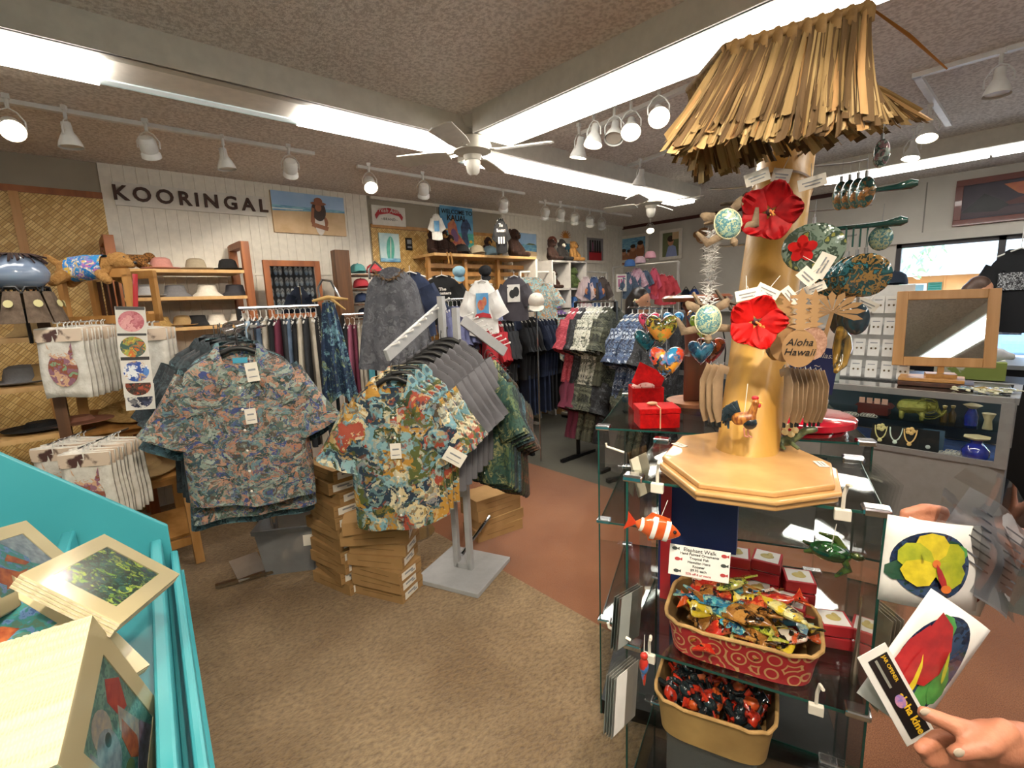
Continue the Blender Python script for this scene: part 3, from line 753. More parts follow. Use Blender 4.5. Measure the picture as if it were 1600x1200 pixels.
def plush(label, loc, rz, body, muzzle=None, s=1.0, pose='sit', group='plush animals', shirt=None, name='plush_toy'):
    t = thing(name, label, 'plush toy', loc, rz, group); t.scale = (s, s, s)
    if pose == 'sit':
        caps = [((0, 0, .06), (0, 0, .15), .065, .05), ((0, -.01, .22), (0, -.01, .225), .056, .056), ((0, -.05, .21), (0, -.065, .205), .03, .024),
                ((-.05, 0, .15), (-.09, -.05, .07), .026, .022), ((.05, 0, .15), (.09, -.05, .07), .026, .022),
                ((-.045, -.03, .03), (-.07, -.13, .025), .032, .026), ((.045, -.03, .03), (.07, -.13, .025), .032, .026)]
        hd = (0, -.01, .22)
    else:
        caps = [((-.14, 0, .09), (.06, 0, .1), .06, .055), ((.12, -.01, .13), (.125, -.01, .13), .05, .05), ((.17, -.01, .115), (.18, -.01, .11), .026, .022),
                ((-.14, -.05, .06), (-.17, -.09, .025), .032, .026), ((-.14, .05, .06), (-.19, .06, .025), .032, .026), ((.04, -.05, .06), (.09, -.08, .025), .026, .024), ((.04, .05, .06), (.1, .06, .025), .026, .024), ((-.19, 0, .12), (-.25, 0, .17), .02, .014)]
        hd = (.12, -.01, .13)
    skinned('body', caps, body, t, .008, 3)
    for k in (-1, 1):
        if pose == 'sit':
            MB().ball((k * .05, 0, .255), (.02, .012, .025), 10).build('ear', muzzle or body, t); MB().ball((k * .022, -.062, .235), .007, 8).build('eye', m_black, t)
        else:
            MB().ball((.105, k * .045 - .01, .135), (.016, .01, .035), 10).build('ear', muzzle or body, t); MB().ball((.16, k * .022 - .01, .148), .006, 8).build('eye', m_black, t)
    if pose == 'sit':
        MB().ball((0, -.085, .212), (.012, .01, .009), 8).build('nose', m_black, t)
        if muzzle: MB().ball((0, -.055, .2), (.036, .03, .028), 12).build('muzzle', muzzle, t)
    else: MB().ball((.2, -.01, .118), .01, 8).build('nose', m_black, t)
    if shirt: MB().tube([(-.13, 0, .093), (-.05, 0, .1), (.05, 0, .105)], [(.066, .066), (.069, .069), (.062, .062)], 18, caps=False).build('shirt', shirt, t)
    return t
q = PY(212, 412, 4.62); plush('striped tan and black plush dog on the top hat shelf', (q.x, 4.62, zs[0] + .013), .3, m_ftiger, s=.75, pose='lie')
# left freestanding shelf unit (mostly hidden)
ls = thing('shelf_unit', 'dark stained shelf unit of hats at the left edge', 'shelf', (-1.0, 3.5, 0))
for x in (.0, .93):
    for y in (0, .4): MB().box((x, y, .8), (.05, .05, 1.6)).build('post', w_old, ls, smooth=False)
for z in (1.5, 1.25, .99, .5): MB().box((.46, .2, z), (.98, .44, .025)).build('shelf_board', w_light, ls, smooth=False)
for px, z, c, k, lb in ((55, 1.5, c_tan, 'bucket', 'khaki hat behind the towel hooks on the left shelf unit'), (62, 1.25, c_tan, 'bucket', 'tan hat on the second board of the left unit'), (20, 1.25, c_gry, 'brim', 'grey hat at the left edge of the second board'),
    (35, .99, c_blk, 'flat', 'black flat hat on the third board of the left unit'), (95, .99, hatcol('brown', '8a6a50'), 'flat', 'brown flat brimmed hat on the third board')):
    q = PY(px, 520, 3.65); hat('sun_hat', lb, c, (q.x, 3.66, z + .0125), k, s=.85)
# second ladder stand right of the towels
l2 = thing('display_stand', 'pine ladder stand with slanted trays of straw hats behind the towels', 'stand', (.0, 3.72, 0), 0)
for x in (.02, .44):
    MB().bar((x, -.15, 0), (x, .2, 1.62), .05, .05).build('post', w_pine, l2, smooth=False)
    MB().bar((x, .45, 0), (x, .28, 1.62), .05, .05).build('post', w_pine, l2, smooth=False)
for z in (.22, .62, .98, 1.3): MB().box((.23, .08, z), (.46, .3, .02), (.3, 0, 0)).build('tray', w_pine, l2, smooth=False)
for z in (.15, .55, .9): MB().box((.23, -.14 + z * .2, z), (.46, .025, .05)).build('rail', w_pine, l2, smooth=False)
for i, (z, c) in enumerate(((.98, c_str), (.62, c_tan), (1.3, c_beige))):
    hat('straw_hat', ['pale straw hat on a slanted tray beside the card strip', 'tan straw hat on the lower slanted tray', 'beige hat on the upper slanted tray'][i], c, (.26, 3.78, z + .02), 'flat', tilt=(.3, 0), s=.95)
# wooden box frame with the plush dog
bx = thing('display_crate', 'open pine crate frame under the plush dog', 'crate', tuple(PD(165, 505, 2.75)), FACE)
for x in (-.16, .2):
    for y in (-.05, .15): MB().box((x, y, .13), (.03, .03, .26)).build('post', w_pine, bx, smooth=False)
for y in (-.05, .15):
    for z in (.02, .27): MB().box((.02, y, z), (.39, .03, .045)).build('rail', w_pine, bx, smooth=False)
for k in range(4): MB().box((-.13 + k * .035, .16, .13), (.02, .008, .22)).build('slat', w_dark, bx, smooth=False)
m_hibp = pmat('floral_shirt_print', ['1e7cc4', 'f0e8d2', 'e0b83a', '1e7cc4', 'c46ab0', '2a90d0'], 22, .6)
plush('golden plush dog in a blue flowered shirt lying on the crate', PD(158, 447, 2.68), FACE + .1, m_fgold, s=1.0, pose='lie', shirt=m_hibp)
# pouches under the blue dome
pdm = thing('dome_display', 'hanging blue grey dome with a dark fringed top and wire cage', 'display', tuple(PD(30, 440, 2.35)), 0)
m_dome = mat('blue_glazed_dome', '8796ab', .2, c2='6f7f98', s=9, stretch=(.3, .3, 6), coat=1)
MB().lathe([(.03, -.04), (.08, -.03), (.11, 0), (.12, .04), (.1, .09), (.06, .12), (.0, .13)], 28).build('dome', m_dome, pdm)
fr_ = MB()
for k in range(60):
    a = 2 * PI * k / 60 + R.uniform(-.05, .05); fr_.tube([(.03 * math.cos(a), .03 * math.sin(a), .13), (.08 * math.cos(a), .08 * math.sin(a), .125), (.115 * math.cos(a), .115 * math.sin(a), .09 + R.uniform(-.01, .03))], .004, 4)
fr_.build('fringe', mat('dark_maroon', '2c1512', .9), pdm)
for k in range(10):
    a = 2 * PI * k / 10; MB().tube([(.08 * math.cos(a), .08 * math.sin(a), -.03), (.03 * math.cos(a), .03 * math.sin(a), -.13)], .003, 5).build('wire', m_blackm, pdm)
MB().lathe([(.085, -.05), (.1, -.05), (.1, -.06), (.085, -.06)], 24, caps=False).build('ring', m_blackm, pdm)
MB().tube([(0, 0, -.13), (0, 0, -.3)], .008).build('stem', m_blackm, pdm)
m_pouch = mat('brown_felt', '6b5a4a', .95, c2='57483b', s=40, bump=.3)
pc0 = PD(30, 440, 2.35)
proto = None
for k in range(9):
    a = 2 * PI * k / 9 + .2
    loc = pc0 + Vector((.1 * math.cos(a), .1 * math.sin(a), -.05))
    if proto is None:
        proto = thing('felt_pouch', 'brown felt pouch with a yellow badge hanging below the blue dome', 'pouch', loc, a + PI / 2, 'brown pouches under the dome')
        MB().grid(lambda u, v: ((u - .5) * (.06 + .035 * v), -.018 * math.sin(u * PI) - .04 * v, -.15 * v), 8, 6).grid(lambda u, v: ((u - .5) * (.06 + .035 * v), .018 * math.sin(u * PI) - .04 * v, -.15 * v), 8, 6).build('bag', m_pouch, proto)
        MB().prism(ell(0, -.06, .018, .018, 12), .0, .003, Matrix.Translation((0, -.035, 0)) @ Matrix.Rotation(PI / 2 - .2, 4, 'X')).build('badge', mat('cream_badge', 'c9bf8a', .6), proto, smooth=False)
        MB().tube([(-.03, 0, 0), (-.02, 0, .02), (.02, 0, .02), (.03, 0, 0)], .006, 6).build('strap', m_black, proto)
    else: dup(proto, loc, a + PI / 2)

# ---------------- tea towels ----------------
m_tow = mat('white_towel', 'd8d4cb', .95, c2='c6c1b6', s=30, bump=.3, bs=90)
m_card = mat('towel_header', 'cdb9a4', .7, c2='4a2f2a', s=9, lo=.55, hi=.6)
m_dogp = pmat('dog_print', ['7e9a78', '8a4e3a', '8a6070', 'c9a080', 'ccc8be'], 11, .9, vor=False)
tp = thing('tea_towel', 'x', 'towel')
MB().grid(lambda u, v: ((u - .5) * .2, .006 * math.sin(v * 7 + u * 9) , -.34 * v + .006 * math.sin(u * 5)), 8, 10).build('cloth', m_tow, tp, solid=.008)
MB().box((0, -.007, -.035), (.2, .004, .06)).build('header_card', m_card, tp, smooth=False)
MB().tube([(0, 0, -.01), (0, -.0, .02), (.012, 0, .03)], .003, 5).build('hook', m_wp, tp)
def towels(px, py, d, n, step, label, group, rz, first=None, firstlabel=None):
    base = PD(px, py, d); e = Vector((math.cos(rz), math.sin(rz), 0)); nn = Vector((-math.sin(rz), math.cos(rz), 0))
    for k in range(n):
        r_ = dup(tp, base + nn * step * k + e * R.uniform(-.006, .006) + Vector((0, 0, R.uniform(-.006, .003))), (R.uniform(-.03, .03), 0, rz + R.uniform(-.05, .05)), label, group)
        if k == 0 and firstlabel:
            r_['label'] = firstlabel; del r_['group']
            ps = MB().prism(ell(0, -.2, .062, .085, 20), 0, .002, Matrix.Translation((0, -.012, 0)) @ Matrix.Rotation(PI / 2, 4, 'X')); ps.prism([(-.05, -.13), (-.03, -.15), (-.055, -.07)], 0, .0015, Matrix.Translation((0, -.012, 0)) @ Matrix.Rotation(PI / 2, 4, 'X')); ps.prism([(.05, -.13), (.02, -.15), (.05, -.07)], 0, .0015, Matrix.Translation((0, -.012, 0)) @ Matrix.Rotation(PI / 2, 4, 'X'))
            ps.build('dog_picture', m_dogp, r_, smooth=False)
    rod = MB().tube([base - nn * .03 + Vector((0, 0, .025)), base + nn * (step * n + .05) + Vector((0, 0, .025))], .005, 8).build('towel_rod', m_chrome)
    return rod
RZT = FACE + .15
tag(towels(92, 512, 2.35, 14, .03, 'plain white folded towel in the upper bundle on a peg', 'upper bundle of towels', RZT, None, 'white towel printed with a big eared dog at the front of the upper bundle'), 'chrome peg rod of the upper towel bundle', 'rod')
tag(towels(222, 512, 2.5, 6, .03, 'white towel hanging right of the round card strip', 'towels right of the card strip', FACE + .3), 'chrome rod behind the round card strip', 'rod')
tag(towels(84, 700, 2.3, 7, .035, 'white towel with a dark animal print in the lower bundle', 'lower bundle of towels, left row', RZT, None, 'white towel with a black dog print leading the lower bundle'), 'chrome rod of the lower left towel row', 'rod')
tag(towels(132, 706, 2.15, 9, .03, 'white towel in the right row of the lower bundle', 'lower bundle of towels, right row', RZT, None, 'white towel with a brown dog print leading the lower right row'), 'chrome rod of the lower right towel row', 'rod')
C.objects.unlink(tp)
for c_ in kids(tp): C.objects.unlink(c_)
# round card strip on a red ribbon
rb = MB().grid(lambda u, v: ((u - .5) * .018, 0, -.2 * v), 1, 3).build('red_ribbon', m_redp, solid=.002); rb.location = PD(211, 428, 2.12); rb.rotation_euler = (0, .12, FACE + .65); tag(rb, 'narrow red ribbon hanging above the round card strip', 'ribbon')
cards = ((205, 520, 'pink flowers', ['c98088', 'b05f6a', 'dba0a0']), (210, 548, 'yellow and orange leaves', ['c9b04a', '3f5f58', 'c8692e', '98a050']), (216, 582, 'blue sky and beach', ['2c4f9c', '4f7fc4', 'dfe4ea', 'c0a078']), (218, 604, 'red flower on dark ground', ['2b2420', 'a84a30', '4a3a2c']), (220, 621, 'white and navy petals', ['1d2238', 'd0ccc8', '3a3f5a']))
for i, (px, py, lb, cs) in enumerate(((205, 500, *cards[0][2:]), (208, 540, *cards[1][2:]), (213, 578, *cards[2][2:]), (216, 600, *cards[3][2:]), (219, 620, *cards[4][2:]))):
    ct = thing('round_print_card', 'white card with a round print of %s, in the hanging strip' % lb, 'card', PD(px, py, 2.1 + .012 * i), (-.05, .06, FACE + .55), 'hanging strip of cards')
    MB().box((0, 0, 0), (.105, .003, .115)).build('card', m_board, ct, smooth=False)
    MB().prism(ell(0, -.006, .045, .045, 24), 0, .001, Matrix.Translation((0, -.0018, 0)) @ RT).build('print', pmat('card_print_%d' % i, cs, 30, .6, seed=i), ct, smooth=False)
    MB().box((0, -.002, .05), (.1, .001, .014)).build('caption', m_black, ct, smooth=False)
# framed mirror that shows the sandal wall behind the entrance
mr = thing('wall_mirror', 'small mirror in a redwood frame beside the hat shelf reflecting sandals', 'mirror', (1.55, 4.5, 1.8))
f = MB()
for sx in (-1, 1): f.box((sx * .215, 0, -.03), (.05, .03, .5))
for z in (.195, -.26): f.box((0, 0, z), (.38, .03, .05))
f.build('frame', w_red, mr, smooth=False, bevel=.003)
MB().box((0, .004, -.03), (.38, .01, .41)).build('mirror_glass', mat('mirror', 'e0e4e4', .02, 1), mr, smooth=False)
MB().box((0, .1, -.9), (.05, .03, 1.8)).build('stand_post', w_red, mr, smooth=False)
sb = thing('sandal_board', 'black board on the wall opposite the mirror', 'display board', (4.2, Y0 + .01, 2.15)); MB().box((0, .02, 0), (2.2, .03, 1.1)).build('board', m_black, sb, smooth=False)
sp = None
for i in range(9):
    for j in range(4):
        loc = (3.25 + i * .24, Y0 + .05, 1.75 + j * .26)
        if sp is None:
            sp = thing('sandal', 'pale flip flop on the black board seen in the mirror', 'sandal', loc, 0, 'sandals on the black board')
            MB().prism(ell(-.05, 0, .042, .11, 18) , 0, .02, Matrix.Rotation(-PI / 2, 4, 'X')).prism(ell(.05, 0, .042, .11, 18), 0, .02, Matrix.Rotation(-PI / 2, 4, 'X')).build('sole', mat('sandal_sole', 'f0ece4', .7, c2='8fa4b8', s=4), sp, smooth=False)
            MB().tube([(-.085, .02, 0), (-.05, .045, .06), (-.015, .02, 0)], .007, 6).tube([(.085, .02, 0), (.05, .045, .06), (.015, .02, 0)], .007, 6).build('strap', m_blackm, sp)
        else: dup(sp, loc)
# dark timber post right of the mirror, with folded caps
po = thing('timber_post', 'thick weathered timber post right of the mirror', 'post', (1.98, 4.47, 0))
MB().box((0, 0, 1.06), (.14, .1, 2.12)).build('post', w_old, po, smooth=False, bevel=.006)
MB().box((.0, .2, 1.4), (.1, .3, .05)).build('bracket', w_old, po, smooth=False)
cs_ = thing('cap_shelf', 'narrow shelf stand of folded caps right of the timber post', 'shelf', (2.08, 4.5, 0))
for z in (1.9, 1.76, 1.62, 1.48): MB().box((.2, .1, z), (.34, .3, .012)).build('shelf_board', w_old, cs_, smooth=False)
for x in (.04, .36): MB().box((x, .2, .98), (.03, .03, 1.9)).build('post', w_old, cs_, smooth=False)
for i, (z, c, x) in enumerate(((1.9, '5a9a9a', .1), (1.9, 'b8404a', .27), (1.76, 'a8323c', .12), (1.62, '22304f', .12), (1.48, '1c2438', .14), (1.62, '26262c', .28))):
    hat('cap', ['teal cap on the top of the cap shelf', 'salmon red cap on the top of the cap shelf', 'red cap on the second board of the cap shelf', 'navy cap on the third board of the cap shelf', 'dark navy cap on the lowest cap board', 'black cap on the third board of the cap shelf'][i], hatcol('cap%d' % i, c), (2.08 + x, 4.55, z + .008), 'cap', rz=R.uniform(-.5, .2), group='caps on the cap shelf', s=.8)
# ---------------- garments ----------------
m_hang = mat('black_hanger', '141414', .45)
m_hookm = m_chrome
m_tag = mat('paper_tag', 'e3ddd0', .7)
m_lbl = mat('cyan_neck_label', '2f9fc0', .6)
def shirt_meshes(hw=.28, L=.74, th=.06, seed=1, slen=1.0, collar=True, folds=.014, res=28, nk=.075):
    q = random.Random(seed); ph = [q.uniform(0, 6.28) for _ in range(6)]
    m = MB(); rows = [(-L, hw * 1.0, th), (-L * .86, hw * .99, th), (-L * .72, hw * .975, th), (-L * .58, hw * .96, th), (-L * .46, hw * .95, th), (-L * .36, hw * .95, th * .95),
        (-L * .27, hw * .93, th * .9), (-L * .19, hw * .88, th * .85), (-.095, hw * .82, th * .75), (-.062, hw * .68, th * .7), (-.036, hw * .5, th * .68), (-.014, nk * 1.35, th * .68), (0, nk, th * .72)]
    R_ = []
    for i, (z, w_, d_) in enumerate(rows):
        row = []; low = min(1, max(0, -z / L))
        for k in range(res):
            a = 2 * PI * k / res
            c, s_ = math.cos(a), math.sin(a)
            x = w_ * (abs(c) ** .8) * (1 if c > 0 else -1)
            y = d_ * (abs(s_) ** .8) * (1 if s_ > 0 else -1)
            y += folds * (low ** 1.1) * math.sin(x * 26 + ph[0] + 2.2 * math.sin(z * 4 + ph[1])) * 1.3
            y += folds * .5 * math.sin(x * 47 + z * 9 + ph[2]) * low
            y += folds * .6 * math.exp(-((abs(x) - hw * .75) / .07) ** 2 - ((z + .3) / .14) ** 2) * math.sin(x * 60 + z * 50 + ph[4])
            x += .008 * math.sin(z * 11 + ph[3]) * low
            zz = z
            if i >= 10 and s_ < 0: zz -= (.14 if collar else .05) * (abs(s_) ** 1.5) * (i - 9) / 3
            if i == 0: zz += .012 * math.sin(x * 9 + ph[5]) - .012 * (abs(c) ** 2) * -1
            row.append(m.V((x, y, zz)))
        R_.append(row)
    for A, B in zip(R_, R_[1:]):
        for k in range(res): m.F((A[k], A[(k + 1) % res], B[(k + 1) % res], B[k]))
    for s_ in (-1, 1):
        a0 = Vector((s_ * hw * .68, 0, -.135)); a1 = Vector((s_ * (hw + .045 * slen), -.02, -.125 - .28 * slen)); ax = (a1 - a0).normalized(); pr = ax.cross(Vector((0, 1, 0))).normalized()
        rws = []
        for j in range(8):
            t = j / 7; c = a0.lerp(a1, t) + Vector((0, 0, -.018 * math.sin(t * PI)))
            hh = .085 + .035 * t; tt = .052 * (1 - .3 * t) + .012 * math.sin(t * 9 + ph[2])
            row = []
            for k in range(14):
                a = 2 * PI * k / 14
                row.append(m.V(c + pr * hh * math.cos(a) + Vector((0, 1, 0)) * (tt * math.sin(a) + .008 * math.sin(3 * math.cos(a) * 3 + t * 5 + ph[1]))))
            rws.append(row)
        for A, B in zip(rws, rws[1:]):
            for k in range(14): m.F((A[k], A[(k + 1) % 14], B[(k + 1) % 14], B[k]))
    cl = None
    if collar:
        cl = MB(); n = 20; prev = None
        for k in range(n + 1):
            a = -PI / 2 + .42 + (2 * PI - .84) * k / n   # from front right round the back to front left
            c, s_ = math.cos(a), math.sin(a); d_ = th * .72
            fr = max(0, -s_) ** 1.5
            inn = Vector((nk * (abs(c) ** .8) * (1 if c > 0 else -1), d_ * s_ - .004 * (1 if s_ < 0 else -1), .012 - .13 * fr))
            sg_ = 1 if c > 0 else -1
            out = inn + Vector((.045 * sg_ * (abs(c) ** .4) + .02 * fr * sg_, .016 * s_ - .012 * fr, -.035 - .055 * fr))
            mid = inn.lerp(out, .4) + Vector((0, 0, .012))
            cur = (cl.V(inn), cl.V(mid), cl.V(out))
            if prev: cl.F((prev[0], cur[0], cur[1], prev[1])); cl.F((prev[1], cur[1], cur[2], prev[2]))
            prev = cur
    return m, cl
def hanger_mb(w_=.2):
    h = MB(); h.tube([(-w_, 0, -.075), (-w_ * .6, 0, -.035), (-.03, 0, .0), (0, 0, .004), (.03, 0, 0), (w_ * .6, 0, -.035), (w_, 0, -.075)], [(.006, .012)] * 7, 8)
    h.tube([(0, 0, 0), (0, 0, .05), (.0, .012, .066), (0, .03, .07), (0, .045, .058)], .0028, 6)
    return h
def make_shirt(name, label, cat, m, group=None, seed=1, buttons=True, tags=True, mats_collar=None, **k):
    b, cl = shirt_meshes(seed=seed, **k)
    o = b.build(name, m); tag(o, label, cat, group)
    if cl: cl.build('collar', mats_collar or m, o, solid=.003)
    hanger_mb(k.get('hw', .28) * .7).build('hanger', m_hang, o)
    if tags: 
        MB().box((0, .025, -.055), (.06, .003, .025), (-.2, 0, 0)).build('neck_label', m_lbl, o, smooth=False)
    if buttons:
        L = k.get('L', .74); th = k.get('th', .06)
        p = MB(); p.grid(lambda u, v: ((u - .5) * .03, -th - .007 - .004 * math.sin(v * 9), -.16 - (L - .19) * v), 1, 14); p.build('placket', m, o, solid=.003)
        bt = MB()
        for j in range(6): bt.lathe([(0, 0), (.006, 0), (.006, .003), (0, .003)], 10, c=(0, 0, 0)) if False else bt.ball((0, -th - .013, -.17 - (L - .24) * j / 5), (.006, .003, .006), 8)
        bt.build('button', m_tag, o)
    return o
def hangtag(o, p, w_, h_, rz=0, name='hang_tag', lines=True):
    t = MB().box((0, 0, 0), (w_, .002, h_)); t = t.build(name, m_tag, o, smooth=False, loc=p, rot=(0, rz, 0))
    l = MB(); l.box((0, -.0015, h_ * .12), (w_ * .6, .001, h_ * .1)); l.box((0, -.0015, -h_ * .25), (w_ * .7, .001, h_ * .05)); l.build('print', m_greym, t, smooth=False)
    MB().tube([(0, 0, h_ * .5), (.003, .01, h_ * .5 + .03)], .0008, 4).build('string', m_tag, t)
p_reef = pmat('reef_print', ['4a5c54', '7c8b80', 'a0705a', '2c434e', '38467a', '93a096', '4c4238', '5c7a80', 'a9826c', '263836'], 36, 2.0, seed=1, fine=6, stretch=(1, 1, 1.3), ds=8)
p_hawaii = pmat('scenic_hawaiian_print', ['162a3c', '6e98a2', 'c4b48c', 'a87c2c', '4c5524', '7fa2a6', '96402c', '2c3a1c', '6a929c', 'c9bf9e', '1a3040'], 13, 1.0, seed=2, fine=5, ds=9, over=.75)
p_teal = pmat('teal_floral_print', ['1e2f36', '31484f', '5f8086', '1e2f36', '40606a'], 26, 1.0, seed=3, ds=14)
p_dark = pmat('dark_leaf_print', ['1f262b', '2b353a', '38454a', '1f262b'], 20, 1.0, seed=4, ds=12)
p_green = pmat('green_leaf_print', ['24413a', '35564a', '1c2d2b', '5d6f4a', '2c4f48', '8a8a5e'], 14, 1.2, seed=5, ds=9)
p_brown = pmat('brown_floral_print', ['2b2420', '4c3629', '3c3a2c', '6d4a34', '241e1c'], 16, 1.1, seed=6, ds=9)
p_greyt = pmat('grey_tonal_print', ['5c5b5e', '6c6b6e', '57565a', '777679'], 16, 1.2, seed=7, ds=9)
p_olive = pmat('olive_print', ['39412a', '1d2418', '5c6036', '2c3320'], 14, 1.1, seed=8)
m_gtee = mat('grey_tee_cloth', '5f5e62', .95, c2='504f53', s=10)

# ---- rack 1 (left) ----
r1c = PD(372, 545, 2.2)
rk = thing('shirt_rack', 'chrome four way rack under the reef print shirts', 'clothes rack', (.78, 3.05, 0), VF(380))
MB().tube([(0, 0, .02), (0, 0, 1.5)], .016).build('post', m_chrome, rk)
MB().bar((-.35, 0, .02), (.35, 0, .02), .03, .02).bar((0, 0, .02), (0, .35, .02), .03, .02).build('base', m_chrome, rk)
fp = MB().box((0, 0, 0), (.16, .2, .006), (.3, 0, .25)).build('foot_plate', mat('satin_plate', 'c8c4be', .3, .85), rk, smooth=False); C.objects.link(fp) if False else None
bpy.context.view_layer.update(); fp.location = (Matrix.Translation(rk.location) @ Matrix.Rotation(rk.rotation_euler.z, 4, 'Z')).inverted() @ (PZ(388, 885, .05))
MB().bar((0, 0, 1.5), (0, -.75, 1.535), .025, .012).build('arm', m_chrome, rk)
MB().bar((0, 0, 1.5), (.1, .6, 1.5), .025, .012).build('arm', m_chrome, rk)
fs = make_shirt('aloha_shirt', 'blue grey and peach reef print shirt at the front of the left rack', 'shirt', p_reef, seed=11, hw=.265, L=.72, th=.065)
fs.location = r1c; fs.rotation_euler = (0, .02, VF(372) - .12)
hangtag(fs, (.055, -.085, -.1), .05, .085, -.1); hangtag(fs, (.03, -.08, -.3), .045, .07, -.05)
b2 = make_shirt('aloha_shirt', 'teal', 'shirt', p_teal, seed=12, hw=.268, L=.78, th=.045, tags=False)
dv = Vector((r1c.x, r1c.y, 0)).normalized(); sv = Vector((dv.y, -dv.x, 0))
n = 0
for k, (mt, lb, sh) in enumerate(((p_reef, 'second reef print shirt directly behind the front one on the left rack', 0), (p_teal, 'teal leaf shirt hanging lowest behind the reef print shirts', .0), (p_teal, 'teal shirt in the middle of the left rack', .02), (p_dark, 'dark leaf shirt in the middle of the left rack', -.01),
        (p_dark, 'charcoal shirt toward the back of the left rack', -.02), (p_teal, 'dark teal shirt toward the back of the left rack', .01), (p_dark, 'dark shirt whose sleeve shows left of the front shirt', -.03), (p_greyt, 'grey shirt at the back of the left rack', 0), (p_dark, 'last dark shirt on the left rack', .02))):
    loc = r1c + dv * (.075 * (k + 1)) + sv * (sh - .012 * k) + Vector((0, 0, .004 * k - (.06 if k == 1 else 0)))
    if k == 0: o = b2; o.location = loc; o.rotation_euler = (0, 0, fs.rotation_euler.z + .05); o['label'] = lb
    else: o = dup(b2, loc, fs.rotation_euler.z + R.uniform(-.1, .1), lb)
    o.scale = (1.0 + R.uniform(-.03, .04), 1, 1.0 + R.uniform(0, .05))
    for sl_o in [o] + kids(o):
        if sl_o.name.split('.')[0] in ('aloha_shirt', 'collar', 'placket'):
            sl = sl_o.material_slots[0]; sl.link = 'OBJECT'; sl.material = mt
hk = thing('hook_ring', 'cluster of chrome ring hooks on top of the left rack', 'hooks', r1c + dv * .25 + Vector((0, 0, .09)), fs.rotation_euler.z)
for k in range(9): MB().tube([(.03 * math.cos(a_ * PI / 4), -.2 + k * .04, .03 * math.sin(a_ * PI / 4)) for a_ in range(8)], .0035, 6, closed=True).build('ring', m_chrome, hk)
# clear bin
bn = thing('storage_bin', 'frosted clear plastic bin with a white label under the left rack', 'bin', tuple(PZ(462, 880, 0)), VF(462) - .25)
m_bin = mat('frosted_plastic', '8d8f90', .35, alpha=.55)
bb = MB(); bb.prism([(-.14, -.11), (.14, -.11), (.14, .11), (-.14, .11)], 0, .005)
W0, W1 = .14, .17
for sx, sy in ((1, 0), (-1, 0), (0, 1), (0, -1)):
    if sx: bb.F([bb.V(p) for p in ((sx * W0, -.11, 0), (sx * W0, .11, 0), (sx * W1, .14, .3), (sx * W1, -.14, .3))])
    else: bb.F([bb.V(p) for p in ((-W0, sy * .11, 0), (W0, sy * .11, 0), (W1, sy * .14, .3), (-W1, sy * .14, .3))])
bb.build('tub', m_bin, bn, solid=.004, smooth=False)
MB().box((0, -.145, .295), (.36, .02, .025)).box((0, .145, .295), (.36, .02, .025)).box((-.175, 0, .295), (.02, .3, .025)).box((.175, 0, .295), (.02, .3, .025)).build('rim', m_bin, bn, smooth=False)
MB().box((.13, -.138, .22), (.06, .003, .08), (-.1, 0, 0)).build('label_sticker', m_tag, bn, smooth=False)
sk = skinned('folded_cloth', [((-.06, 0, .05), (.06, .02, .06), .045, .04), ((0, -.04, .09), (.05, .03, .12), .035, .03)], mat('beige_cloth', 'b59c80', .9), None, .008)
sk.location = bn.location + Vector((0, 0, .005)); tag(sk, 'bundle of beige cloth inside the frosted bin', 'cloth')
# ---- A rack ----
ar = thing('waterfall_rack', 'grey metal rack with two slanted waterfall arms on a square base plate', 'clothes rack', (1.57, 2.22, 0), VF(715) - .55)
m_ral = mat('grey_rack_paint', 'a9aaab', .45)
MB().box((0, 0, .014), (.42, .42, .028)).build('base_plate', m_ral, ar, smooth=False, bevel=.004)
pst = MB(); pst.box((-.045, 0, .83), (.032, .032, 1.62)); pst.box((.045, 0, .8), (.032, .032, 1.55)); pst.box((0, 0, .045), (.09, .032, .03)); pst.box((0, 0, .5), (.09, .03, .03))
pst.build('post', m_ral, ar, smooth=False)
ptop = Vector((1.57, 2.22, 1.6)); A1e = PD(604, 556, 2.32); A2s = PD(723, 500, 2.78); A2e = PD(789, 550, 2.98)
P1s = PD(694, 476, 2.78)
inv = Matrix.Translation(ar.location) @ Matrix.Rotation(ar.rotation_euler.z, 4, 'Z'); inv = inv.inverted()
for a, b_ in ((P1s, A1e), (A2s, A2e)):
    am = MB().bar(inv @ a, inv @ b_, .02, .06).build('arm', m_ral, ar, smooth=False, bevel=.002)
    s_ = MB()
    for k in range(9):
        p = a.lerp(b_, (k + .5) / 9); d = Vector((0, 0, .03)); s_.tube([inv @ (p + d), inv @ (p + d + Vector((.03, -.03, .015)))], .004, 6); s_.ball(inv @ (p + d + Vector((.032, -.032, .016))), .007, 8)
    s_.build('pin', m_wp, am)
MB().tube([(0, -.02, .12), (.0, .35, .2)], .012).build('cross_bar', m_chrome, ar)
d1 = (A1e - P1s); d1h = Vector((d1.x, d1.y, 0)).normalized()
f2 = make_shirt('aloha_shirt', 'scenic hawaiian shirt in navy, sky and gold at the front of the grey rack', 'shirt', p_hawaii, seed=21, hw=.225, L=.72, th=.06, mats_collar=p_hawaii)
F2 = PD(612, 592, 2.28); f2.location = F2; f2.rotation_euler = (.0, .0, VF(602) - .12)
hangtag(f2, (.0, -.075, -.33), .05, .075, 0); hangtag(f2, (.27, -.08, -.38), .1, .07, .6)
b3 = make_shirt('aloha_shirt', 'x', 'shirt', p_hawaii, seed=22, hw=.225, L=.72, th=.035, tags=False)
b4 = make_shirt('tee_shirt', 'x', 'shirt', m_gtee, seed=23, hw=.225, L=.68, th=.035, collar=False, buttons=False, tags=False)
cnt = 0; used3 = used4 = False
end1 = PD(699, 531, 2.64)
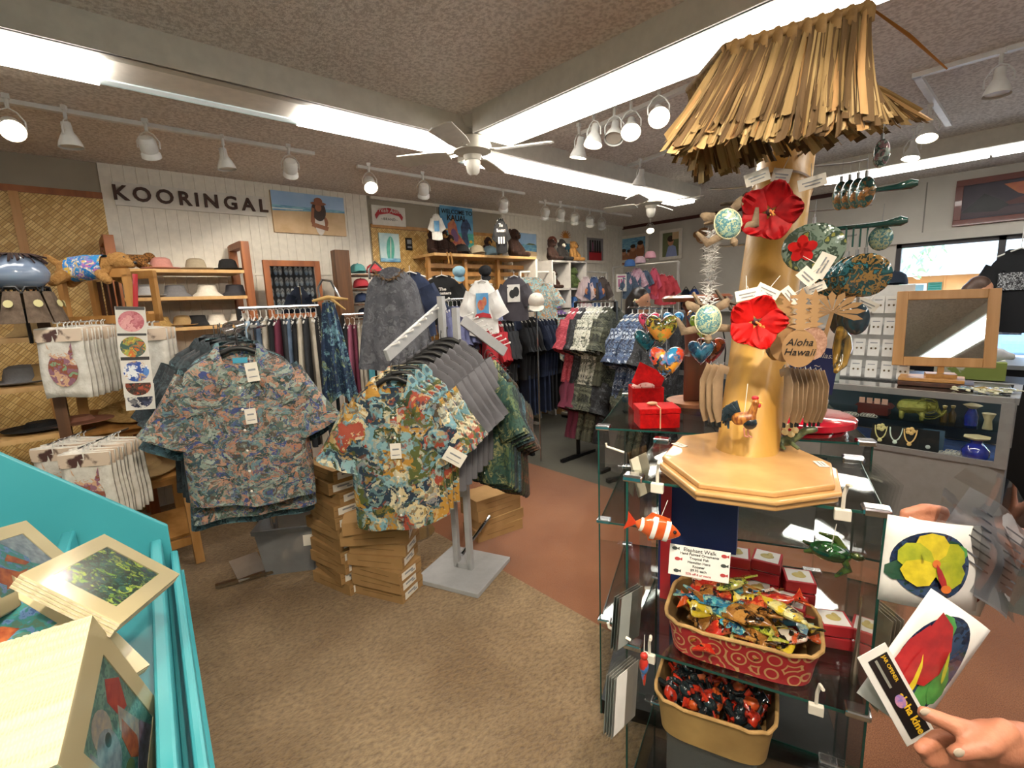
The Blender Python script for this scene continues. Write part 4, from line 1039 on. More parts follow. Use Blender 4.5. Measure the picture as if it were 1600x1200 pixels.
seq = [('h', 'second scenic hawaiian shirt behind the front one'), ('h', 'third scenic hawaiian shirt on the slanted arm'), ('g', 'grey tee nearest the hawaiian shirts'), ('g', 'second of the grey tees on the slanted arm'), ('g', 'third of the grey tees on the slanted arm'), ('g', 'fourth of the grey tees on the slanted arm'), ('g', 'fifth of the grey tees, near the rack post'), ('g', 'tallest grey tee by the top of the rack post')]
for k, (kd, lb) in enumerate(seq):
    t = (k + 1) / len(seq); loc = F2.lerp(end1, t) + Vector((0, 0, 0)); rz = f2.rotation_euler.z - .1 * t + R.uniform(-.05, .05)
    src = b3 if kd == 'h' else b4
    if kd == 'h' and not used3: o = b3; used3 = True; o.location = loc; o.rotation_euler = (0, 0, rz); o['label'] = lb
    elif kd == 'g' and not used4: o = b4; used4 = True; o.location = loc; o.rotation_euler = (0, 0, rz); o['label'] = lb
    else: o = dup(src, loc, rz, lb)
s2 = PD(758, 566, 2.72); e2 = PD(792, 600, 3.0)
for k in range(9):
    t = k / 8; mt = (p_green, p_green, p_dark, p_green, p_teal, p_brown, p_olive, p_brown, p_brown)[k]
    lb = ['green leaf shirt nearest the post on the right arm', 'second green leaf shirt on the right arm', 'dark leaf shirt between the green ones on the right arm', 'green leaf shirt with pale leaves on the right arm', 'teal leaf shirt on the right arm', 'brown floral shirt on the right arm', 'olive print shirt near the end of the right arm', 'brown floral shirt next to the last on the right arm', 'brown floral shirt at the very end of the right arm'][k]
    o = dup(b3, s2.lerp(e2, t), VF(760) - .75 - .2 * t + R.uniform(-.05, .05), lb, None, mats={'root': mt, 'collar': mt, 'placket': mt})
    o.scale = (.78, 1, .98)
# ---- shoe boxes ----
m_box = mat('kraft_cardboard', 'a98455', .85, c2='9a7749', s=8)
m_boxd = mat('kraft_dark', '6f5330', .9)
bx0 = thing('cardboard_box', 'x', 'box')
MB().box((0, 0, .033), (.33, .2, .066)).build('carton', m_box, bx0, smooth=False, bevel=.002)
MB().box((0, -.1005, .035), (.2, .001, .002)).box((.1655, 0, .04), (.001, .19, .002)).build('lid_seam', m_boxd, bx0, smooth=False)
MB().box((.1655, -.015, .032), (.0015, .12, .04)).build('label', m_tag, bx0, smooth=False)
MB().box((.166, -.015, .037), (.0015, .07, .01)).box((.166, .02, .025), (.0015, .03, .008)).build('barcode', m_greym, bx0, smooth=False)
def stack(p, n, rz, label, jit=.03, z0=0, sc_=1.0, drift=(0, 0), group=None):
    for k in range(n):
        loc = Vector((p.x + R.uniform(-jit, jit) * .5 + drift[0] * k, p.y + R.uniform(-jit, jit) * .5 + drift[1] * k, z0 + k * .067 * sc_))
        lb = label + (', topmost of its stack' if k == n - 1 else ', bottom of its stack' if k == 0 else ', lower middle of its stack' if k < n / 2 else ', upper middle of its stack')
        g = None if k in (0, n - 1) else (group + (' lower' if k < n / 2 else ' upper'))
        dup(bx0, loc, rz + R.uniform(-.12, .12), lb, g, sc_)
q = PZ(552, 935, 0); stack(Vector((q.x + .05, q.y + .22, 0)), 11, VF(550) - 1.0, 'kraft shoe box in the tall stack between racks', .02, group='tall stack boxes')
q = PZ(602, 925, 0); stack(Vector((q.x + .03, q.y - .0, 0)), 3, VF(600) - .6, 'kraft shoe box in the low stack by the base plate', .03, group='low front stack boxes')
stack(Vector((q.x + .02, q.y + .01, 0)), 2, VF(600) - .45, 'kraft shoe box on top of the low front stack', .03, z0=.202, group='front stack upper boxes')
stack(Vector((q.x + .01, q.y + .02, 0)), 2, VF(600) - .1, 'wider kraft box turned across the front stack', .02, z0=.338, sc_=1.1, group='front stack turned boxes')
q = PZ(775, 838, 0); stack(Vector((q.x + .05, q.y + .1, 0)), 4, VF(775) + .55, 'kraft box in the pile under the green shirts', .03, sc_=1.1, group='boxes under the green shirts')
C.objects.unlink(bx0)
for c_ in kids(bx0): C.objects.unlink(c_)
# ---------------- racks in the middle and back of the shop ----------------
def plain(n, c, c2=None): return mat('cloth_' + n, c, .92, c2=c2, s=14, bump=.1, bs=50)
c_navy_, c_blk_, c_char, c_red_, c_peri = plain('navy', '25304a', '1e273d'), plain('black', '151619'), plain('charcoal', '2b2d31'), plain('red', 'b02a33', '9a222c'), plain('periwinkle', '6f7398', '5f6386')
c_maroon, c_steel, c_lblue, c_cream, c_pinkc, c_cyan = plain('maroon', '6a2a3e'), plain('steel_blue', '5a6b80', '45566a'), plain('light_blue', '9db4c8'), plain('cream', 'b9b0a0', 'a39a8a'), plain('rose', 'a05a70'), plain('cyan', '58a9b8')
p_tie = pmat('tie_dye', ['7fb4bf', 'a9c9c4', 'c98f5a', '6aa5b4', 'd8c8a8', '8fc0c4'], 9, 1.0, vor=False, seed=3)
p_fern = pmat('fern_print', ['d0cfc0', '3b4038', 'c8c7b8', 'bdbfae', '5a6050', 'cfcfc2'], 34, 1.3, seed=14, ds=14)
p_olfern = pmat('olive_fern_print', ['55584a', '22261f', '6a6c58', '3a3d30'], 24, 1.2, seed=15, ds=12)
p_blw = pmat('blue_white_print', ['3a4c6c', 'aeb9c8', '27344c', '5a7090', '1f2a40'], 26, 1.2, seed=16, ds=12)
p_redw = pmat('red_print', ['a83a48', '8a2634', 'bf5a62'], 24, 1.1, seed=17)
p_bkw = pmat('black_leaf_print', ['16171a', '24262a', '16171a', '4a4d52'], 24, 1.1, seed=18)
p_spot = pmat('black_white_spot', ['15161a', '15161a', '15161a', 'd0ccc4', '15161a'], 60, .4, seed=2)
def cord(o): MB().tube([(0, 0, .05), (0, 0, (CEIL - o.location.z) / o.scale[2])], .004).build('hanging_cord', m_wp, o)
def proto_garment(name, mk_, hang=True):
    o = mk_.build(name, c_char); tag(o, 'x', 'shirt')
    if hang:
        h = MB(); h.tube([(-.15, 0, -.05), (0, 0, .005), (.15, 0, -.05)], .006, 5).tube([(0, 0, 0), (0, 0, .05), (0, .025, .06), (0, .03, .05)], .003, 5)
        h.build('hanger', m_wp, o)
    C.objects.unlink(o)
    for c_ in list(C.objects):
        if c_.parent == o: KIDS.setdefault(o.name, []); KIDS[o.name].append((c_, [])); C.objects.unlink(c_)
    return o
shb, _ = shirt_meshes(hw=.23, L=.7, th=.03, seed=5, collar=False, res=18)
P_shirt = proto_garment('shirt', shb)
stb, _ = shirt_meshes(hw=.21, L=.62, th=.028, seed=6, collar=False, res=18)
P_tee = proto_garment('tee_shirt', stb)
db = MB(); db.grid(lambda u, v: (.2 * math.cos(2 * PI * u) * (.55 + .45 * min(1, v * 2.5)), .03 * math.sin(2 * PI * u) + .012 * math.sin(u * 44) * v, -.02 - .95 * v), 26, 10, wrap=True)
P_long = proto_garment('sundress', db)
pb = MB(); pb.grid(lambda u, v: (.16 * math.cos(2 * PI * u), .022 * math.sin(2 * PI * u) + .008 * math.sin(u * 30), -.03 - .48 * v), 20, 5, wrap=True)
P_short = proto_garment('shorts', pb)
def rail(label, a, b, m=None, posts=True, cat='clothes rack', name='clothes_rack', r=.012):
    a = Vector(a); b = Vector(b)
    t = thing(name, label, cat, (a.x, a.y, 0), math.atan2((b - a).y, (b - a).x)); Ln = Vector((b.x - a.x, b.y - a.y)).length
    MB().tube([(0, 0, a.z), (Ln, 0, b.z)], r).build('rail', m or m_chrome, t)
    if posts:
        for x in (0, Ln):
            MB().box((x, 0, a.z / 2), (.028, .028, a.z)).build('post', m or m_blackm, t, smooth=False)
            MB().box((x, 0, .02), (.04, .5, .03)).build('foot', m or m_blackm, t, smooth=False)
    return t
def fill(proto, a, b, items, group, drop=.07, yaw=0, jit=.12, scale=1.0, cat=None, name=None):
    """hang garments along a-b; items: list of (material, label)"""
    a = Vector(a); b = Vector(b); n = len(items); d = b - a; base = math.atan2(d.y, d.x) + PI / 2 + yaw
    for k, (m, lb) in enumerate(items):
        p = a.lerp(b, (k + .5) / n) - Vector((0, 0, drop))
        o = dup(proto, p, (0, R.uniform(-.03, .03), base + R.uniform(-jit, jit)), lb, group + ' (%s)' % lb, scale, mats={'root': m})
        if cat: o['category'] = cat
    return
def many(*runs):
    o = []
    for m, lb, n in runs: o += [(m, lb)] * n
    return o
# long garments behind the reef shirts
a, b = PY(372, 482, 3.75), PY(497, 480, 3.75); b.z = a.z
rail('long black rail of sundresses behind the reef print shirts', a, b)
fill(P_long, a, b, [(x, l + ' on the rail behind the reef print shirts') for x, l in ((c_blk_, 'black sundress'), (c_lblue, 'light blue sundress'), (c_char, 'charcoal sundress'), (c_steel, 'steel blue sundress'), (c_cream, 'cream sundress'), (c_blk_, 'black sundress'), (c_maroon, 'maroon sundress'), (c_char, 'charcoal sundress'), (c_steel, 'steel blue sundress'), (c_blk_, 'black sundress'), (c_cream, 'cream sundress'), (c_char, 'charcoal sundress'), (c_cream, 'cream sundress'), (c_blk_, 'black sundress'))], 'sundresses', yaw=-.45)
a, b = PY(534, 492, 3.85), PY(578, 492, 3.85); b.z = a.z
rail('short rail of wraps between the navy and grey sarongs', a, b)
fill(P_long, a, b, [(x, l + ' between the navy and grey sarongs') for x, l in ((c_blk_, 'black wrap'), (c_pinkc, 'rose wrap'), (c_maroon, 'maroon wrap'), (c_cream, 'cream wrap'), (c_cream, 'cream wrap'), (c_cyan, 'cyan wrap'))], 'wraps', yaw=-.5, scale=.75)
a, b = PY(372, 482, 3.72), PY(497, 480, 3.72); b.z = a.z; fill(P_short, a, b, [(p_spot, 'black spotted tie top hanging in front of the sundresses')] * 11, 'black tie tops', yaw=-.2, scale=.42, cat='top')
# navy pareo on a stand
p_nav = pmat('navy_palm_print', ['1e3350', '1a2c46', '1e3350', '6f97a4', '223a5a', '1a2c46', '8a9a70'], 12, 1.4, seed=20, ds=10)
q = PD(512, 470, 3.05)
ns = thing('display_stand', 'slim stand with a chrome loop holding the navy sarong', 'stand', (q.x, q.y, 0), VF(512))
MB().tube([(0, 0, 0), (0, 0, q.z)], .012).build('pole', m_chrome, ns); MB().lathe([(0, 0), (.14, 0), (.14, .012), (0, .014)], 20).build('base', m_chrome, ns)
MB().tube([(-.045, 0, q.z), (-.05, 0, q.z + .08), (-.02, 0, q.z + .13), (.03, 0, q.z + .12), (.06, 0, q.z + .05), (.08, 0, q.z)], .008).build('loop', m_chrome, ns)
MB().tube([(-.09, -.02, q.z), (0, -.03, q.z + .02), (.12, -.02, q.z + .005)], [.008, .014, .006]).tube([(.02, -.03, q.z + .01), (.1, -.05, q.z - .06)], [.01, .004]).build('straw_bow', mat('raffia', 'b08e55', .8), ns)
def drape(name, label, m, top, w0, w1, L, rz, th=.05, pleats=5, skew=0):
    b = MB(); b.grid(lambda u, v: ((u - .5) * (w0 + (w1 - w0) * v ** .8) + skew * v, -math.sin(u * PI) * th - .022 * math.sin(u * PI * 2 * pleats) * (.4 + v), -L * v - .03 * math.sin(u * PI * 3) * v), 60, 12)
    b.grid(lambda u, v: ((u - .5) * (w0 + (w1 - w0) * v ** .8) + skew * v, math.sin(u * PI) * th + .012 * math.sin(u * PI * 2 * pleats), -L * v * .97), 40, 8)
    o = b.build(name, m); o.location = top; o.rotation_euler = (0, 0, rz); return tag(o, label, 'sarong')
drape('sarong', 'navy sarong with pale green palm print hanging from a chrome loop', p_nav, q + Vector((0, 0, -.01)), .07, .22, .62, VF(512), pleats=3, skew=.02)
q = PD(612, 428, 3.15)
gs_ = thing('display_stand', 'stand with a tall chrome hoop holding the grey sarong', 'stand', (q.x, q.y, 0), VF(612))
MB().tube([(0, 0, 0), (0, 0, q.z)], .012).build('pole', m_chrome, gs_); MB().lathe([(0, 0), (.16, 0), (.16, .012), (0, .014)], 20).build('base', m_chrome, gs_)
MB().tube([(-.14, 0, q.z - .03), (-.14, 0, q.z + .03), (-.1, 0, q.z + .08), (-.05, 0, q.z + .03), (-.04, 0, q.z - .05)], .008).build('hoop', m_chrome, gs_)
p_gsar = pmat('grey_hibiscus_print', ['4e4f55', '5d5e64', '47484e', '6a6b70', '55565c'], 12, 1.3, seed=21, ds=8)
sb_ = MB(); 
def sar(u, v):
    w = .3 + .22 * v ** .8; top = .1 * (1 - (2 * u - 1) ** 2)
    return ((u - .5) * w, -math.sin(u * PI) * .07 - .015 * math.sin(u * 30) * v, (top - .06) * (1 - v) - .62 * v - .05 * (u - .3) * v)
sb_.grid(sar, 50, 14).grid(lambda u, v: (sar(u, v)[0], -sar(u, v)[1] * .8, sar(u, v)[2]), 30, 8)
o = sb_.build('sarong', p_gsar); o.location = q; o.rotation_euler = (0, 0, VF(612)); tag(o, 'large grey hibiscus print sarong draped wide behind the grey rack', 'sarong')
lei = thing('leaf_lei', 'dark brown leaf lei around the neck of the grey sarong', 'lei', q + Vector((0, 0, 0)), VF(612)); lb = MB()
for k in range(46):
    a_ = k / 45; c = Vector((-.12 + .2 * a_, -.07 - .02 * math.sin(a_ * PI), .03 - .07 * math.sin(a_ * PI))); d = Vector((R.uniform(-1, 1), -.3, R.uniform(-1.3, .4))).normalized() * .05; s2_ = d.orthogonal().normalized() * .008
    lb.F([lb.V(c - s2_), lb.V(c + d * .5 + s2_), lb.V(c + d), lb.V(c + s2_)])
lb.build('leaves', mat('dried_leaf', '3a2a1e', .8, c2='7a5a30', s=30), lei)
q2 = PD(640, 425, 3.7); o = dup(P_tee, q2 + Vector((0, 0, 0)), VF(640), 'navy tee hanging just above the grey sarong', None, .8, mats={'root': c_navy_}); MB().tube([(0, .02, 0), (0, .02, -o.location.z / .8)], .01).build('stand_pole', m_chrome, o)
# ---- rooster wall unit ----
un = thing('wall_display', 'pine wall unit with a long top shelf and slatted back under the rooster poster', 'shelf', (3.02, 4.5, 0))
UW = 1.5
MB().box((UW / 2, .15, 2.12), (UW + .04, .42, .03)).build('top_shelf', w_light, un, smooth=False)
for x in (0, .5, 1.0): MB().box((x, .1, 1.05), (.04, .04, 2.1)).build('post', w_pine, un, smooth=False)
st_b = MB()
for k in range(14): st_b.box((UW / 2, .16, .85 + k * .09), (UW, .015, .05))
st_b.build('slats', w_pine, un, smooth=False)
MB().box((UW + .02, .15, 1.07), (.035, .42, 2.08)).build('side_panel', m_white, un, smooth=False)
def garment_at(proto, px, py, d, m, label, rz=0, scale=1.0, cat='shirt', name=None, group=None):
    o = dup(proto, PD(px, py, d), VF(px) + rz, label, group, scale, mats={'root': m}); o['category'] = cat
    if name: o.name = name
    return o
bt = garment_at(P_tee, 690, 430, 4.9, c_blk_, 'black tee lettered The Roosters on the slatted wall unit', 0, (.92, .8, .8))
text('lettering', 'The\nRoosters', m_board, bt, (0, -.045, -.2), UP, .05, .002, bold=.002)
pr_ = MB().box((0, -.045, -.37), (.22, .002, .1)); pr_.build('print', mat('dark_tee_print', '34402f', .8, c2='14160f', s=25), bt, smooth=False)
wt = garment_at(P_tee, 752, 438, 4.55, m_tshirt_w, 'white tee with a blue rooster picture and red banner', 0, (.68, .8, .85))
MB().box((0, -.045, -.26), (.17, .002, .24)).build('print', mat('print_blue', '3b7fb4'), wt, smooth=False)
MB().prism(ell(-.02, -.27, .05, .06, 12), 0, .002, Matrix.Translation((0, -.047, 0)) @ RT).prism(ell(.03, -.23, .03, .05, 12), 0, .003, Matrix.Translation((0, -.047, 0)) @ RT).build('rooster', mat('rooster_rust', 'a8433c'), wt, smooth=False)
MB().prism([(-.12, -.42), (-.1, -.37), (0, -.35), (.1, -.37), (.12, -.42), (0, -.4)], 0, .002, Matrix.Translation((0, -.045, 0)) @ RT).build('banner', m_redp, wt, smooth=False)
dt = garment_at(P_tee, 803, 431, 4.75, plain('slate', '47444a'), 'slate grey tee with a black and white rooster photo', -.1, (.62, .8, .7))
MB().box((-.01, -.045, -.24), (.2, .002, .24)).build('print', m_board, dt, smooth=False)
MB().prism(ell(-.03, -.25, .05, .06, 12), 0, .002, Matrix.Translation((0, -.047, 0)) @ RT).prism(ell(.03, -.22, .05, .07, 12), 0, .003, Matrix.Translation((0, -.047, 0)) @ RT).build('rooster', m_black, dt, smooth=False)
o = garment_at(P_tee, 681, 334, 5.0, m_tshirt_w, 'tiny white tee hanging left of the rooster poster', 0, (.26, .6, .42)); cord(o); MB().box((0, -.045, -.3), (.2, .004, .25)).build('print', mat('print_blue', '3b7fb4'), o, smooth=False)
o = garment_at(P_tee, 782, 341, 5.35, c_blk_, 'small black tee with white print hanging right of the rooster poster', 0, (.3, .8, .6)); cord(o); text('lettering', 'The\nRoosters', m_board, o, (0, -.05, -.18), UP, .09, .004); MB().box((-.09, -.05, -.4), (.05, .004, .12)).box((0, -.05, -.4), (.05, .004, .12)).box((.09, -.05, -.4), (.05, .004, .12)).build('print', m_board, o, smooth=False)
for px, py, d, c, lb in ((716, 428, 4.7, '7fa5b8', 'pale blue cap hanging on the slatted unit beside the black tee'), (757, 427, 4.7, '1b1b1e', 'black cap with a yellow mark hanging above the slate tee')):
    o = hat('cap', lb, hatcol('hang' + c, c), PD(px, py, d), 'cap', rz=VF(px), group=None, s=.65); o.rotation_euler = (PI / 2 - .3, 0, VF(px) + .5)
TS = 2.135
def top(px, y=4.6): return (PY(px, 390, y).x, y, TS)
for px, c, lb in ((721, '1f1f22', 'black cap on the top shelf under the rooster poster'), (745, '9a8f78', 'khaki cap on the top shelf under the rooster poster'), (765, '86a4b4', 'pale blue cap on the top shelf right of the khaki one')):
    hat('cap', lb, hatcol('top' + c, c), top(px), 'cap', rz=R.uniform(-.6, .2), group=None)
for px, s_, lb in ((676, .95, 'brown plush monkey with pale face sitting leftmost on the top shelf'), (692, 1.0, 'brown plush monkey second from the left on the top shelf'), (703, .8, 'small brown plush monkey left of the black cap'), (762, .9, 'small brown plush monkey behind the pale blue cap'), (803, 1.25, 'large brown plush monkey at the right end of the top shelf')):
    x, y, z = top(px, 4.62 if px != 762 else 4.75); plush(lb, (x, y, z), .1, m_fbrown, m_fgold if px != 803 else m_fbrown, s=s_, group=None)
pm_ = [o_ for o_ in C.objects if o_.get('label', '').startswith('brown plush monkey with pale')][0]
o = MB().tube([(0, 0, 0), (.01, -.01, -.07), (.0, -.02, -.13)], [.009, .008, .012]).tube([(.05, 0, 0), (.06, -.01, -.08), (.055, -.02, -.14)], [.009, .008, .012]).build('leg', m_fgold, pm_, loc=(-.03, -.28, .0))
# ---- tie dye and cube shelf ----
m_melw = mat('white_laminate', 'cfccc8', .45)
cb = thing('cube_shelf', 'white cube shelf with plush toys in its open cells', 'shelf', (PY(862, 411, 4.5).x, 4.5, 0))
CW, CH = .72, 2.1
fb = MB()
for x in (0, CW / 2, CW): fb.box((x, .18, CH / 2), (.025, .38, CH))
for z in (CH, CH - .37, CH - .74, CH - 1.11, .3): fb.box((CW / 2, .18, z), (CW, .38, .025))
fb.box((CW / 2, .37, CH / 2), (CW, .01, CH)); fb.build('carcass', m_melw, cb, smooth=False)
cx = cb.location.x
m_fgreen = fur('green', '56683a', '3c4a28'); m_fblue = fur('blue', '4f7fc4', '36609c'); m_fpur = fur('violet', '7a5fa0', '5a4680')
for i, (x, c, f_, s_, lb) in enumerate(((.12, 1, m_fbrown, .9, 'dark brown plush in the upper left cell of the cube shelf'), (.2, 2, m_fpur, .8, 'violet plush in the lower left cell of the cube shelf'), (.54, 1, m_fgreen, 1.05, 'green plush in the upper right cell of the cube shelf'), (.55, 2, m_fblue, .9, 'blue plush in the lower right cell of the cube shelf'), (.1, 3, m_fgreen, .8, 'olive plush in the bottom left cell of the cube shelf'))):
    plush(lb, (cx + x, 4.6, CH - .37 * c + .013), .1, f_, s=s_, group=None)
for x, f_, mz, s_, lb in ((.1, m_fbrown, None, 1.0, 'dark plush bear leftmost on top of the cube shelf'), (.3, m_fblack, m_fwhite, 1.05, 'black and white plush dog on top of the cube shelf'), (.56, m_fgold, m_fgold, 1.0, 'golden plush bear on top of the cube shelf')):
    plush(lb, (cx + x, 4.6, CH + .013), .1, f_, mz, s=s_, group=None)
rail('white rail of tie dye tees left of the cube shelf', PY(812, 425, 4.55), PY(866, 425, 4.55), m_wp)
garment_at(P_tee, 822, 433, 5.35, p_tie, 'tie dye tee at the left of the white rail', .5, .55)
garment_at(P_tee, 836, 433, 5.3, p_tie, 'second tie dye tee partly behind the front one', .3, .55)
garment_at(P_tee, 851, 442, 5.1, p_tie, 'cyan and orange tie dye tee hanging lowest beside the cube shelf', 0, .6)
o = hat('cap', 'white cap with a dark badge on the rack in front of the tie dye tees', c_wht, PD(838, 474, 4.6), 'cap', rz=VF(838), group=None, s=.8); o.rotation_euler = (.9, 0, VF(838))
q = PD(838, 470, 4.6); tag(MB().tube([(q.x, q.y, 0), (q.x, q.y, q.z - .04)], .008).build('cap_stand', m_chrome), 'thin chrome cap stand under the white cap', 'stand')
# kids tees near the corner
rail('white rail of small kids tees right of the cube shelf', PY(912, 424, 4.6), PY(948, 426, 4.6), m_wp)
for px, c, lb in ((915, plain('pale_pink', 'cdb9b9'), 'pale pink kids top on the rail near the corner'), (928, plain('denim', '3d4f72'), 'denim blue kids tee with an orange shell on the rail near the corner'), (941, plain('brown', '4a403c'), 'brown kids tee on the rail near the corner')):
    o = garment_at(P_tee, px, 432, 5.75, c, lb, .15, (.36, 1, .62))
    MB().prism(ell(0, -.28, .05, .06, 12), 0, .003, Matrix.Translation((0, -.05, 0)) @ RT).build('print', mat('sign_orange', 'c07a50', .7), o, smooth=False)
cu = thing('corner_shelf', 'white shelves of kids clothes in the far corner', 'shelf', (6.62, 3.6, 0))
sb2 = MB()
for z in (.5, .95, 1.35): sb2.box((.22, .65, z), (.42, 1.7, .03))
for y in (-.2, 1.5): sb2.box((.22, y, .75), (.42, .03, 1.4))
sb2.build('carcass', m_melw, cu, smooth=False)
ks = PD(971, 442, 6.3); si = thing('info_sign', 'white card sign printed with small pink pictures among the kids clothes', 'sign', ks, VF(971)); MB().box((0, 0, 0), (.13, .006, .22)).build('card', m_board, si, smooth=False); MB().box((-.03, -.004, 0), (.02, .002, .1)).box((0, -.004, 0), (.02, .002, .1)).box((.03, -.004, 0), (.02, .002, .1)).box((0, -.004, .08), (.1, .002, .02)).build('print', mat('print_pink', 'b06088'), si, smooth=False)
MB().tube([(0, 0, -.11), (0, .02, -ks.z)], .006).build('post', m_chrome, si)
ra, rb_ = PX(958, 418, 6.5), PX(1060, 420, 6.5); rb_.z = ra.z; rail('rail of kids clothes along the far corner wall', ra, rb_, m_wp)
for px, py, c, sc_, lb in ((982, 425, c_steel, .7, 'slate blue kids tee beside the card sign'), (995, 418, pmat('pink_print', ['c8a0b0', 'd8bcc8', 'b88498'], 30, .8), .75, 'pink printed baby outfit hanging highest in the far corner'), (1008, 422, c_steel, .6, 'blue grey kids tee behind the pink outfit'), (1022, 418, plain('hotpink', 'cf5a72'), .5, 'hot pink kids dress with a hooded top'), (1034, 428, plain('coral', 'c4454f'), .8, 'coral red kids tee right of the hot pink dress'), (1046, 430, plain('coral', 'c4454f'), .75, 'coral red kids tee at the end of the corner rail')):
    garment_at(P_tee, px, py, 6.3, c, lb, .1, (sc_ * .55, 1, sc_ * (1.3 if px == 1022 else .8)))
for px, py, c, lb in ((984, 412, '3f66a0', 'blue patterned sun hat above the slate kids tee'), (1000, 407, 'c8a9b4', 'pink baby hat above the pink outfit'), (1016, 399, 'd8a0ae', 'pale pink hat topping the hot pink dress')):
    hat('kids_hat', lb, hatcol(c, c), PD(px, py + 6, 6.2), 'round', rz=0, group=None, s=.8)
# back wall shelf with backpacks
wsf = thing('wall_ledge', 'white ledge shelf under the monkey face sign', 'shelf', (6.9, 2.35, 1.35)); MB().box((.1, .5, 0), (.24, 1.3, .03)).build('board', m_melw, wsf, smooth=False); [MB().box((.1, y_, -.67), (.2, .04, 1.33)).build('support', m_melw, wsf, smooth=False) for y_ in (-.1, 1.1)]
for i, (px, py, c) in enumerate(((1085, 440, '2f4f9a'), (1072, 446, '23282f'))):
    bk = thing('backpack', ['blue patterned kids backpack on the far wall ledge', 'black kids backpack beside the blue one on the ledge'][i], 'backpack', (6.95 - .05, PX(px, py, 6.9).y, 1.366), -PI / 2)
    MB().tube([(0, 0, 0), (0, 0, .1), (0, 0, .25), (0, 0, .3)], [(.09, .06), (.1, .07), (.085, .06), (.04, .03)], 14).build('bag', pmat('bag%d' % i, [c, '1c2a50', c], 30, .6), bk); MB().tube([(-.03, 0, .3), (0, 0, .34), (.03, 0, .3)], .006).build('handle', m_black, bk)
# ---- middle rails ----
a, b = PY(690, 468, 4.0), PY(748, 469, 4.0); b.z = a.z; rail('black rail of periwinkle tees behind the grey rack', a, b)
fill(P_shirt, a, b, many((c_peri, 'periwinkle tee on the rail behind the grey rack', 7), (c_cream, 'cream tee on the rail behind the grey rack', 2)), 'rail behind the grey rack', yaw=-.5)
a, b = PY(752, 492, 3.7), PY(800, 492, 3.7); b.z = a.z; rail('lower black rail of red and black tees', a, b)
fill(P_tee, a, b, many((c_red_, 'red tee on the lower rail behind the grey arm', 7), (c_char, 'charcoal tee on the lower rail beside the red ones', 5)), 'lower rail', yaw=-.5)
a, b = PY(752, 472, 4.25), PY(800, 472, 4.25); b.z = a.z; rail('upper rail of lilac tops above the red tees', a, b)
fill(P_shirt, a, b, many((plain('lilac', '7d84ac'), 'lilac top on the upper rail above the red tees', 6), (c_navy_, 'navy top on the upper rail above the red tees', 3)), 'upper rail', yaw=-.5)
a, b = PY(806, 487, 4.1), PY(898, 487, 4.1); b.z = a.z; rail('long black rail of navy and black shirts in the middle of the shop', a, b)
fill(P_shirt, a, b, many((c_char, 'charcoal shirt at the left of the long middle rail', 4), (c_navy_, 'navy shirt on the long middle rail', 5), (c_blk_, 'black shirt at the right of the long middle rail', 7)), 'long middle rail', yaw=-.35)
a2, b2_ = a - Vector((0, .05, .62)), b - Vector((0, .05, .62)); fill(P_short, a2, b2_, many((c_navy_, 'navy shorts on the lower tier of the long middle rail', 5), (c_blk_, 'black shorts on the lower tier of the long middle rail', 8)), 'lower tier', yaw=-.35, cat='shorts'); rail('lower rail of shorts beneath the long middle rail', a2, b2_, posts=False)
drape('tie_dye_towel', 'pale blue and orange tie dye cloth hung at the end of the long rail', p_tie, PD(893, 495, 4.9), .3, .26, .42, VF(893) + .3, th=.02, pleats=4)
a, b = PZ(905, 0, 0), 0
cb2 = thing('carton', 'large plain cardboard carton on the floor under the navy shirts', 'box', tuple(PZ(842, 628, 0) - Vector((.3, .6, 0))), .5); MB().box((0, 0, .15), (.42, .34, .3)).build('carton', m_box, cb2, smooth=False, bevel=.004); MB().box((0, 0, .301), (.42, .05, .002)).build('tape', mat('tape', 'b8a078', .3), cb2, smooth=False)
# aisle rack on the right
a, b = PD(900, 481, 4.7), PD(962, 478, 4.35); b.z = a.z = 1.56
rail('chrome rack of fern print aloha shirts along the aisle', a, b)
fill(P_shirt, a + Vector((0, 0, 0)), b, [(p_redw, 'red print shirt at the left end of the aisle rack'), (p_redw, 'red print shirt next to the leftmost on the aisle rack'), (p_bkw, 'black leaf print shirt behind the red ones on the aisle rack'), (p_bkw, 'second black leaf print shirt on the aisle rack'), (p_fern, 'white fern print shirt on the aisle rack'), (p_fern, 'white fern print shirt on the aisle rack'), (p_fern, 'white fern print shirt on the aisle rack'), (p_fern, 'white fern print shirt on the aisle rack'), (p_olfern, 'grey green fern shirt at the near end of the aisle rack'), (p_olfern, 'grey green fern shirt at the near end of the aisle rack')], 'aisle rack', drop=.05, yaw=.1, scale=(1.0, 1.6, 1.0))
al, bl = a - Vector((0, 0, .55)), b - Vector((0, 0, .55))
fill(P_shirt, al, bl, [(c_maroon, 'maroon shirt on the lower tier of the aisle rack'), (c_maroon, 'maroon shirt on the lower tier of the aisle rack'), (p_olfern, 'olive fern shirt on the lower tier of the aisle rack'), (p_olfern, 'olive fern shirt on the lower tier of the aisle rack'), (p_olfern, 'olive fern shirt on the lower tier of the aisle rack'), (p_bkw, 'black fern shirt on the lower tier of the aisle rack'), (p_bkw, 'black fern shirt on the lower tier of the aisle rack')], 'lower aisle tier', drop=.05, yaw=.1, scale=(.9, 1.8, 1.0))
rail('lower chrome rail of the aisle rack', al, bl, posts=False)
a, b = PD(984, 492, 4.1), PD(1048, 492, 3.7); b.z = a.z = 1.5
rail('chrome rack of blue and white print shirts behind the red boxes', a, b)
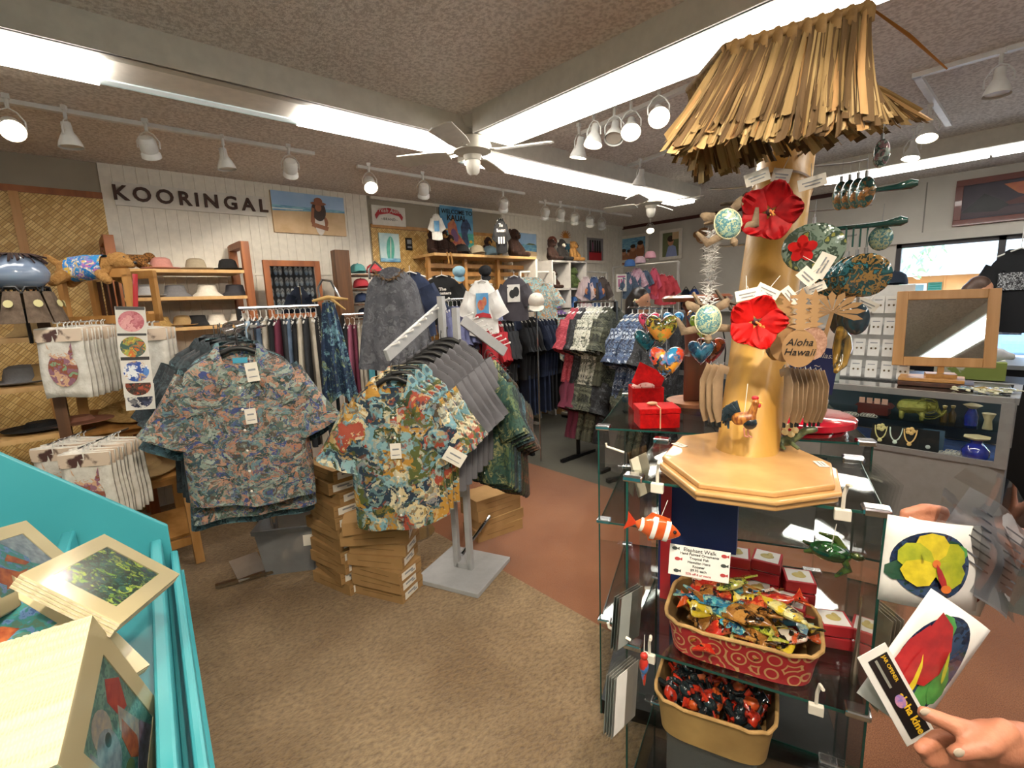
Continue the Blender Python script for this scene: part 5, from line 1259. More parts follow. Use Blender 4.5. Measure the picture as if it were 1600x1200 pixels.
fill(P_shirt, a, b, [(p_blw, 'blue and white print shirt on the rack behind the red boxes')] * 5 + [(p_bkw, 'black print shirt on the rack behind the red boxes')] * 2, 'blue print rack', drop=.05, yaw=.15, scale=(1, 1.7, 1))
al, bl = a - Vector((0, 0, .5)), b - Vector((0, 0, .5)); fill(P_shirt, al, bl, [(p_olfern, 'dark olive leaf shirt below the blue and white ones')] * 4 + [(p_bkw, 'black print shirt below the blue and white ones')] * 2, 'blue rack lower tier', drop=.05, yaw=.15, scale=(.9, 1.8, .9)); rail('lower rail below the blue and white print shirts', al, bl, posts=False)
# ---------------- glass display case, front right ----------------
m_glass = glassmat('clear_glass', (.97, .99, .98), .0)
m_gedge = mat('green_glass_edge', '1f4a42', .15)
m_navy = mat('navy_card', '1c2f66', .6)
m_hookw = mat('white_hook', 'e0d8c8', .5)
def case(label, org, rz, W, D, zs, name='display_case', cols=None):
    t = thing(name, label, 'display case', (org[0], org[1], 0), rz)
    th = .006
    for z in zs: MB().box((W / 2, D / 2, z - th / 2), (W, D, th)).build('shelf', m_glass, t, smooth=False)
    e = MB()
    for z in zs:
        for y in (0, D): e.box((W / 2, y, z - th / 2), (W, .0025, th))
        for x in (0, W): e.box((x, D / 2, z - th / 2), (.0025, D, th))
    for x in (0, W):
        for y in (0, D): e.box((x, y, zs[0] / 2), (.005, .005, zs[0]))
    e.build('glass_edge', m_gedge, t, smooth=False)
    z0 = .06; H = zs[0] - z0
    MB().grid(lambda u, v: (.003, D * u, z0 + H * v), 1, 1).build('pane', m_glass, t, smooth=False)
    MB().grid(lambda u, v: (W - .003, D * u, z0 + H * v), 1, 1).build('pane', m_glass, t, smooth=False)
    MB().grid(lambda u, v: (W * u, D - .003, z0 + H * v), 1, 1).build('pane', m_glass, t, smooth=False)
    for z in zs:
        for x in (0, W):
            for y in (0, D): MB().box((x + (.014 if x == 0 else -.014), y + (.012 if y == 0 else -.012), z), (.05, .036, .018)).build('corner_clamp', m_chrome, t, smooth=False, bevel=.005)
    MB().box((W / 2, D / 2, .03), (W, D, .06)).build('plinth', m_blackm, t, smooth=False)
    return t
Z1, Z2 = .68, .21
RC = math.atan2(-.493, .171)
CO = Vector((.987, .669, 0)); CWd, CDp = .522, .37
cs1 = case('tall clear glass display case of ornaments at the front right', CO, RC, CWd, CDp, (1.15, Z1, Z2))
CM = Matrix.Translation(CO) @ Matrix.Rotation(RC, 4, 'Z')
def K(x, y, z): return CM @ Vector((x, y, z))
cs2 = case('second glass case behind, carrying the red boxes and turntable', (1.33, 1.02), math.atan2(-.627, .306), .8, .62, (1.15, .8, .4))
# white plastic hooks on the edges
for i, (x, y, z, lb) in enumerate(((.075, 0, 1.15, 'white plastic hook clipped on the top edge left of the wooden base'), (.45, 0, 1.15, 'white plastic hook clipped on the top edge beside the sea turtle'), (.06, 0, Z1, 'white plastic hook clipped on the middle shelf edge, left end'), (.43, 0, Z1, 'white plastic hook clipped on the middle shelf edge, right end'))):
    h = thing('plastic_hook', lb, 'hook', K(x, y, z), RC)
    MB().box((0, -.006, -.012), (.03, .014, .024)).build('clip', m_hookw, h, smooth=False, bevel=.002)
    MB().tube([(0, -.004, 0), (0, -.006, .03), (.004, -.01, .055), (.008, -.03, .06)], .004, 6).build('hook', m_hookw, h)
# octagonal base, bamboo post and thatch
v8 = [(1.09, .636), (.973, .478), (1.027, .338), (1.157, .261), (1.302, .306), (1.427, .472), (1.394, .634), (1.293, .69)]
tw = thing('tiki_display', 'bamboo post display with a thatched roof on an octagonal wooden base', 'display stand', (1.29, .5, 1.15))
m_maple = wood('honey_maple', 'c69a62', 'b0844e', .35, scale=3, coat=.3)
bpoly = [(x - 1.29, y - .5) for x, y in v8]; ctr = Vector((sum(p[0] for p in bpoly) / 8, sum(p[1] for p in bpoly) / 8))
def inset(k): return [(ctr.x + (x - ctr.x) * k, ctr.y + (y - ctr.y) * k) for x, y in bpoly]
MB().prism(inset(1.02), .0, .014).prism(inset(1.05), .0145, .026).prism(inset(.985), .0262, .04).build('base', m_maple, tw, smooth=False, bevel=.004)
for (px, py, a_) in ((1062, 695, RC + .9), (1283, 725, RC + .3)):
    q = PZ(px, py, 1.1915) - tw.location; lb_ = MB().box((0, 0, 0), (.04, .022, .001)).box((0, .003, .001), (.03, .002, .0005)).box((0, -.004, .001), (.026, .002, .0005)); lb_.mi = 0; lb_.m[6:] = [1] * 12; lb_.build('price_sticker', [m_tag, m_greym], tw, smooth=False, loc=q, rot=(0, 0, a_ + PI / 2))
ptopv = PZ(1232, 215, 2.08) - tw.location; pb_ = Vector((0, 0, .04))
m_bam = mat('bamboo_cane', 'c99c48', .5, c2='ac7f34', s=5, stretch=(2, 2, .3), coat=.08, bump=.1, bs=30)
pts = []; rr = []
nodes = (.0, .33, .80)
for k in range(32):
    t = k / 30 - .03; pts.append(pb_.lerp(ptopv, t)); r_ = .075 + .006 * t
    for n_ in nodes[1:]:
        dd = abs(t - n_)
        if dd < .03: r_ += .006 * (1 - dd / .03)
    rr.append(r_)
tmp_ = MB().tube(pts, rr, 36)
for v_ in tmp_.v[:36]: v_.z = .035
tmp_.build('bamboo_post', m_bam, tw)
up_ = (ptopv - pb_).normalized()
for n_ in nodes[1:]: MB().tube([pb_.lerp(ptopv, n_ - .004), pb_.lerp(ptopv, n_ + .004)], .0755 + .006 * n_ + .0065, 36, caps=False).build('node_ring', mat('bamboo_node', '6e4a1a', .6), tw)
# thatch roof
FTL, FTR = PD(1133, 78, 1.18), PD(1360, 12, 1.12); bk_ = Vector((fwd.x, fwd.y, 0)).normalized()
BTL, BTR = FTL + bk_ * .24 + Vector((0, 0, 0)), FTR + bk_ * .24
FBL, FBR = PD(1040, 228, 1.06), PD(1362, 188, .99)
BBR, BBL = PD(1440, 185, 1.25), PD(1092, 278, 1.42)
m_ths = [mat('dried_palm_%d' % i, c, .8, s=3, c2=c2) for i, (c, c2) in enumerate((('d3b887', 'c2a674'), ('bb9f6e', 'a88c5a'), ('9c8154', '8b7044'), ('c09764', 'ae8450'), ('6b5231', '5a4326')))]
tb = MB(); O_ = tw.location
def side(a, b, c, d, n, lay=3):
    nrm = (b - a).cross(c - a).normalized()
    for l_ in range(lay):
        for k in range(n):
            u = (k + R.uniform(.0, 1)) / n; u2 = min(1.03, max(-.03, u + R.uniform(-.05, .05) * (2 if R.random() < .2 else 1)))
            p = a.lerp(b, u); q = c.lerp(d, u2); q = p + (q - p) * (R.uniform(.9, 1.03) if l_ == lay - 1 else R.uniform(.8, 1.08)); w0_ = R.uniform(.004, .008); w1_ = R.uniform(.006, .012)
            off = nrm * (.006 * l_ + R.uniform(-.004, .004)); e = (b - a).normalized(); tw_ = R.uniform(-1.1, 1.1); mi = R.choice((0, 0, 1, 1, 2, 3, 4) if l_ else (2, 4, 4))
            prev = None
            for j in range(4):
                t = j / 3; x = p.lerp(q, t) + off + nrm * (.012 * math.sin(t * PI) * R.uniform(.2, 1.2)) - O_; w_ = w0_ + (w1_ - w0_) * t
                e2_ = e * math.cos(tw_ * t) + nrm * math.sin(tw_ * t)
                cur = (tb.V(x - e2_ * w_), tb.V(x + nrm * .0025), tb.V(x + e2_ * w_))
                if prev: tb.F((prev[0], prev[1], cur[1], cur[0]), mi); tb.F((prev[1], prev[2], cur[2], cur[1]), mi)
                prev = cur
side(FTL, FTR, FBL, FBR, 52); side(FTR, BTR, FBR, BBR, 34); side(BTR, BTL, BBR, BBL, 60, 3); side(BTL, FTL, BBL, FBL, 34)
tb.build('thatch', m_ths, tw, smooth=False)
rp = MB(); loop = [FTL, FTR, BTR, BTL]
for a, b in zip(loop, loop[1:] + loop[:1]):
    n_ = max(4, int((b - a).length / .03)); rp.tube([a - O_ + Vector((0, 0, .004)), b - O_ + Vector((0, 0, .004))], .011, 10)
    for k in range(n_):
        p = a.lerp(b, (k + .5) / n_) - O_; e = (b - a).normalized()
        rp.tube([p - e * .016 + Vector((0, 0, -.035)), p + Vector((0, 0, -.03)) - bk_ * .012, p + e * .016 + Vector((0, 0, -.026))], .005, 6)
        rp.tube([p - bk_ * .012 + Vector((0, 0, -.03)), p - bk_ * .014 + Vector((0, 0, 0)), p + Vector((0, 0, .014))], [(.012, .004)] * 3, 6)
rp.build('roof_rim', mat('twisted_palm', '9a7746', .7, c2='7a5a30', s=40), tw)
MB().tube([FTR - O_, PD(1420, 55, 1.12) - O_, PD(1480, 108, 1.12) - O_], [(.004, .001), (.007, .0015), (.003, .001)], 6).build('loose_strand', mat('dried_palm_orange', 'b07a3c', .7), tw)
st_ = MB(); cc_ = [x - O_ for x in (FTL, FTR, BTR, BTL)]
i4 = [st_.V(x + Vector((0, 0, .0))) for x in cc_]; st_.F(i4); st_.build('roof_panel', w_old, tw, smooth=False, solid=.01)
axis = lambda t: O_ + pb_.lerp(ptopv, t)
# wall hooks on the post
def post_hook(t, ang, L_=.12, drop=0):
    p = axis(t); d = Vector((math.cos(ang), math.sin(ang), 0)); r_ = .069
    MB().tube([p - O_ + d * r_, p - O_ + d * (r_ + L_ * .7) + Vector((0, 0, drop)), p - O_ + d * (r_ + L_) + Vector((0, 0, .006 + drop))], .0032, 6).build('hook', m_steel, tw); return p + d * (r_ + L_ * .9)
cam_a = math.atan2(-.5, -1.29)
for t, a_, l_ in ((.35, 1.4, .1), (.34, -.2, .05), (.33, -1.9, .1), (.62, 1.6, .1), (.66, -.3, .05), (.62, -1.7, .14), (.83, 1.5, .14), (.9, -.35, .06), (.88, -1.8, .16), (.72, -1.8, .18), (.8, -1.6, .18)):
    post_hook(t, cam_a - a_ * -1 if False else cam_a - a_, l_)
# ---- ornaments ----
def hib(name, label, p, s, m, rz=0):
    t = thing(name, label, 'flower', p, VF(1200) + rz); t.scale = (s, s, s)
    for k in range(5):
        a = 2 * PI * k / 5 + .3; b = MB()
        def pt(u, v):
            r_ = .01 + .078 * v; w_ = .05 * math.sin(min(1, v * 1.02) * PI * .66) * (1 - .35 * v ** 4)
            x = (u - .5) * 2 * w_; ru = .008 * math.sin(u * 25 + k * 2) * v * v
            q = Vector((x, -.012 - .03 * v * v + .018 * (2 * abs(u - .5)) ** 2 * v + ru, r_ - .014 * (2 * abs(u - .5)) ** 2 * v))
            return Matrix.Rotation(a, 3, 'Y') @ q
        b.grid(pt, 10, 8).build('petal', m, t, solid=.0012)
    s_ = MB().tube([(0, -.01, 0), (.004, -.04, -.004), (.01, -.07, -.014)], [.004, .003, .002], 8)
    for k in range(10): s_.ball((.008 + R.uniform(-.008, .008), -.06 + R.uniform(-.012, .008), -.01 + R.uniform(-.008, .008)), .0025, 6)
    s_.build('stamen', mat('stamen', 'b83a2a', .5, c2='e0b050', s=200), t)
    MB().ball((0, -.008, 0), (.012, .008, .012), 10).build('throat', mat('flower_throat', '3a0c10', .6), t)
    return t
m_hibr = mat('red_silk_petal', 'c4140f', .6, c2='a00e10', s=30, spec=.2); m_hibd = mat('deep_red_petal', '98090f', .6, c2='74060c', s=30, spec=.2)
hib('hibiscus', 'dark red hibiscus flower ornament high on the bamboo post', PD(1203, 332, 1.12), .76, m_hibd)
hib('hibiscus', 'bright red hibiscus flower ornament at the middle of the bamboo post', PD(1180, 503, 1.1), .7, m_hibr, .2)
def tagc(px, py, d, w_, h_, rot, label):
    t = thing('price_tag', label, 'tag', PD(px, py, d), (0, rot, VF(px))); MB().box((0, 0, 0), (w_, .001, h_)).build('card', m_tag, t, smooth=False); MB().box((0, -.001, .002), (w_ * .7, .0006, h_ * .1)).box((0, -.001, -.005), (w_ * .55, .0006, h_ * .1)).build('print', m_greym, t, smooth=False); MB().tube([(0, 0, h_ / 2), (.004, .01, h_ / 2 + .03)], .0008, 4).build('string', m_tag, t)
for a in ((1183, 277, 1.12, .052, .028, -.25, 'white price tag left above the dark red hibiscus'), (1221, 274, 1.13, .04, .03, .25, 'clear white tag right above the dark red hibiscus'), (1269, 285, 1.1, .056, .026, -.18, 'white price tag beside the glass ornaments at the top right'),
    (1168, 460, 1.1, .05, .024, -.2, 'white price tag left above the bright hibiscus'), (1184, 470, 1.09, .045, .022, -.7, 'tilted white tag touching the bright hibiscus'), (1200, 455, 1.12, .05, .022, .5, 'white price tag right above the bright hibiscus'),
    (1285, 415, 1.1, .055, .032, -1.1, 'tall white tag in front of the round glass discs'), (1262, 432, 1.1, .04, .03, .8, 'crumpled white tag above the pineapple cutouts'), (1236, 462, 1.1, .045, .02, .9, 'small white tag left above the pineapple cutouts'), (1275, 450, 1.12, .04, .02, -.4, 'lower white tag above the pineapple cutouts'), (1355, 475, 1.25, .05, .022, .5, 'brown shaded tag right of the dark glass ornaments')):
    tagc(*a)
m_shellg = pmat('opal_glass', ['6a918c', '8aa896', '4f7c84', 'a8b494', '5a8690'], 30, 1.0, rough=.1, vor=False, coat=1)
m_drift = mat('driftwood', '7d6a52', .8, c2='5c4c3a', s=30, bump=.3)
def turtle(label, p, s, rz=0, roll=0, shell=None, body=None, name='turtle_ornament'):
    t = thing(name, label, 'ornament', p, (0, roll, VF(1150) + rz)); t.scale = (s,) * 3
    MB().ball((0, -.004, 0), (.03, .012, .036), 18).build('shell', shell or m_shellg, t)
    MB().tube([(.03 * math.cos(2 * PI * k / 22), -.004, .036 * math.sin(2 * PI * k / 22)) for k in range(22)], .0022, 6, closed=True).build('shell_rim', mat('cream_rim', 'c9c7a4', .3), t)
    bd_ = body or m_drift
    MB().tube([(0, 0, .034), (0, 0, .048), (0, 0, .058)], [.006, .01, .005], 10).build('head', bd_, t)
    for sx, z, l_ in ((-1, .02, .05), (1, .02, .05), (-1, -.028, .028), (1, -.028, .028)):
        MB().tube([(sx * .022, 0, z), (sx * (.022 + l_ * .7), .0, z + (.005 if z > 0 else -.01)), (sx * (.022 + l_), .002, z - (.03 if z > 0 else .02))], [(.004, .01), (.004, .011), (.002, .004)], 8).build('flipper', bd_, t)
    return t
turtle('opal shelled turtle ornament high on the left of the post', PD(1137, 350, 1.14), .95, .1, 2.8)
turtle('opal shelled turtle ornament at the middle left of the post', PD(1106, 500, 1.14), .95, .2, 3.1)
for i, (px, py, d) in enumerate(((1148, 318, 1.2), (1122, 345, 1.2), (1130, 470, 1.2), (1092, 475, 1.2), (1142, 482, 1.2))):
    o = MB().tube([(-.03, 0, .01), (0, -.005, 0), (.03, 0, .012), (.045, 0, -.02)], [(.008, .004), (.013, .006), (.01, .005), (.004, .003)], 10).build('driftwood_piece', m_drift if i % 2 else mat('dark_driftwood', '4a4034', .8)); o.location = PD(px, py, d); o.rotation_euler = (0, R.uniform(-1, 1), VF(px))
    tag(o, ['grey driftwood piece above the upper turtle', 'dark driftwood piece left of the upper turtle', 'pale driftwood piece above the lower turtle', 'dark driftwood piece left above the lower turtle', 'driftwood piece right of the lower turtle'][i], 'ornament')
# glass ornaments on the right
m_gd = pmat('painted_glass_dark', ['1f3a38', '2a4a48', 'a8743c', '17262a', '3a6a66', 'c0905a'], 26, 1.0, rough=.08, coat=1, over=.6)
m_gpalm = pmat('palm_scene_glass', ['1f4a54', '2f6a76', '16302f', '8a6a3a', '1c3c40', '24565c'], 24, 1.0, rough=.08, coat=1, vor=False)
m_dkglass = mat('dark_green_glass', '12302c', .06, c2='1f4a44', coat=1)
def disc(label, px, py, d, rx, rz_, m, yaw=0, name='glass_ornament', th=.009, group=None, knob=True):
    t = thing(name, label, 'ornament', PD(px, py, d), VF(px) + yaw, group); MB().ball((0, 0, 0), (rx, th, rz_), 22).build('disc', m, t)
    if knob: MB().tube([(0, 0, rz_ - .002), (0, 0, rz_ + .012)], .004, 8).tube([(0, 0, rz_ + .01), (.002, 0, rz_ + .05)], .0008, 4).build('cord', m_steel, t)
    return t
for i in range(4): disc('oval painted glass ornament in the row at the upper right of the post', 1352 - i * 13, 300 + i * 2, 1.16 + i * .03, .026 - .001 * i, .036, m_gd, -.7, group='oval glass ornaments')
disc('pale oval glass ornament hanging highest by the thatch edge', 1377, 240, 1.2, .02, .034, pmat('mauve_scene_glass', ['9ab0a8', '8a6a70', '38504c', 'b8c4bc'], 30, 1, rough=.08, coat=1), -.5)
hg = disc('large round glass ornament with a painted red hibiscus', 1270, 388, 1.14, .066, .058, pmat('grey_green_scene_glass', ['5f6f68', '4a5f50', '76887a', '3a4a3e', '8a8a4a'], 14, 1, rough=.08, coat=1, vor=False), -.1)
hb_ = MB()
for k in range(5): hb_.prism(ell(0, .016, .012, .016, 10), 0, .001, Matrix.Translation((-.02, -.011, 0)) @ RT @ Matrix.Rotation(2 * PI * k / 5, 4, 'Z'))
hb_.build('painted_flower', m_hibr, hg, smooth=False)
for i in range(5): disc('round glass disc painted with a palm sunset, in the row on the right hook', 1350 - i * 14, 430 + i * 2, 1.12 + i * .03, .054, .05, m_gpalm, -.25, group='palm sunset discs')
for i in range(3): disc('dark oval glass ornament hanging low behind the palm discs', 1338 - i * 12, 498 + i, 1.26 + i * .03, .03, .042, mat('dark_blue_glass', '1c2c38', .06, c2='3a5060', coat=1), -.3, group='dark oval ornaments')
for i, (px, py) in enumerate(((1378, 296), (1362, 352))):
    o = MB().tube([(-.08, 0, 0), (.0, -.002, 0), (.03, -.004, 0), (.055, -.006, .003), (.068, -.008, .003)], [.005, .006, .008, .012, .006], 12).build('green_glass_hook', m_dkglass); o.location = PD(px, py, 1.18); o.rotation_euler = (0, 0, VF(px)); tag(o, ['upper', 'lower'][i] + ' dark green glass rod sticking out right of the post', 'ornament hook')
for i in range(4):
    o = MB().box((0, 0, 0), (.004, .03, .045)).build('glass_tile', mat('green_tile_glass', '2c5a50', .08, coat=1), smooth=False); o.location = PD(1322 + i * 11, 372, 1.2); o.rotation_euler = (0, 0, VF(1340)); tag(o, 'small green glass tile hanging below the lower glass rod', 'ornament', 'green glass tiles')
disc('round clear glass ornament at the right end of the lower rod', 1376, 372, 1.18, .026, .03, m_shellg, -.3)
# pineapple cutouts and palm
m_ply = mat('cut_plywood', 'a58358', .6, c2='8f6c44', s=6)
def pineapple(label, px, py, d, s, m, yaw, txt=False):
    t = thing('pineapple_cutout', label, 'ornament', PD(px, py, d), VF(px) + yaw); t.scale = (s,) * 3
    MB().prism(ell(0, -.035, .034, .042, 24), 0, .004, RT).build('body', m, t, smooth=False)
    cr_ = MB(); 
    pl = []
    for k in range(8): pl += [(-.008 - .004 * (k % 2 == 0) - .012 * (k % 2) * 1.3, .004 + k * .011), (-.007, .008 + k * .011)]
    pl.append((0, .1)); pl += [(-x, y) for x, y in pl[:-1][::-1]]
    cr_.prism(pl, 0, .004, RT).build('crown', m_ply, t, smooth=False)
    if txt: text('lettering', 'Aloha\nHawaii', m_black, t, (.0, -.0055, -.032), UP, .022, .001, shear=.3)
    return t
pineapple('pineapple cutout lettered Aloha Hawaii beside the bright hibiscus', 1250, 520, 1.08, 1.0, m_ply, 0, True)
pineapple('plain pineapple cutout partly behind the lettered one', 1228, 516, 1.12, .95, m_ply, -.2)
pineapple('pineapple cutout with a patterned body right of the lettered one', 1270, 515, 1.1, .9, mat('patterned_pineapple', 'b08a74', .7, c2='8a6450', s=150), .4)
o = MB().ball((0, 0, 0), (.03, .024, .042), 18).build('pineapple', pmat('brown_pineapple', ['5a4020', '7a5a30', '3c2a16', '8a6a38'], 60, .2, over=0)); o.location = PD(1213, 536, 1.16); tag(o, 'small carved brown pineapple behind the bright hibiscus', 'ornament')
pt_ = thing('palm_cutout', 'pale plywood palm tree cutout right of the pineapple cutouts', 'ornament', PD(1300, 488, 1.16), VF(1300)); b = MB()
for k in range(11):
    a = PI * (k / 10) * 1.25 - .35; b.prism([(0, 0), (.05 * math.cos(a - .16), .04 * math.sin(a - .16)), (.066 * math.cos(a), .05 * math.sin(a)), (.05 * math.cos(a + .16), .04 * math.sin(a + .16))], 0, .003 + .0002 * k, RT)
b.prism([(-.004, 0), (.004, 0), (-.01, -.08), (-.02, -.08)], 0, .003, RT); b.build('fronds', m_ply, pt_, smooth=False)
o = MB().tube([(-.01, 0, .05), (.016, 0, .03), (.024, 0, 0), (.01, 0, -.04), (-.02, 0, -.055)], [.008, .018, .022, .016, .005], 14).build('banana_ornament', mat('yellow_black_glaze', 'a8843a', .1, c2='2a2a20', s=14, stretch=(6, 6, .6), coat=1)); o.location = PD(1312, 545, 1.2); tag(o, 'yellow and black glazed banana shaped ornament under the palm cutout', 'ornament')
# brown curved pieces on the lower hooks
m_cov = mat('brown_rubbery', '8a7256', .6, c2='6f5a42', s=20)
pc_ = None
for row, n_, px0, stp, py, dd in ((0, 8, 1228, 8, 585, 1.14), (1, 3, 1108, 10, 580, 1.12)):
    for k in range(n_):
        p = PD(px0 + k * stp, py + (k * .6), dd + .012 * k * (1 if row == 0 else -1))
        lb = 'long curved brown slipper piece hanging right of the post foot' if row == 0 else 'curved tan slipper piece hanging left of the post foot'
        if pc_ is None:
            pc_ = thing('keychain', lb, 'keychain', p, (0, 0, VF(1250) + .6), 'keychains right of the post')
            MB().tube([(0, .02, .0), (0, 0, .008), (0, -.012, -.02), (0, -.012, -.08), (.0, -.006, -.115)], [(.003, .01), (.003, .014), (.004, .017), (.004, .016), (.003, .008)], 10).build('body', m_cov, pc_)
            MB().tube([(0, -.003, -.115), (0, -.003, -.128)], .0035, 6).build('tip', m_blackm, pc_); MB().tube([(0, 0, .008), (0, .006, .022), (0, .014, .014)], .0012, 5).build('ring', m_steel, pc_)
        else: dup(pc_, p, (R.uniform(-.05, .05), R.uniform(-.04, .04), VF(1250 if row == 0 else 1115) + (.6 if row == 0 else -.7)), lb, 'keychains right of the post' if row == 0 else 'keychains left of the post')
# rooster on the post foot
rt = thing('rooster_ornament', 'small painted rooster with black tail hanging on the bamboo post foot', 'ornament', PD(1163, 652, 1.14), VF(1163)); rt.scale = (1, 1, 1)
m_rg = mat('rooster_gold', 'b57a34', .4, c2='6e3414', s=60, stretch=(3, 3, 1)); m_rb = mat('rooster_black', '14181c', .25, c2='22323a', s=50)
skinned('body', [((-.012, 0, -.004), (.012, 0, .0), .016, .014), ((.014, 0, .004), (.022, 0, .034), .011, .007), ((.022, 0, .036), (.022, 0, .037), .0085, .0085)], m_rg, rt, .002, 2)
MB().ball((.012, -.004, -.012), (.016, .012, .016), 12).build('breast', m_rb, rt)
tl = MB()
for k in range(9):
    a = 1.9 + k * .22; tl.tube([(-.01, 0, .002), (-.01 + .03 * math.cos(a), R.uniform(-.005, .005), .006 + .03 * math.sin(a)), (-.012 + .04 * math.cos(a + .5), R.uniform(-.006, .006), .0 + .034 * math.sin(a + .5))], [(.003, .005), (.003, .006), (.001, .002)], 8)
tl.build('tail', m_rb, rt)
MB().ball((.021, 0, .047), (.008, .003, .006), 8).ball((.03, 0, .03), (.004, .003, .006), 8).build('comb', m_redp, rt); MB().tube([(.029, 0, .037), (.038, 0, .035)], [.003, .0006], 6).build('beak', mat('print_yellow', 'd7a93a'), rt)
for s_ in (-1, 1): MB().tube([(.004 + s_ * .004, s_ * .004, -.024), (.006 + s_ * .004, s_ * .004, -.044), (.014 + s_ * .004, -.006, -.046)], .0018, 6).build('leg', mat('pink_leg', 'c07a6a', .6), rt)
MB().tube([(0, 0, .01), (.004, .0, .08)], .0008, 4).build('string', m_tag, rt)
# white feather coral
wc = thing('feather_garland', 'white feathery star garland hanging behind the left of the post', 'ornament', PD(1112, 360, 1.3), 0); fb = MB()
for k in range(420):
    t = R.random(); c = Vector((R.uniform(-.012, .012) - .02 * max(0, t - .7) * R.uniform(0, 8), R.uniform(-.01, .01), -.2 * t)); d = Vector((R.uniform(-1, 1), R.uniform(-1, 1), R.uniform(-.6, .6))).normalized() * R.uniform(.015, .03); s_ = d.orthogonal().normalized() * .002
    fb.F([fb.V(c - s_), fb.V(c + s_), fb.V(c + d)])
fb.build('feathers', m_tshirt_w, wc, smooth=False)
# gecko figure behind the post foot
gk = thing('gecko_figure', 'small grey green gecko figure with a plumeria behind the post foot', 'ornament', PZ(1232, 700, 1.195) + Vector((0, 0, .0)), VF(1232))
skinned('body', [((-.03, 0, .012), (.0, 0, .02), .012, .014), ((0, 0, .02), (.035, 0, .05), .014, .009), ((.035, 0, .05), (.055, 0, .055), .01, .008), ((-.02, -.01, .01), (-.01, -.03, .006), .006, .005), ((0, -.01, .02), (.02, -.028, .01), .006, .005)], mat('gecko_green', '5f6a44', .4, c2='3a4430', s=90), gk, .003, 2)
pf_ = MB()
for k in range(5): pf_.ball((.0 + .012 * math.cos(k * 1.257), -.012, .052 + .012 * math.sin(k * 1.257)), (.009, .003, .009), 8)
pf_.build('plumeria', mat('cream_flower', 'ddd0a0', .6), gk)
# ---- on the second case ----
TZ = 1.15
m_redbox = mat('red_velour_paper', 'b8080a', .7, c2='9c0608', s=90, bump=.3, bs=300, spec=.15)
def gbox(label, p, rz, sz, lid=True):
    t = thing('gift_box', label, 'gift box', p, rz); w_, d_, h_ = sz
    if lid:
        MB().box((0, 0, h_ * .36), (w_, d_, h_ * .72)).build('box', m_redbox, t, smooth=False, bevel=.003); MB().box((0, 0, h_ * .86), (w_ + .006, d_ + .006, h_ * .28)).build('lid', m_redbox, t, smooth=False, bevel=.003)
        MB().box((0, -d_ / 2 - .004, h_ * .5), (.004, .002, h_)).box((0, 0, h_ + .002), (.004, d_, .002)).build('ribbon', mat('gold_ribbon', 'cfa27a', .4), t, smooth=False); MB().ball((-.015, 0, h_ + .008), (.02, .01, .007), 8).build('bow', mat('gold_ribbon', ''), t)
    else:
        b = MB()
        for sx in (-1, 1): b.box((sx * w_ / 2, 0, h_ / 2), (.004, d_, h_)); b.box((0, sx * d_ / 2, h_ / 2), (w_, .004, h_))
        b.box((0, 0, .002), (w_, d_, .004)); b.build('box', m_redbox, t, smooth=False)
        MB().box((.012, .0, h_ + .03), (w_, .004, d_), (-.5, .5, 0)).build('lid', m_redbox, t, smooth=False, bevel=.001)
        MB().ball((-.01, 0, h_ - .002), (w_ * .4, d_ * .4, .02), 14).build('tissue', mat('pink_tissue', 'd9a59c', .8, c2='c03a3a', s=60, lo=.6, hi=.62), t)
    return t
gbox('closed red gift box tied with a gold cord at the corner of the rear case', PZ(1026, 668, TZ) + Vector((.03, .02, 0)), VF(1026) + .25, (.135, .1, .07))
gbox('open red gift box with its lid tilted up behind the closed one', PZ(1018, 638, TZ) + Vector((.02, .04, 0)), VF(1020) + .2, (.12, .1, .085), False)
tt = thing('turntable', 'glossy red round turntable on the rear glass case', 'turntable', (1.74, .5, TZ)); m_rpl = mat('glossy_red_plastic', 'c01028', .15, coat=1)
MB().lathe([(.0, 0), (.12, 0), (.125, .012), (.0, .012)], 40).build('base', m_rpl, tt); MB().lathe([(0, .018), (.135, .018), (.145, .024), (.145, .042), (.138, .046), (0, .046)], 48).build('plate', m_rpl, tt); MB().lathe([(0, .012), (.05, .012), (.05, .018), (0, .018)], 24).build('bearing', m_blackm, tt)
# turned wooden post stand with hanging glass hearts
wp = thing('wooden_stand', 'dark turned wooden stand with hanging glass hearts behind the bamboo post', 'stand', PZ(1088, 632, TZ) + Vector((.02, .02, 0)), VF(1088))
m_mah = wood('mahogany', '6a3016', '4a1f0e', .3, coat=.5)
MB().lathe([(0, 0), (.11, 0), (.11, .014), (0, .018)], 32).build('foot', wood('tan_foot', '9a6540', '7a4a2c'), wp)
MB().box((0, 0, .11), (.085, .085, .19)).build('block', m_mah, wp, smooth=False, bevel=.006)
MB().lathe([(.04, .2), (.032, .23), (.036, .28), (.03, .33), (.034, .38), (.046, .4), (.04, .42)], 24).build('spindle', m_mah, wp).scale = (1.25, 1.25, 1)
MB().lathe([(0, .42), (.13, .42), (.135, .435), (.12, .445), (0, .445)], 32).build('top_plate', wood('cherry', '8c4a22', '6e3416', .3, coat=.5), wp)
MB().tube([(.02 + .09 * math.cos(a_ / 12 * PI - PI / 2), -.06, .22 + .17 * math.sin(a_ / 12 * PI - PI / 2)) for a_ in range(13)], .003, 6).build('wire', m_blackm, wp)
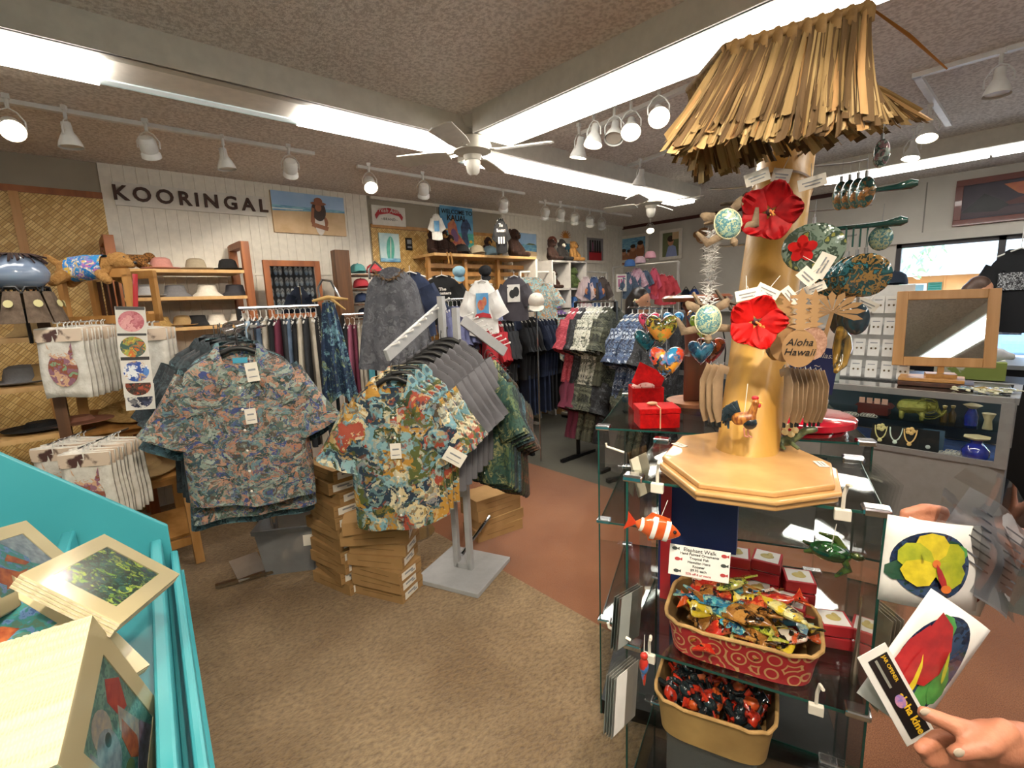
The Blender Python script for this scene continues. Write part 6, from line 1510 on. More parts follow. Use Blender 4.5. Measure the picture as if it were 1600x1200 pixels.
cols_ = [['c8452c', '2a86b8', 'e0a030', '16202c', '2f6fae'], ['8a8a30', 'c07a2c', '1c3a2a', '2a2a22'], ['16404a', '0f2a34', '2a6a74'], ['b83a5a', '3a2a34', 'd07a6a'], ['2f70b0', '3f90c8', '1a3a5a'], ['5a2418', '2a1414', '8a3a22'], ['1a4a6a', '14304a', '2a6a8a'], ['7a9a2a', '4a6a1a', 'a0b040']]
def heart(p, s, m, label, rz):
    t = thing('glass_heart', label, 'ornament', p, rz); b = MB()
    def hp(u, v):
        a = 2 * PI * u; r_ = math.sin(PI * v); x = .016 * math.sin(a) ** 3 * 2.2; z = (.013 * math.cos(a) - .005 * math.cos(2 * a) - .002 * math.cos(3 * a)) * 2.6
        return (x * r_ * s, -.02 * math.cos(PI * v) * s, z * r_ * s)
    b.grid(hp, 28, 12, wrap=True).build('heart', m, t); MB().tube([(0, 0, .02 * s), (0, 0, .05 * s)], .0012, 5).build('cord', m_steel, t); return t
for i, (px, py, s, d, lb) in enumerate(((1041, 563, 1.5, 1.5, 'large glass heart in red, blue and yellow above the gift boxes'), (1034, 512, 1.4, 1.5, 'olive and orange glass heart hanging highest on the left'), (1010, 530, 1.1, 1.55, 'dark teal glass heart left of the olive one'), (1014, 502, 1.0, 1.62, 'pink and dark glass heart at the upper left'), (1052, 500, 1.0, 1.7, 'blue glass heart behind the olive one'), (1110, 545, 1.3, 1.55, 'dark red glass heart right of the wooden stand'), (1095, 548, 1.1, 1.5, 'dark blue glass heart beside the dark red one'), (1098, 508, 1.2, 1.6, 'blue and green glass heart under the lower turtle'), (1090, 498, 1.0, 1.66, 'lime green glass heart behind the blue green one'))):
    heart(PD(px, py, d), s, pmat('heart_%d' % i, cols_[i % 8], 34 if i else 22, .8, rough=.06, coat=1, seed=i, over=.4), lb, VF(px))
# ---- inside the front case ----
m_rbx = mat('red_small_box', 'a81c24', .5); m_rbi = mat('white_lining', 'd9d6d0', .6)
sbx = None
for i, (x, y, n_, rz_, lb) in enumerate(((.16, .24, 5, 0, 'first'), (.21, .31, 5, .1, 'second'), (.29, .32, 5, -.1, 'third'), (.19, .24, 3, .2, 'fourth'), (.27, .26, 3, 0, 'fifth'), (.37, .31, 4, .1, 'sixth'), (.35, .235, 3, -.1, 'seventh'), (.45, .25, 2, .2, 'eighth'))):
    for k in range(n_):
        p = K(x + .03, y, Z1 + .001 + k * .034); rz2 = RC + rz_ + R.uniform(-.06, .06)
        lab = ('red box with pale shell carving topping the %s pile in the case' % lb) if k == n_ - 1 else 'closed red box lower in the piles behind the big basket'
        if sbx is None:
            sbx = thing('trinket_box', lab, 'box', p, rz2, None)
            MB().box((0, 0, .015), (.074, .074, .03)).build('box', m_rbx, sbx, smooth=False, bevel=.002); MB().box((0, 0, .0302), (.062, .062, .001)).build('lining', m_rbi, sbx, smooth=False)
            MB().ball((0, 0, .031), (.018, .014, .003), 12).ball((.006, .006, .032), (.008, .016, .003), 8).build('carving', mat('gold_carving', 'b5a460', .4), sbx)
            sbx['group'] = 'lower red trinket boxes'; 
        else:
            o = dup(sbx, p, rz2, lab)
            if k == n_ - 1: 
                if 'group' in o: del o['group']
nb = thing('navy_folder', 'navy blue box standing at the left inside the glass case', 'box', K(.13, .32, Z1 + .001), RC); MB().box((0, 0, .2), (.22, .06, .4)).build('box', m_navy, nb, smooth=False); 
nb2 = thing('red_card', 'small red card leaning above the navy box', 'card', K(.05, .25, Z1 + .001), RC); MB().box((0, 0, .21), (.03, .006, .42)).build('card', m_rbx, nb2, smooth=False)
# basket
def basket(label, c, rz, w_, d_, h_, mo, mi_, name='basket'):
    t = thing(name, label, 'basket', c, rz)
    def rr_(k, sc, n=40):
        a = 2 * PI * k / n; cx_, sx_ = math.cos(a), math.sin(a)
        return Vector((w_ / 2 * sc * (abs(cx_) ** .45) * (1 if cx_ > 0 else -1), d_ / 2 * sc * (abs(sx_) ** .45) * (1 if sx_ > 0 else -1), 0))
    b = MB(); n = 40
    rows = [[b.V(rr_(k, sc) + Vector((0, 0, z))) for k in range(n)] for sc, z in ((.9, 0), (.94, h_ * .5), (1.0, h_ - .002))]
    for A, B in zip(rows, rows[1:]):
        for k in range(n): b.F((A[k], A[(k + 1) % n], B[(k + 1) % n], B[k]))
    b.F(rows[0][::-1]); b.build('wall', mo, t)
    b = MB(); rows = [[b.V(rr_(k, sc) + Vector((0, 0, z))) for k in range(n)] for sc, z in ((.97, h_), (.9, h_ * .5), (.86, .005))]
    for A, B in zip(rows, rows[1:]):
        for k in range(n): b.F((A[k], B[k], B[(k + 1) % n], A[(k + 1) % n]))
    b.F(rows[-1]); b.build('lining', mi_, t)
    MB().tube([rr_(k, 1.0) + Vector((0, 0, h_ + .003 * math.sin(k * 2.1))) for k in range(n)], [(.005, .005)] * n, 8, closed=True).build('rim', mat('kraft_rim', 'c09a62', .8, c2='a07c48', s=30), t)
    return t
def scroll(name):
    m, t, p = newmat(name); N, Kk = t.nodes, t.links; p.inputs['Roughness'].default_value = .6
    tc = N.new('ShaderNodeTexCoord'); v = N.new('ShaderNodeTexVoronoi'); v.inputs['Scale'].default_value = 22; Kk.new(tc.outputs['Object'], v.inputs['Vector'])
    mt = N.new('ShaderNodeMath'); mt.operation = 'MULTIPLY'; mt.inputs[1].default_value = 22; Kk.new(v.outputs['Distance'], mt.inputs[0])
    sn_ = N.new('ShaderNodeMath'); sn_.operation = 'SINE'; Kk.new(mt.outputs[0], sn_.inputs[0])
    r = N.new('ShaderNodeValToRGB'); r.color_ramp.elements[0].position = .55; r.color_ramp.elements[1].position = .7; r.color_ramp.elements[0].color = lin('9c1f24'); r.color_ramp.elements[1].color = lin('b98a5a')
    Kk.new(sn_.outputs[0], r.inputs[0]); Kk.new(r.outputs[0], p.inputs['Base Color']); return m
m_scroll = scroll('red_scroll_paper'); m_kraft = mat('kraft_lining', '8a6a3a', .8, c2='6a4e28', s=12)
bk1 = basket('red scroll patterned basket heaped with painted fish ornaments', K(.265, .135, Z1 + .001), RC, .36, .25, .09, m_scroll, m_kraft)
bk2 = basket('kraft basket heaped with black and red ornaments on the lower shelf', K(.21, .14, .42), RC, .3, .25, .11, mat('kraft_basket', 'a98850', .8, c2='8f7040', s=8), m_kraft)
MB().box((0, 0, -.1), (.22, .2, .2)).build('riser', mat('clear_riser', '5a5e5c', .2, alpha=.5), bk2, smooth=False)
# painted fish
pal = [('orange and white striped', ['c9562a', 'd9d0c0', '1c1a18', 'c9562a']), ('brown spotted', ['8a5a26', '9c6a30', '1c140c', '8a5a26', 'b08040']), ('yellow and black striped', ['d0b42c', '1a1a16', 'd9cf8a', 'd0b42c']), ('blue and teal', ['2f7a9a', '58b0b8', '1f3f5f', 'a0c8b0']), ('lime yellow', ['b0b83a', 'd9d27a', '3a4a2a', 'b0b83a']), ('red and black', ['b02a1c', '1a1614', 'd06a3a', 'b02a1c'])]
fm_ = [pmat('fish_%d' % i, c, 70, .5, rough=.12, coat=1, seed=i, stretch=(1, 1, .35 if i in (0, 2) else 1), over=.5) for i, (l_, c) in enumerate(pal)]
fb_ = MB()
def fishp(u, v):
    a = 2 * PI * u; x = -.05 + .1 * v; h = .026 * math.sin(PI * min(1, max(0, v * .97 + .015))) ** .75; return (x, .011 * (h / .026) * math.sin(a), h * math.cos(a))
fb_.grid(lambda u, v: fishp(u, v), 16, 12, wrap=True)
fish0 = fb_.build('fish_ornament', fm_[0]); tag(fish0, 'x', 'ornament')
MB().prism([(-.045, 0), (-.07, .022), (-.066, 0), (-.07, -.022)], -.002, .002, RT).build('tail', fm_[0], fish0, smooth=False)
MB().prism([(-.03, .018), (-.02, .034), (.02, .03), (.025, .02)], -.0015, .0015, RT).build('fin', fm_[0], fish0, smooth=False)
MB().prism([(-.02, -.018), (-.012, -.032), (.01, -.024)], -.0015, .0015, RT).build('fin', fm_[0], fish0, smooth=False)
for s_ in (-1, 1): MB().ball((.036, s_ * .007, .006), .004, 8).build('eye', m_black, fish0)
for k in range(40):
    lay = k // 16; x = .265 + R.uniform(-.095, .095); y = .14 + R.uniform(-.06, .065); i = k % 6; z = Z1 + .045 + .02 * lay + R.uniform(0, .012) + .035 * (1 if y > .14 else .3)
    i = (1 if (k % 4 == 0 and y > .12) else i)
    dup(fish0, K(x, y, z), (PI / 2 + R.uniform(-.45, .45), R.uniform(-.3, .3), R.uniform(0, 6.28)), pal[i][0] + ' fish ornament in the red scroll basket', pal[i][0] + ' fish in the basket', R.uniform(1.15, 1.5), mats={'root': fm_[i], 'tail': fm_[i], 'fin': fm_[i]})
cf = dup(fish0, PD(1027, 826, 1.05), (0, .25, VF(1027) + .1), 'orange clownfish ornament with white bands hanging at the case corner', None, .98, mats={'root': mat('clown_orange', 'd0602c', .15, coat=1, c2='b84a1e', s=40), 'tail': mat('clown_red', 'b83a20', .2), 'fin': mat('clown_orange', '')})
if 'group' in cf: del cf['group']
for x, w_ in ((-.034, .004), (-.008, .005), (.02, .005)):
    h = .027 * math.sin(PI * ((x + .05) / .1) * .97 + .015) ** .75; MB().lathe([(1.0, -w_), (1.02, 0), (1.0, w_)], 20, caps=False).build('white_band', m_white, cf, rot=(0, PI / 2, 0), loc=(x, 0, 0)).scale = (h * 1.03, .0125 * h / .026, 1)
MB().tube([(0, 0, .02), (.004, 0, .07)], .0008, 4).build('string', m_tag, cf)
C.objects.unlink(fish0)
for c_ in kids(fish0): C.objects.unlink(c_)
# green sea turtle
gt = thing('sea_turtle', 'glossy green sea turtle ornament hanging inside the case front', 'ornament', PD(1297, 862, 1.0), (.2, .1, VF(1297)))
m_gt = pmat('turtle_green', ['0f2a16', '1c4a26', '0c1f12', '2f5a2a', '14301c'], 45, .4, rough=.06, coat=1); m_gf = mat('turtle_flipper', '4a5a20', .1, c2='16240f', s=60, coat=1)
MB().ball((0, 0, 0), (.038, .02, .02), 20).build('shell', m_gt, gt); MB().ball((.045, 0, .006), (.014, .008, .008), 12).build('head', m_gf, gt)
for pts_ in ([(.022, -.008, .0), (.034, -.014, -.02), (.016, -.016, -.045)], [(.02, .01, .008), (.005, .014, .026), (-.025, .012, .03)], [(-.03, -.006, -.006), (-.045, -.008, -.012)], [(-.03, .006, .0), (-.05, .006, .004)]):
    MB().tube(pts_, [(.004, .009)] * (len(pts_) - 1) + [(.002, .003)], 8).build('flipper', m_gf, gt)
MB().tube([(0, 0, .018), (0, .0, .07)], .0008, 4).build('string', m_tag, gt)
# sign card in the basket
sc_ = thing('price_sign', 'white Elephant Walk price sign card standing in the fish basket', 'sign', PD(1092, 880, 1.07), (-.15, .05, VF(1092) + .05))
MB().box((0, 0, 0), (.125, .0015, .068)).build('card', m_board, sc_, smooth=False)
m_ink = mat('print_ink', '3a3f3c', .6); m_inkr = mat('print_red_ink', 'a83a3a', .6)
for k, (s_, sz_, m_) in enumerate((('Elephant Walk', .0115, m_inkr if False else m_ink), ('Hand Painted Ornaments', .0078, m_ink), ('Tropical Fish', .0078, m_ink), ('Hawaiian Hens', .0078, m_ink), ('Rooster', .0078, m_ink), ('$9.95 each', .0078, m_ink), ('20% off 4 or more', .007, m_inkr))):
    text('lettering', s_, m_, sc_, (0.0, -.0012, .026 - k * .0088), UP, sz_, .0004, bold=.00015)
for x, z, m_ in ((-.045, .003, m_inkr), (-.046, -.024, m_ink), (.05, .024, m_inkr), (.05, .003, m_ink), (.05, -.018, m_inkr), (-.052, .026, m_ink)):
    MB().prism(ell(0, 0, .006, .004, 10), 0, .0006, Matrix.Translation((x, -.0008, z)) @ RT).prism([(.004, 0), (.01, .004), (.01, -.003)], 0, .0006, Matrix.Translation((x, -.0008, z)) @ RT).build('picture', m_, sc_, smooth=False)
# lower basket ornaments
lb0 = MB().ball((0, 0, 0), (.02, .014, .013), 12).tube([(.014, 0, .004), (.024, 0, .018), (.03, 0, .02)], [.007, .006, .003], 8).build('hen_ornament', m_black); tag(lb0, 'x', 'ornament')
MB().tube([(-.014, 0, .002), (-.028, 0, .016), (-.034, 0, .006)], [(.006, .008), (.005, .01), (.002, .003)], 8).build('tail', m_redp, lb0); MB().tube([(.0, 0, -.01), (.004, .004, -.026)], .002, 5).build('leg', m_redp, lb0)
mb_, mr_, mo_ = mat('glossy_black', '14171a', .08, coat=1, c2='1f2a2c'), mat('glossy_red_glaze', 'b8321c', .1, coat=1, c2='7a1c10', s=60), mat('glossy_orange', 'c8602c', .1, coat=1, c2='a03a18', s=60)
for k in range(110):
    x = .21 + R.uniform(-.11, .11); y = .14 + R.uniform(-.085, .085); z = .42 + .08 + R.uniform(0, .045)
    a_, b_, lb = ((mb_, mr_, 'black hen ornament with a red tail in the kraft basket'), (mr_, mb_, 'red hen ornament with a black tail in the kraft basket'), (mb_, mb_, 'all black hen ornament in the kraft basket'), (mo_, mb_, 'orange hen ornament with a black tail in the kraft basket'))[(0, 1, 2, 0, 1, 3)[k % 6]]
    dup(lb0, K(x, y, z), (R.uniform(0, 6.28), R.uniform(-1, 1), R.uniform(0, 6.28)), lb, lb + 's', R.uniform(.95, 1.35), mats={'root': a_, 'tail': b_, 'leg': b_})
C.objects.unlink(lb0)
for c_ in kids(lb0): C.objects.unlink(c_)
# small parrot hanging on the shelf clip
o = MB().ball((0, 0, 0), (.011, .011, .022), 12).ball((0, 0, .024), (.009, .009, .009), 10).tube([(0, 0, -.015), (.002, 0, -.05)], [.007, .002], 8).build('parrot_ornament', mat('parrot_red', 'b02a1c', .2, c2='2f6fae', s=25, coat=1, lo=.55, hi=.6)); o.location = PD(1006, 1040, 1.08); MB().tube([(0, 0, .03), (.002, 0, .075)], .0008, 4).build('string', m_tag, o); tag(o, 'small red and blue parrot ornament hanging at the shelf clip', 'ornament')
# plastic sleeves hung on both sides of the case
m_slv = glassmat('plastic_sleeve', (.9, .91, .9), .06, .12)
def sleeve(px, py, d, w_, h_, yaw, tilt, label, group, back=m_board, n=1, step=.006, name='print_sleeve'):
    for k in range(n):
        t = thing(name, label, 'print', PD(px, py, d) + Vector((math.cos(VF(px) + yaw + PI / 2), math.sin(VF(px) + yaw + PI / 2), 0)) * step * k, (0, tilt + R.uniform(-.02, .02), VF(px) + yaw), group)
        MB().grid(lambda u, v: ((u - .5) * w_, .002 * math.sin(u * 5), (v - .5) * h_), 4, 3).build('sleeve', m_slv, t, smooth=False)
        if back: MB().box((0, .0015, -h_ * .06), (w_ * .9, .001, h_ * .8)).build('sheet', back, t, smooth=False)
sleeve(985, 960, 1.02, .1, .14, 1.0, .12, 'grey print sleeve hanging on the left side of the case', 'left side sleeves', mat('grey_sheet', '8e928c', .6), 3)
sleeve(978, 1085, 1.0, .1, .16, 1.0, .1, 'white print sleeve hanging low on the left side of the case', 'lower left sleeves', m_board, 4)
sleeve(1003, 738, 1.28, .06, .14, .6, -.25, 'cream pennant sleeve at the top left corner of the case', 'pennant sleeves', mat('cream_sheet', 'c9c4b0', .6), 1)
sleeve(1345, 770, 1.25, .12, .12, -1.0, .2, 'clear print sleeve in the bundle on the right side of the case', 'right sleeves', None, 7, .009)
sleeve(1360, 1010, 1.12, .1, .3, -.9, .05, 'pale print sleeve hanging low on the right side of the case', 'lower right sleeves', mat('beige_sheet', 'b8a894', .6), 4, .009)
for px, py, d, yaw, lb in ((955, 700, 1.35, 0, 'white hook at the front corner of the rear case'), (960, 985, 1.03, -.3, 'white hook sticking out left of the middle shelf'), (1355, 745, 1.28, .4, 'white hook at the right side of the front case')):
    o = MB().tube([(.035, 0, -.012), (0, 0, 0), (-.012, 0, .004), (-.014, 0, .014)], .0032, 6).build('plastic_hook', m_hookw); o.location = PD(px, py, d); o.rotation_euler = (0, 0, VF(px) + yaw); tag(o, lb, 'hook')
# ---------------- jewelry counter, window wall ----------------
m_alu = mat('satin_aluminium', 'a6a5a3', .35, .6); m_base = mat('warm_grey_laminate', '8a857f', .5)
SC0 = Vector((3.56, .06, 0)); SL = 2.6; SD = .5
sw = thing('jewelry_showcase', 'glass jewelry showcase with aluminium edges on a grey base by the window', 'showcase', SC0, PI / 2)
# local x runs along +y (leftwards), local y runs to -x (towards the aisle)
for z, h, nm in ((.36, .72, 'base'),): MB().box((SL / 2, -SD / 2, .31), (SL, SD, .62)).build('base', m_base, sw, smooth=False)
fr = MB()
for y in (0, -SD):
    fr.box((SL / 2, y, .985), (SL, .03, .035)); fr.box((SL / 2, y, .635), (SL, .02, .03))
    for x in (0.02, SL): fr.box((x, y, .8), (.05, .04, .36))
for x in (0, SL): fr.box((x, -SD / 2, .985), (.035, SD, .035))
fr.build('frame', m_alu, sw, smooth=False)
MB().grid(lambda u, v: (SL * u, 0, .65 + .32 * v), 1, 1).build('front_glass', m_glass, sw); MB().grid(lambda u, v: (SL * u, -SD * v, 1.0), 1, 1).build('top_glass', m_glass, sw); MB().grid(lambda u, v: (.02, -SD * v, .65 + .32 * u), 1, 1).build('side_glass', m_glass, sw)
MB().box((SL / 2, -.33, .775), (SL - .06, .3, .006)).build('glass_shelf', m_glass, sw, smooth=False)
MB().box((SL / 2, -SD / 2, .622), (SL - .04, SD - .04, .008)).build('blue_cloth', mat('blue_velvet', '2a4f8c', .9, c2='1f3f74', s=20), sw, smooth=False)
MB().box((SL / 2, -SD + .01, .8), (SL, .01, .34)).build('back_panel', mat('dark_back', '3a4650', .4), sw, smooth=False)
def S(x, y, z): return Vector((SC0.x - y, SC0.y + x, z))     # x along, y into the case (negative = deeper)
def Sx(px, py, y=-.1): return PX(px, py, SC0.x - y)
RS = -PI / 2 
def onc(px, y, z):   # on the counter: point at image column px, depth y, height z
    return Vector((SC0.x - y, PX(px, 650, SC0.x - y).y, z))
# elephant
el = thing('elephant_figure', 'brass green elephant figure with coiled ears inside the showcase', 'figurine', onc(1432, -.22, 0.78), RS + .1)
m_br = mat('green_brass', 'a5a552', .25, .6, c2='7d8038', s=40, stretch=(1, 1, 10), bump=.4, bs=60)
skinned('body', [((-.07, 0, .09), (.03, 0, .095), .05, .048), ((.07, 0, .1), (.085, 0, .1), .036, .032), ((.11, 0, .085), (.135, 0, .05), .014, .011), ((.135, 0, .05), (.155, 0, .08), .011, .008), ((-.085, -.02, .05), (-.085, -.022, .016), .018, .016), ((-.085, .02, .05), (-.085, .022, .016), .018, .016), ((.03, -.02, .05), (.03, -.022, .016), .018, .016), ((.03, .02, .05), (.03, .022, .016), .018, .016)], m_br, el, .0035, 2)
el.scale = (.85, .85, .9)
for s_ in (-1, 1):
    MB().tube([(.06 + (.006 + .0045 * k / 3) * math.cos(k * .5) * 2, s_ * -.04, .1 + (.006 + .0045 * k / 3) * math.sin(k * .5) * 2) for k in range(26)], .003, 6).build('ear', m_br, el)
# blue vase & bottles
m_cob = mat('cobalt_glass', '14206e', .05, c2='1f2f9c', coat=1)
vz = thing('vase', 'round cobalt blue glass vase at the right end of the showcase', 'vase', onc(1531, -.06, .627), 0); MB().lathe([(.0, 0), (.045, 0), (.062, .03), (.06, .06), (.035, .09), (.024, .1), (.028, .115)], 28).build('body', m_cob, vz); MB().lathe([(.026, .116), (.06, .13), (.062, .134), (.02, .122)], 6, caps=True).build('star_top', mat('cream_resin', 'c9bf94', .5), vz)
vz = thing('bottle', 'tall cobalt blue glass bottle with a cream collar behind the round vase', 'bottle', onc(1518, -.25, 0.78), 0); MB().lathe([(0, 0), (.03, 0), (.032, .06), (.016, .1), (.014, .12)], 24).build('body', m_cob, vz); MB().lathe([(.016, .1), (.045, .12), (.016, .13)], 8).build('collar', mat('cream_resin', ''), vz)
vz = thing('tea_light_holder', 'small cream stone holder beside the cobalt bottle', 'ornament', onc(1545, -.2, 0.78), 0); MB().lathe([(0, 0), (.022, 0), (.016, .05), (.03, .09), (0, .088)], 16).build('body', mat('cream_resin', ''), vz)
for i, (px, y, lb) in enumerate(((1475, -.25, 'dark amber perfume bottle on the glass shelf'), (1488, -.28, 'slim brass bottle beside the amber one'))):
    b_ = thing('small_bottle', lb, 'bottle', onc(px, y, 0.78), 0); MB().lathe([(0, 0), (.018, 0), (.02, .05), (.008, .07), (.008, .085)], 16).build('body', mat('amber_glass', '4a3a1c', .1, coat=1), b_); MB().lathe([(.009, .086), (.012, .1), (.0, .104)], 12).build('stopper', mat('gold_carving', ''), b_)
m_bust = mat('black_velvet', '101012', .95)
for i, (px, m_) in enumerate(((1378, 'd9cf8a'), (1402, 'cfe0d0'), (1425, 'e0b870'), (1455, 'b0b8b0'))):
    nb_ = thing('necklace_stand', ['black velvet stand with a cream flower necklace', 'black velvet stand with a pale bead necklace', 'black velvet stand with a shell flower necklace', 'black velvet stand with a tiny pendant'][i], 'necklace display', onc(px, -.07, .627), (-.35, 0, RS + .1))
    MB().prism([(-.05, 0), (.05, 0), (.045, .13), (-.045, .13)], 0, .006, RT).build('pad', m_bust, nb_, smooth=False)
    mm_ = mat('bead_' + m_, m_, .4)
    nn_ = MB()
    if i < 3: nn_.tube([(-.03 + .0 * k, -.01, .12) if k == 0 else (-.03 * math.cos(k / 10 * PI), -.01, .12 - .08 * math.sin(k / 10 * PI)) for k in range(11)], .004, 6)
    nn_.ball((0, -.012, .03), (.012, .004, .012), 10)
    nn_.build('necklace', mm_, nb_)
    if i in (0, 2):
        pf_ = MB()
        for k in range(5): pf_.ball((.014 * math.cos(k * 1.257), -.014, .11 + .014 * math.sin(k * 1.257)), (.012, .004, .012), 8)
        pf_.build('flower', mm_, nb_)
for i, (px, y, z) in enumerate(((1318, -.08, .627), (1345, -.06, .627), (1335, -.2, .627), (1305, -.1, 0.78), (1330, -.1, 0.78), (1358, -.12, 0.78), (1490, -.05, .627), (1500, -.1, .627))):
    rg = thing('bracelet_tray', ['tray of white shell bracelets at the left of the blue cloth', 'tray of silver bracelets beside the white ones', 'dark tray of bracelets behind the silver ones', 'tray of small boxes on the glass shelf, far left', 'tray of dark jewelry on the glass shelf beside the turntable', 'tray of pale trinkets left of the elephant', 'scattering of shell earrings left of the cobalt vase', 'row of shell pendants behind the scattered earrings'][i], 'jewelry', onc(px, y, z), RS)
    MB().box((0, 0, .004), (.09, .06, .008)).build('tray', m_bust if i not in (6, 7) else m_board, rg, smooth=False)
    q_ = MB()
    for k in range(9): q_.tube([(-.035 + (k % 5) * .017 + .01 * math.cos(a_), -.015 + .03 * (k // 5) + .004 * math.sin(a_), .016 + .008 * math.sin(a_)) for a_ in [j * PI / 4 for j in range(8)]], .0022, 5, closed=True)
    q_.build('bracelets', mat('shell_silver', 'c4c4b8', .3, c2='8f8f84', s=50), rg)
for i, (px, y) in enumerate(((1448, -.12), (1462, -.16))):
    pl = thing('glass_plaque', ['square grey glass plaque standing inside the showcase', 'second square glass plaque behind the first'][i], 'ornament', onc(px, y, .627), RS); MB().box((0, 0, .06), (.1, .008, .12)).build('plate', mat('blue_grey_glass', '5a7488', .1, alpha=.8), pl, smooth=False)
rx = thing('red_pagoda_box', 'dark red lidded box with pale panels on the glass shelf', 'box', onc(1365, -.25, 0.78), RS); MB().box((0, 0, .03), (.16, .09, .05)).build('box', mat('maroon_lacquer', '5a2420', .3), rx, smooth=False); MB().prism([(-.1, .055), (.1, .055), (.08, .075), (-.08, .075)], -.05, .05, RT).build('lid', mat('maroon_lacquer', ''), rx, smooth=False)
for k in range(4): MB().box((-.06 + .04 * k, -.046, .095), (.03, .004, .035)).build('panel', mat('pale_pink_panel', 'c9a08c', .6), rx, smooth=False)
# on top of the counter
for i, (px, y, c, lb) in enumerate(((1502, -.1, '6a9ab0', 'small blue glazed turtle on the right of the counter top'), (1530, -.14, 'a08a4a', 'brown shelled turtle pair on the counter top'), (1548, -.08, 'b0a878', 'pale shell turtle at the edge of the counter top'), (1568, -.16, '8a9a8a', 'grey green turtle nearest the counter corner'))):
    t_ = turtle(lb, onc(px, y, 1.016), 1.0, shell=mat('shell_' + c, c, .2, c2='5a4a30', s=60, coat=1), body=mat('cream_rim', '')); t_.rotation_euler = (-PI / 2, 0, R.uniform(-1, 1))
tr = thing('wooden_tray', 'stack of shallow wooden trays under the tabletop mirror', 'tray', onc(1455, -.25, 1.003), RS + .08); MB().box((0, 0, .012), (.34, .2, .024)).build('lower_tray', w_dark, tr, smooth=False, bevel=.003); MB().box((-.02, 0, .036), (.3, .18, .02)).build('upper_tray', w_pine, tr, smooth=False, bevel=.003)
mc = onc(1462, -.28, 1.05)
tm = thing('tabletop_mirror', 'square honey wood framed tabletop mirror tilted on a small stand', 'mirror', mc, RS + .22)
MB().box((0, 0, .01), (.14, .1, .02)).build('foot', w_pine, tm, smooth=False); MB().box((0, .01, .05), (.03, .02, .08)).build('neck', w_pine, tm, smooth=False)
mf = thing('x', 'x', 'x'); bpy.data.objects.remove(mf)
fm2 = MB(); w_, h_, b_ = .47, .46, .055
for sx in (-1, 1): fm2.box((sx * (w_ - b_) / 2, 0, h_ / 2), (b_, .025, h_)); fm2.box((0, 0, h_ / 2 + sx * (h_ - b_) / 2), (w_ - 2 * b_, .025, b_))
fm2.build('frame', w_pine, tm, smooth=False, bevel=.003, loc=(0, 0, .06), rot=(-.2, .0, 0)); MB().box((0, .002, h_ / 2), (w_ - 2 * b_, .01, h_ - 2 * b_)).build('mirror_glass', MATS['mirror'], tm, smooth=False, loc=(0, 0, .06), rot=(-.2, .0, 0))
# earring card racks
er = thing('earring_rack', 'clear tiered rack of white earring cards on the counter', 'display rack', onc(1345, -.3, 1.003), RS)
m_acr = glassmat('acrylic', (.95, .96, .97), .05); 
for k in range(4): MB().box((0, .02 + .03 * k, .07 + .14 * k), (.5 - .05 * k, .03, .004)).build('ledge', m_acr, er, smooth=False)
MB().box((0, .14, .3), (.4, .004, .6)).build('back_panel', m_wp, er, smooth=False); MB().box((0, .06, .004), (.5, .2, .008)).build('base', m_acr, er, smooth=False)
ec = None
m_wcard = mat('white_jewelry_card', 'dcdad4', .6)
for r_ in range(4):
    for k in range(6 - (r_ > 1)):
        if ec is None:
            ec = thing('earring_card', 'x', 'earrings', (0, 0, 0)); MB().box((0, 0, .055), (.062, .002, .11)).build('card', m_wcard, ec, smooth=False)
            e_ = MB(); e_.ball((-.012, -.003, .05), (.006, .002, .007), 8).ball((.012, -.003, .05), (.006, .002, .007), 8); e_.build('earring_pair', mat('earring_bronze', '6a5a40', .3, .6), ec); MB().box((0, -.0015, .085), (.04, .001, .006)).build('print', m_greym, ec, smooth=False)
        p = S((SC0.y * 0) + (er.location.y - SC0.y) + (.215 - .083 * k) * (1 - .06 * r_), -.29 - .03 * r_, 1.013 + .07 - .07 + .138 * r_)
        dup(ec, p, (-.12, 0, RS + R.uniform(-.08, .08)), 'white card with a pair of earrings on the %s tier of the clear rack' % ('lowest', 'second', 'third', 'top')[r_], 'earring cards, %s tier' % ('lowest', 'second', 'third', 'top')[r_])
for c_ in kids(ec): C.objects.unlink(c_)
C.objects.unlink(ec)
jar = thing('jar', 'small clear jar with a green lid left of the earring rack', 'jar', onc(1296, -.12, 1.003), 0); MB().lathe([(.0, 0), (.04, 0), (.042, .06), (.034, .08)], 20).build('glass', mat('milky_glass', '9fb0a8', .1, alpha=.7), jar); MB().lathe([(0, .081), (.038, .081), (.038, .095), (0, .097)], 20).build('lid', mat('mint_lid', '7ac08a', .4), jar)
# recycled glass sign
rg_ = thing('recycled_glass_sign', 'blue and white Recycled Glass card sign behind the pineapple cutouts', 'sign', PD(1262, 560, 1.6), (0, .1, VF(1262)))
MB().box((0, 0, 0), (.17, .003, .22)).build('card', m_board, rg_, smooth=False); MB().box((0, -.002, -.035), (.17, .001, .15)).build('blue_field', m_navy, rg_, smooth=False); text('lettering', 'Recycled Glass', m_board, rg_, (0, -.004, .015), UP, .024, .001, shear=.2); text('lettering', 'made from glass bottles'[:0] or '~', m_board, rg_, (0.03, -.004, -.02), UP, .03, .001)
MB().tube([(0, .01, -.1), (0, .01, -.42)], .004).build('holder', m_chrome, rg_)
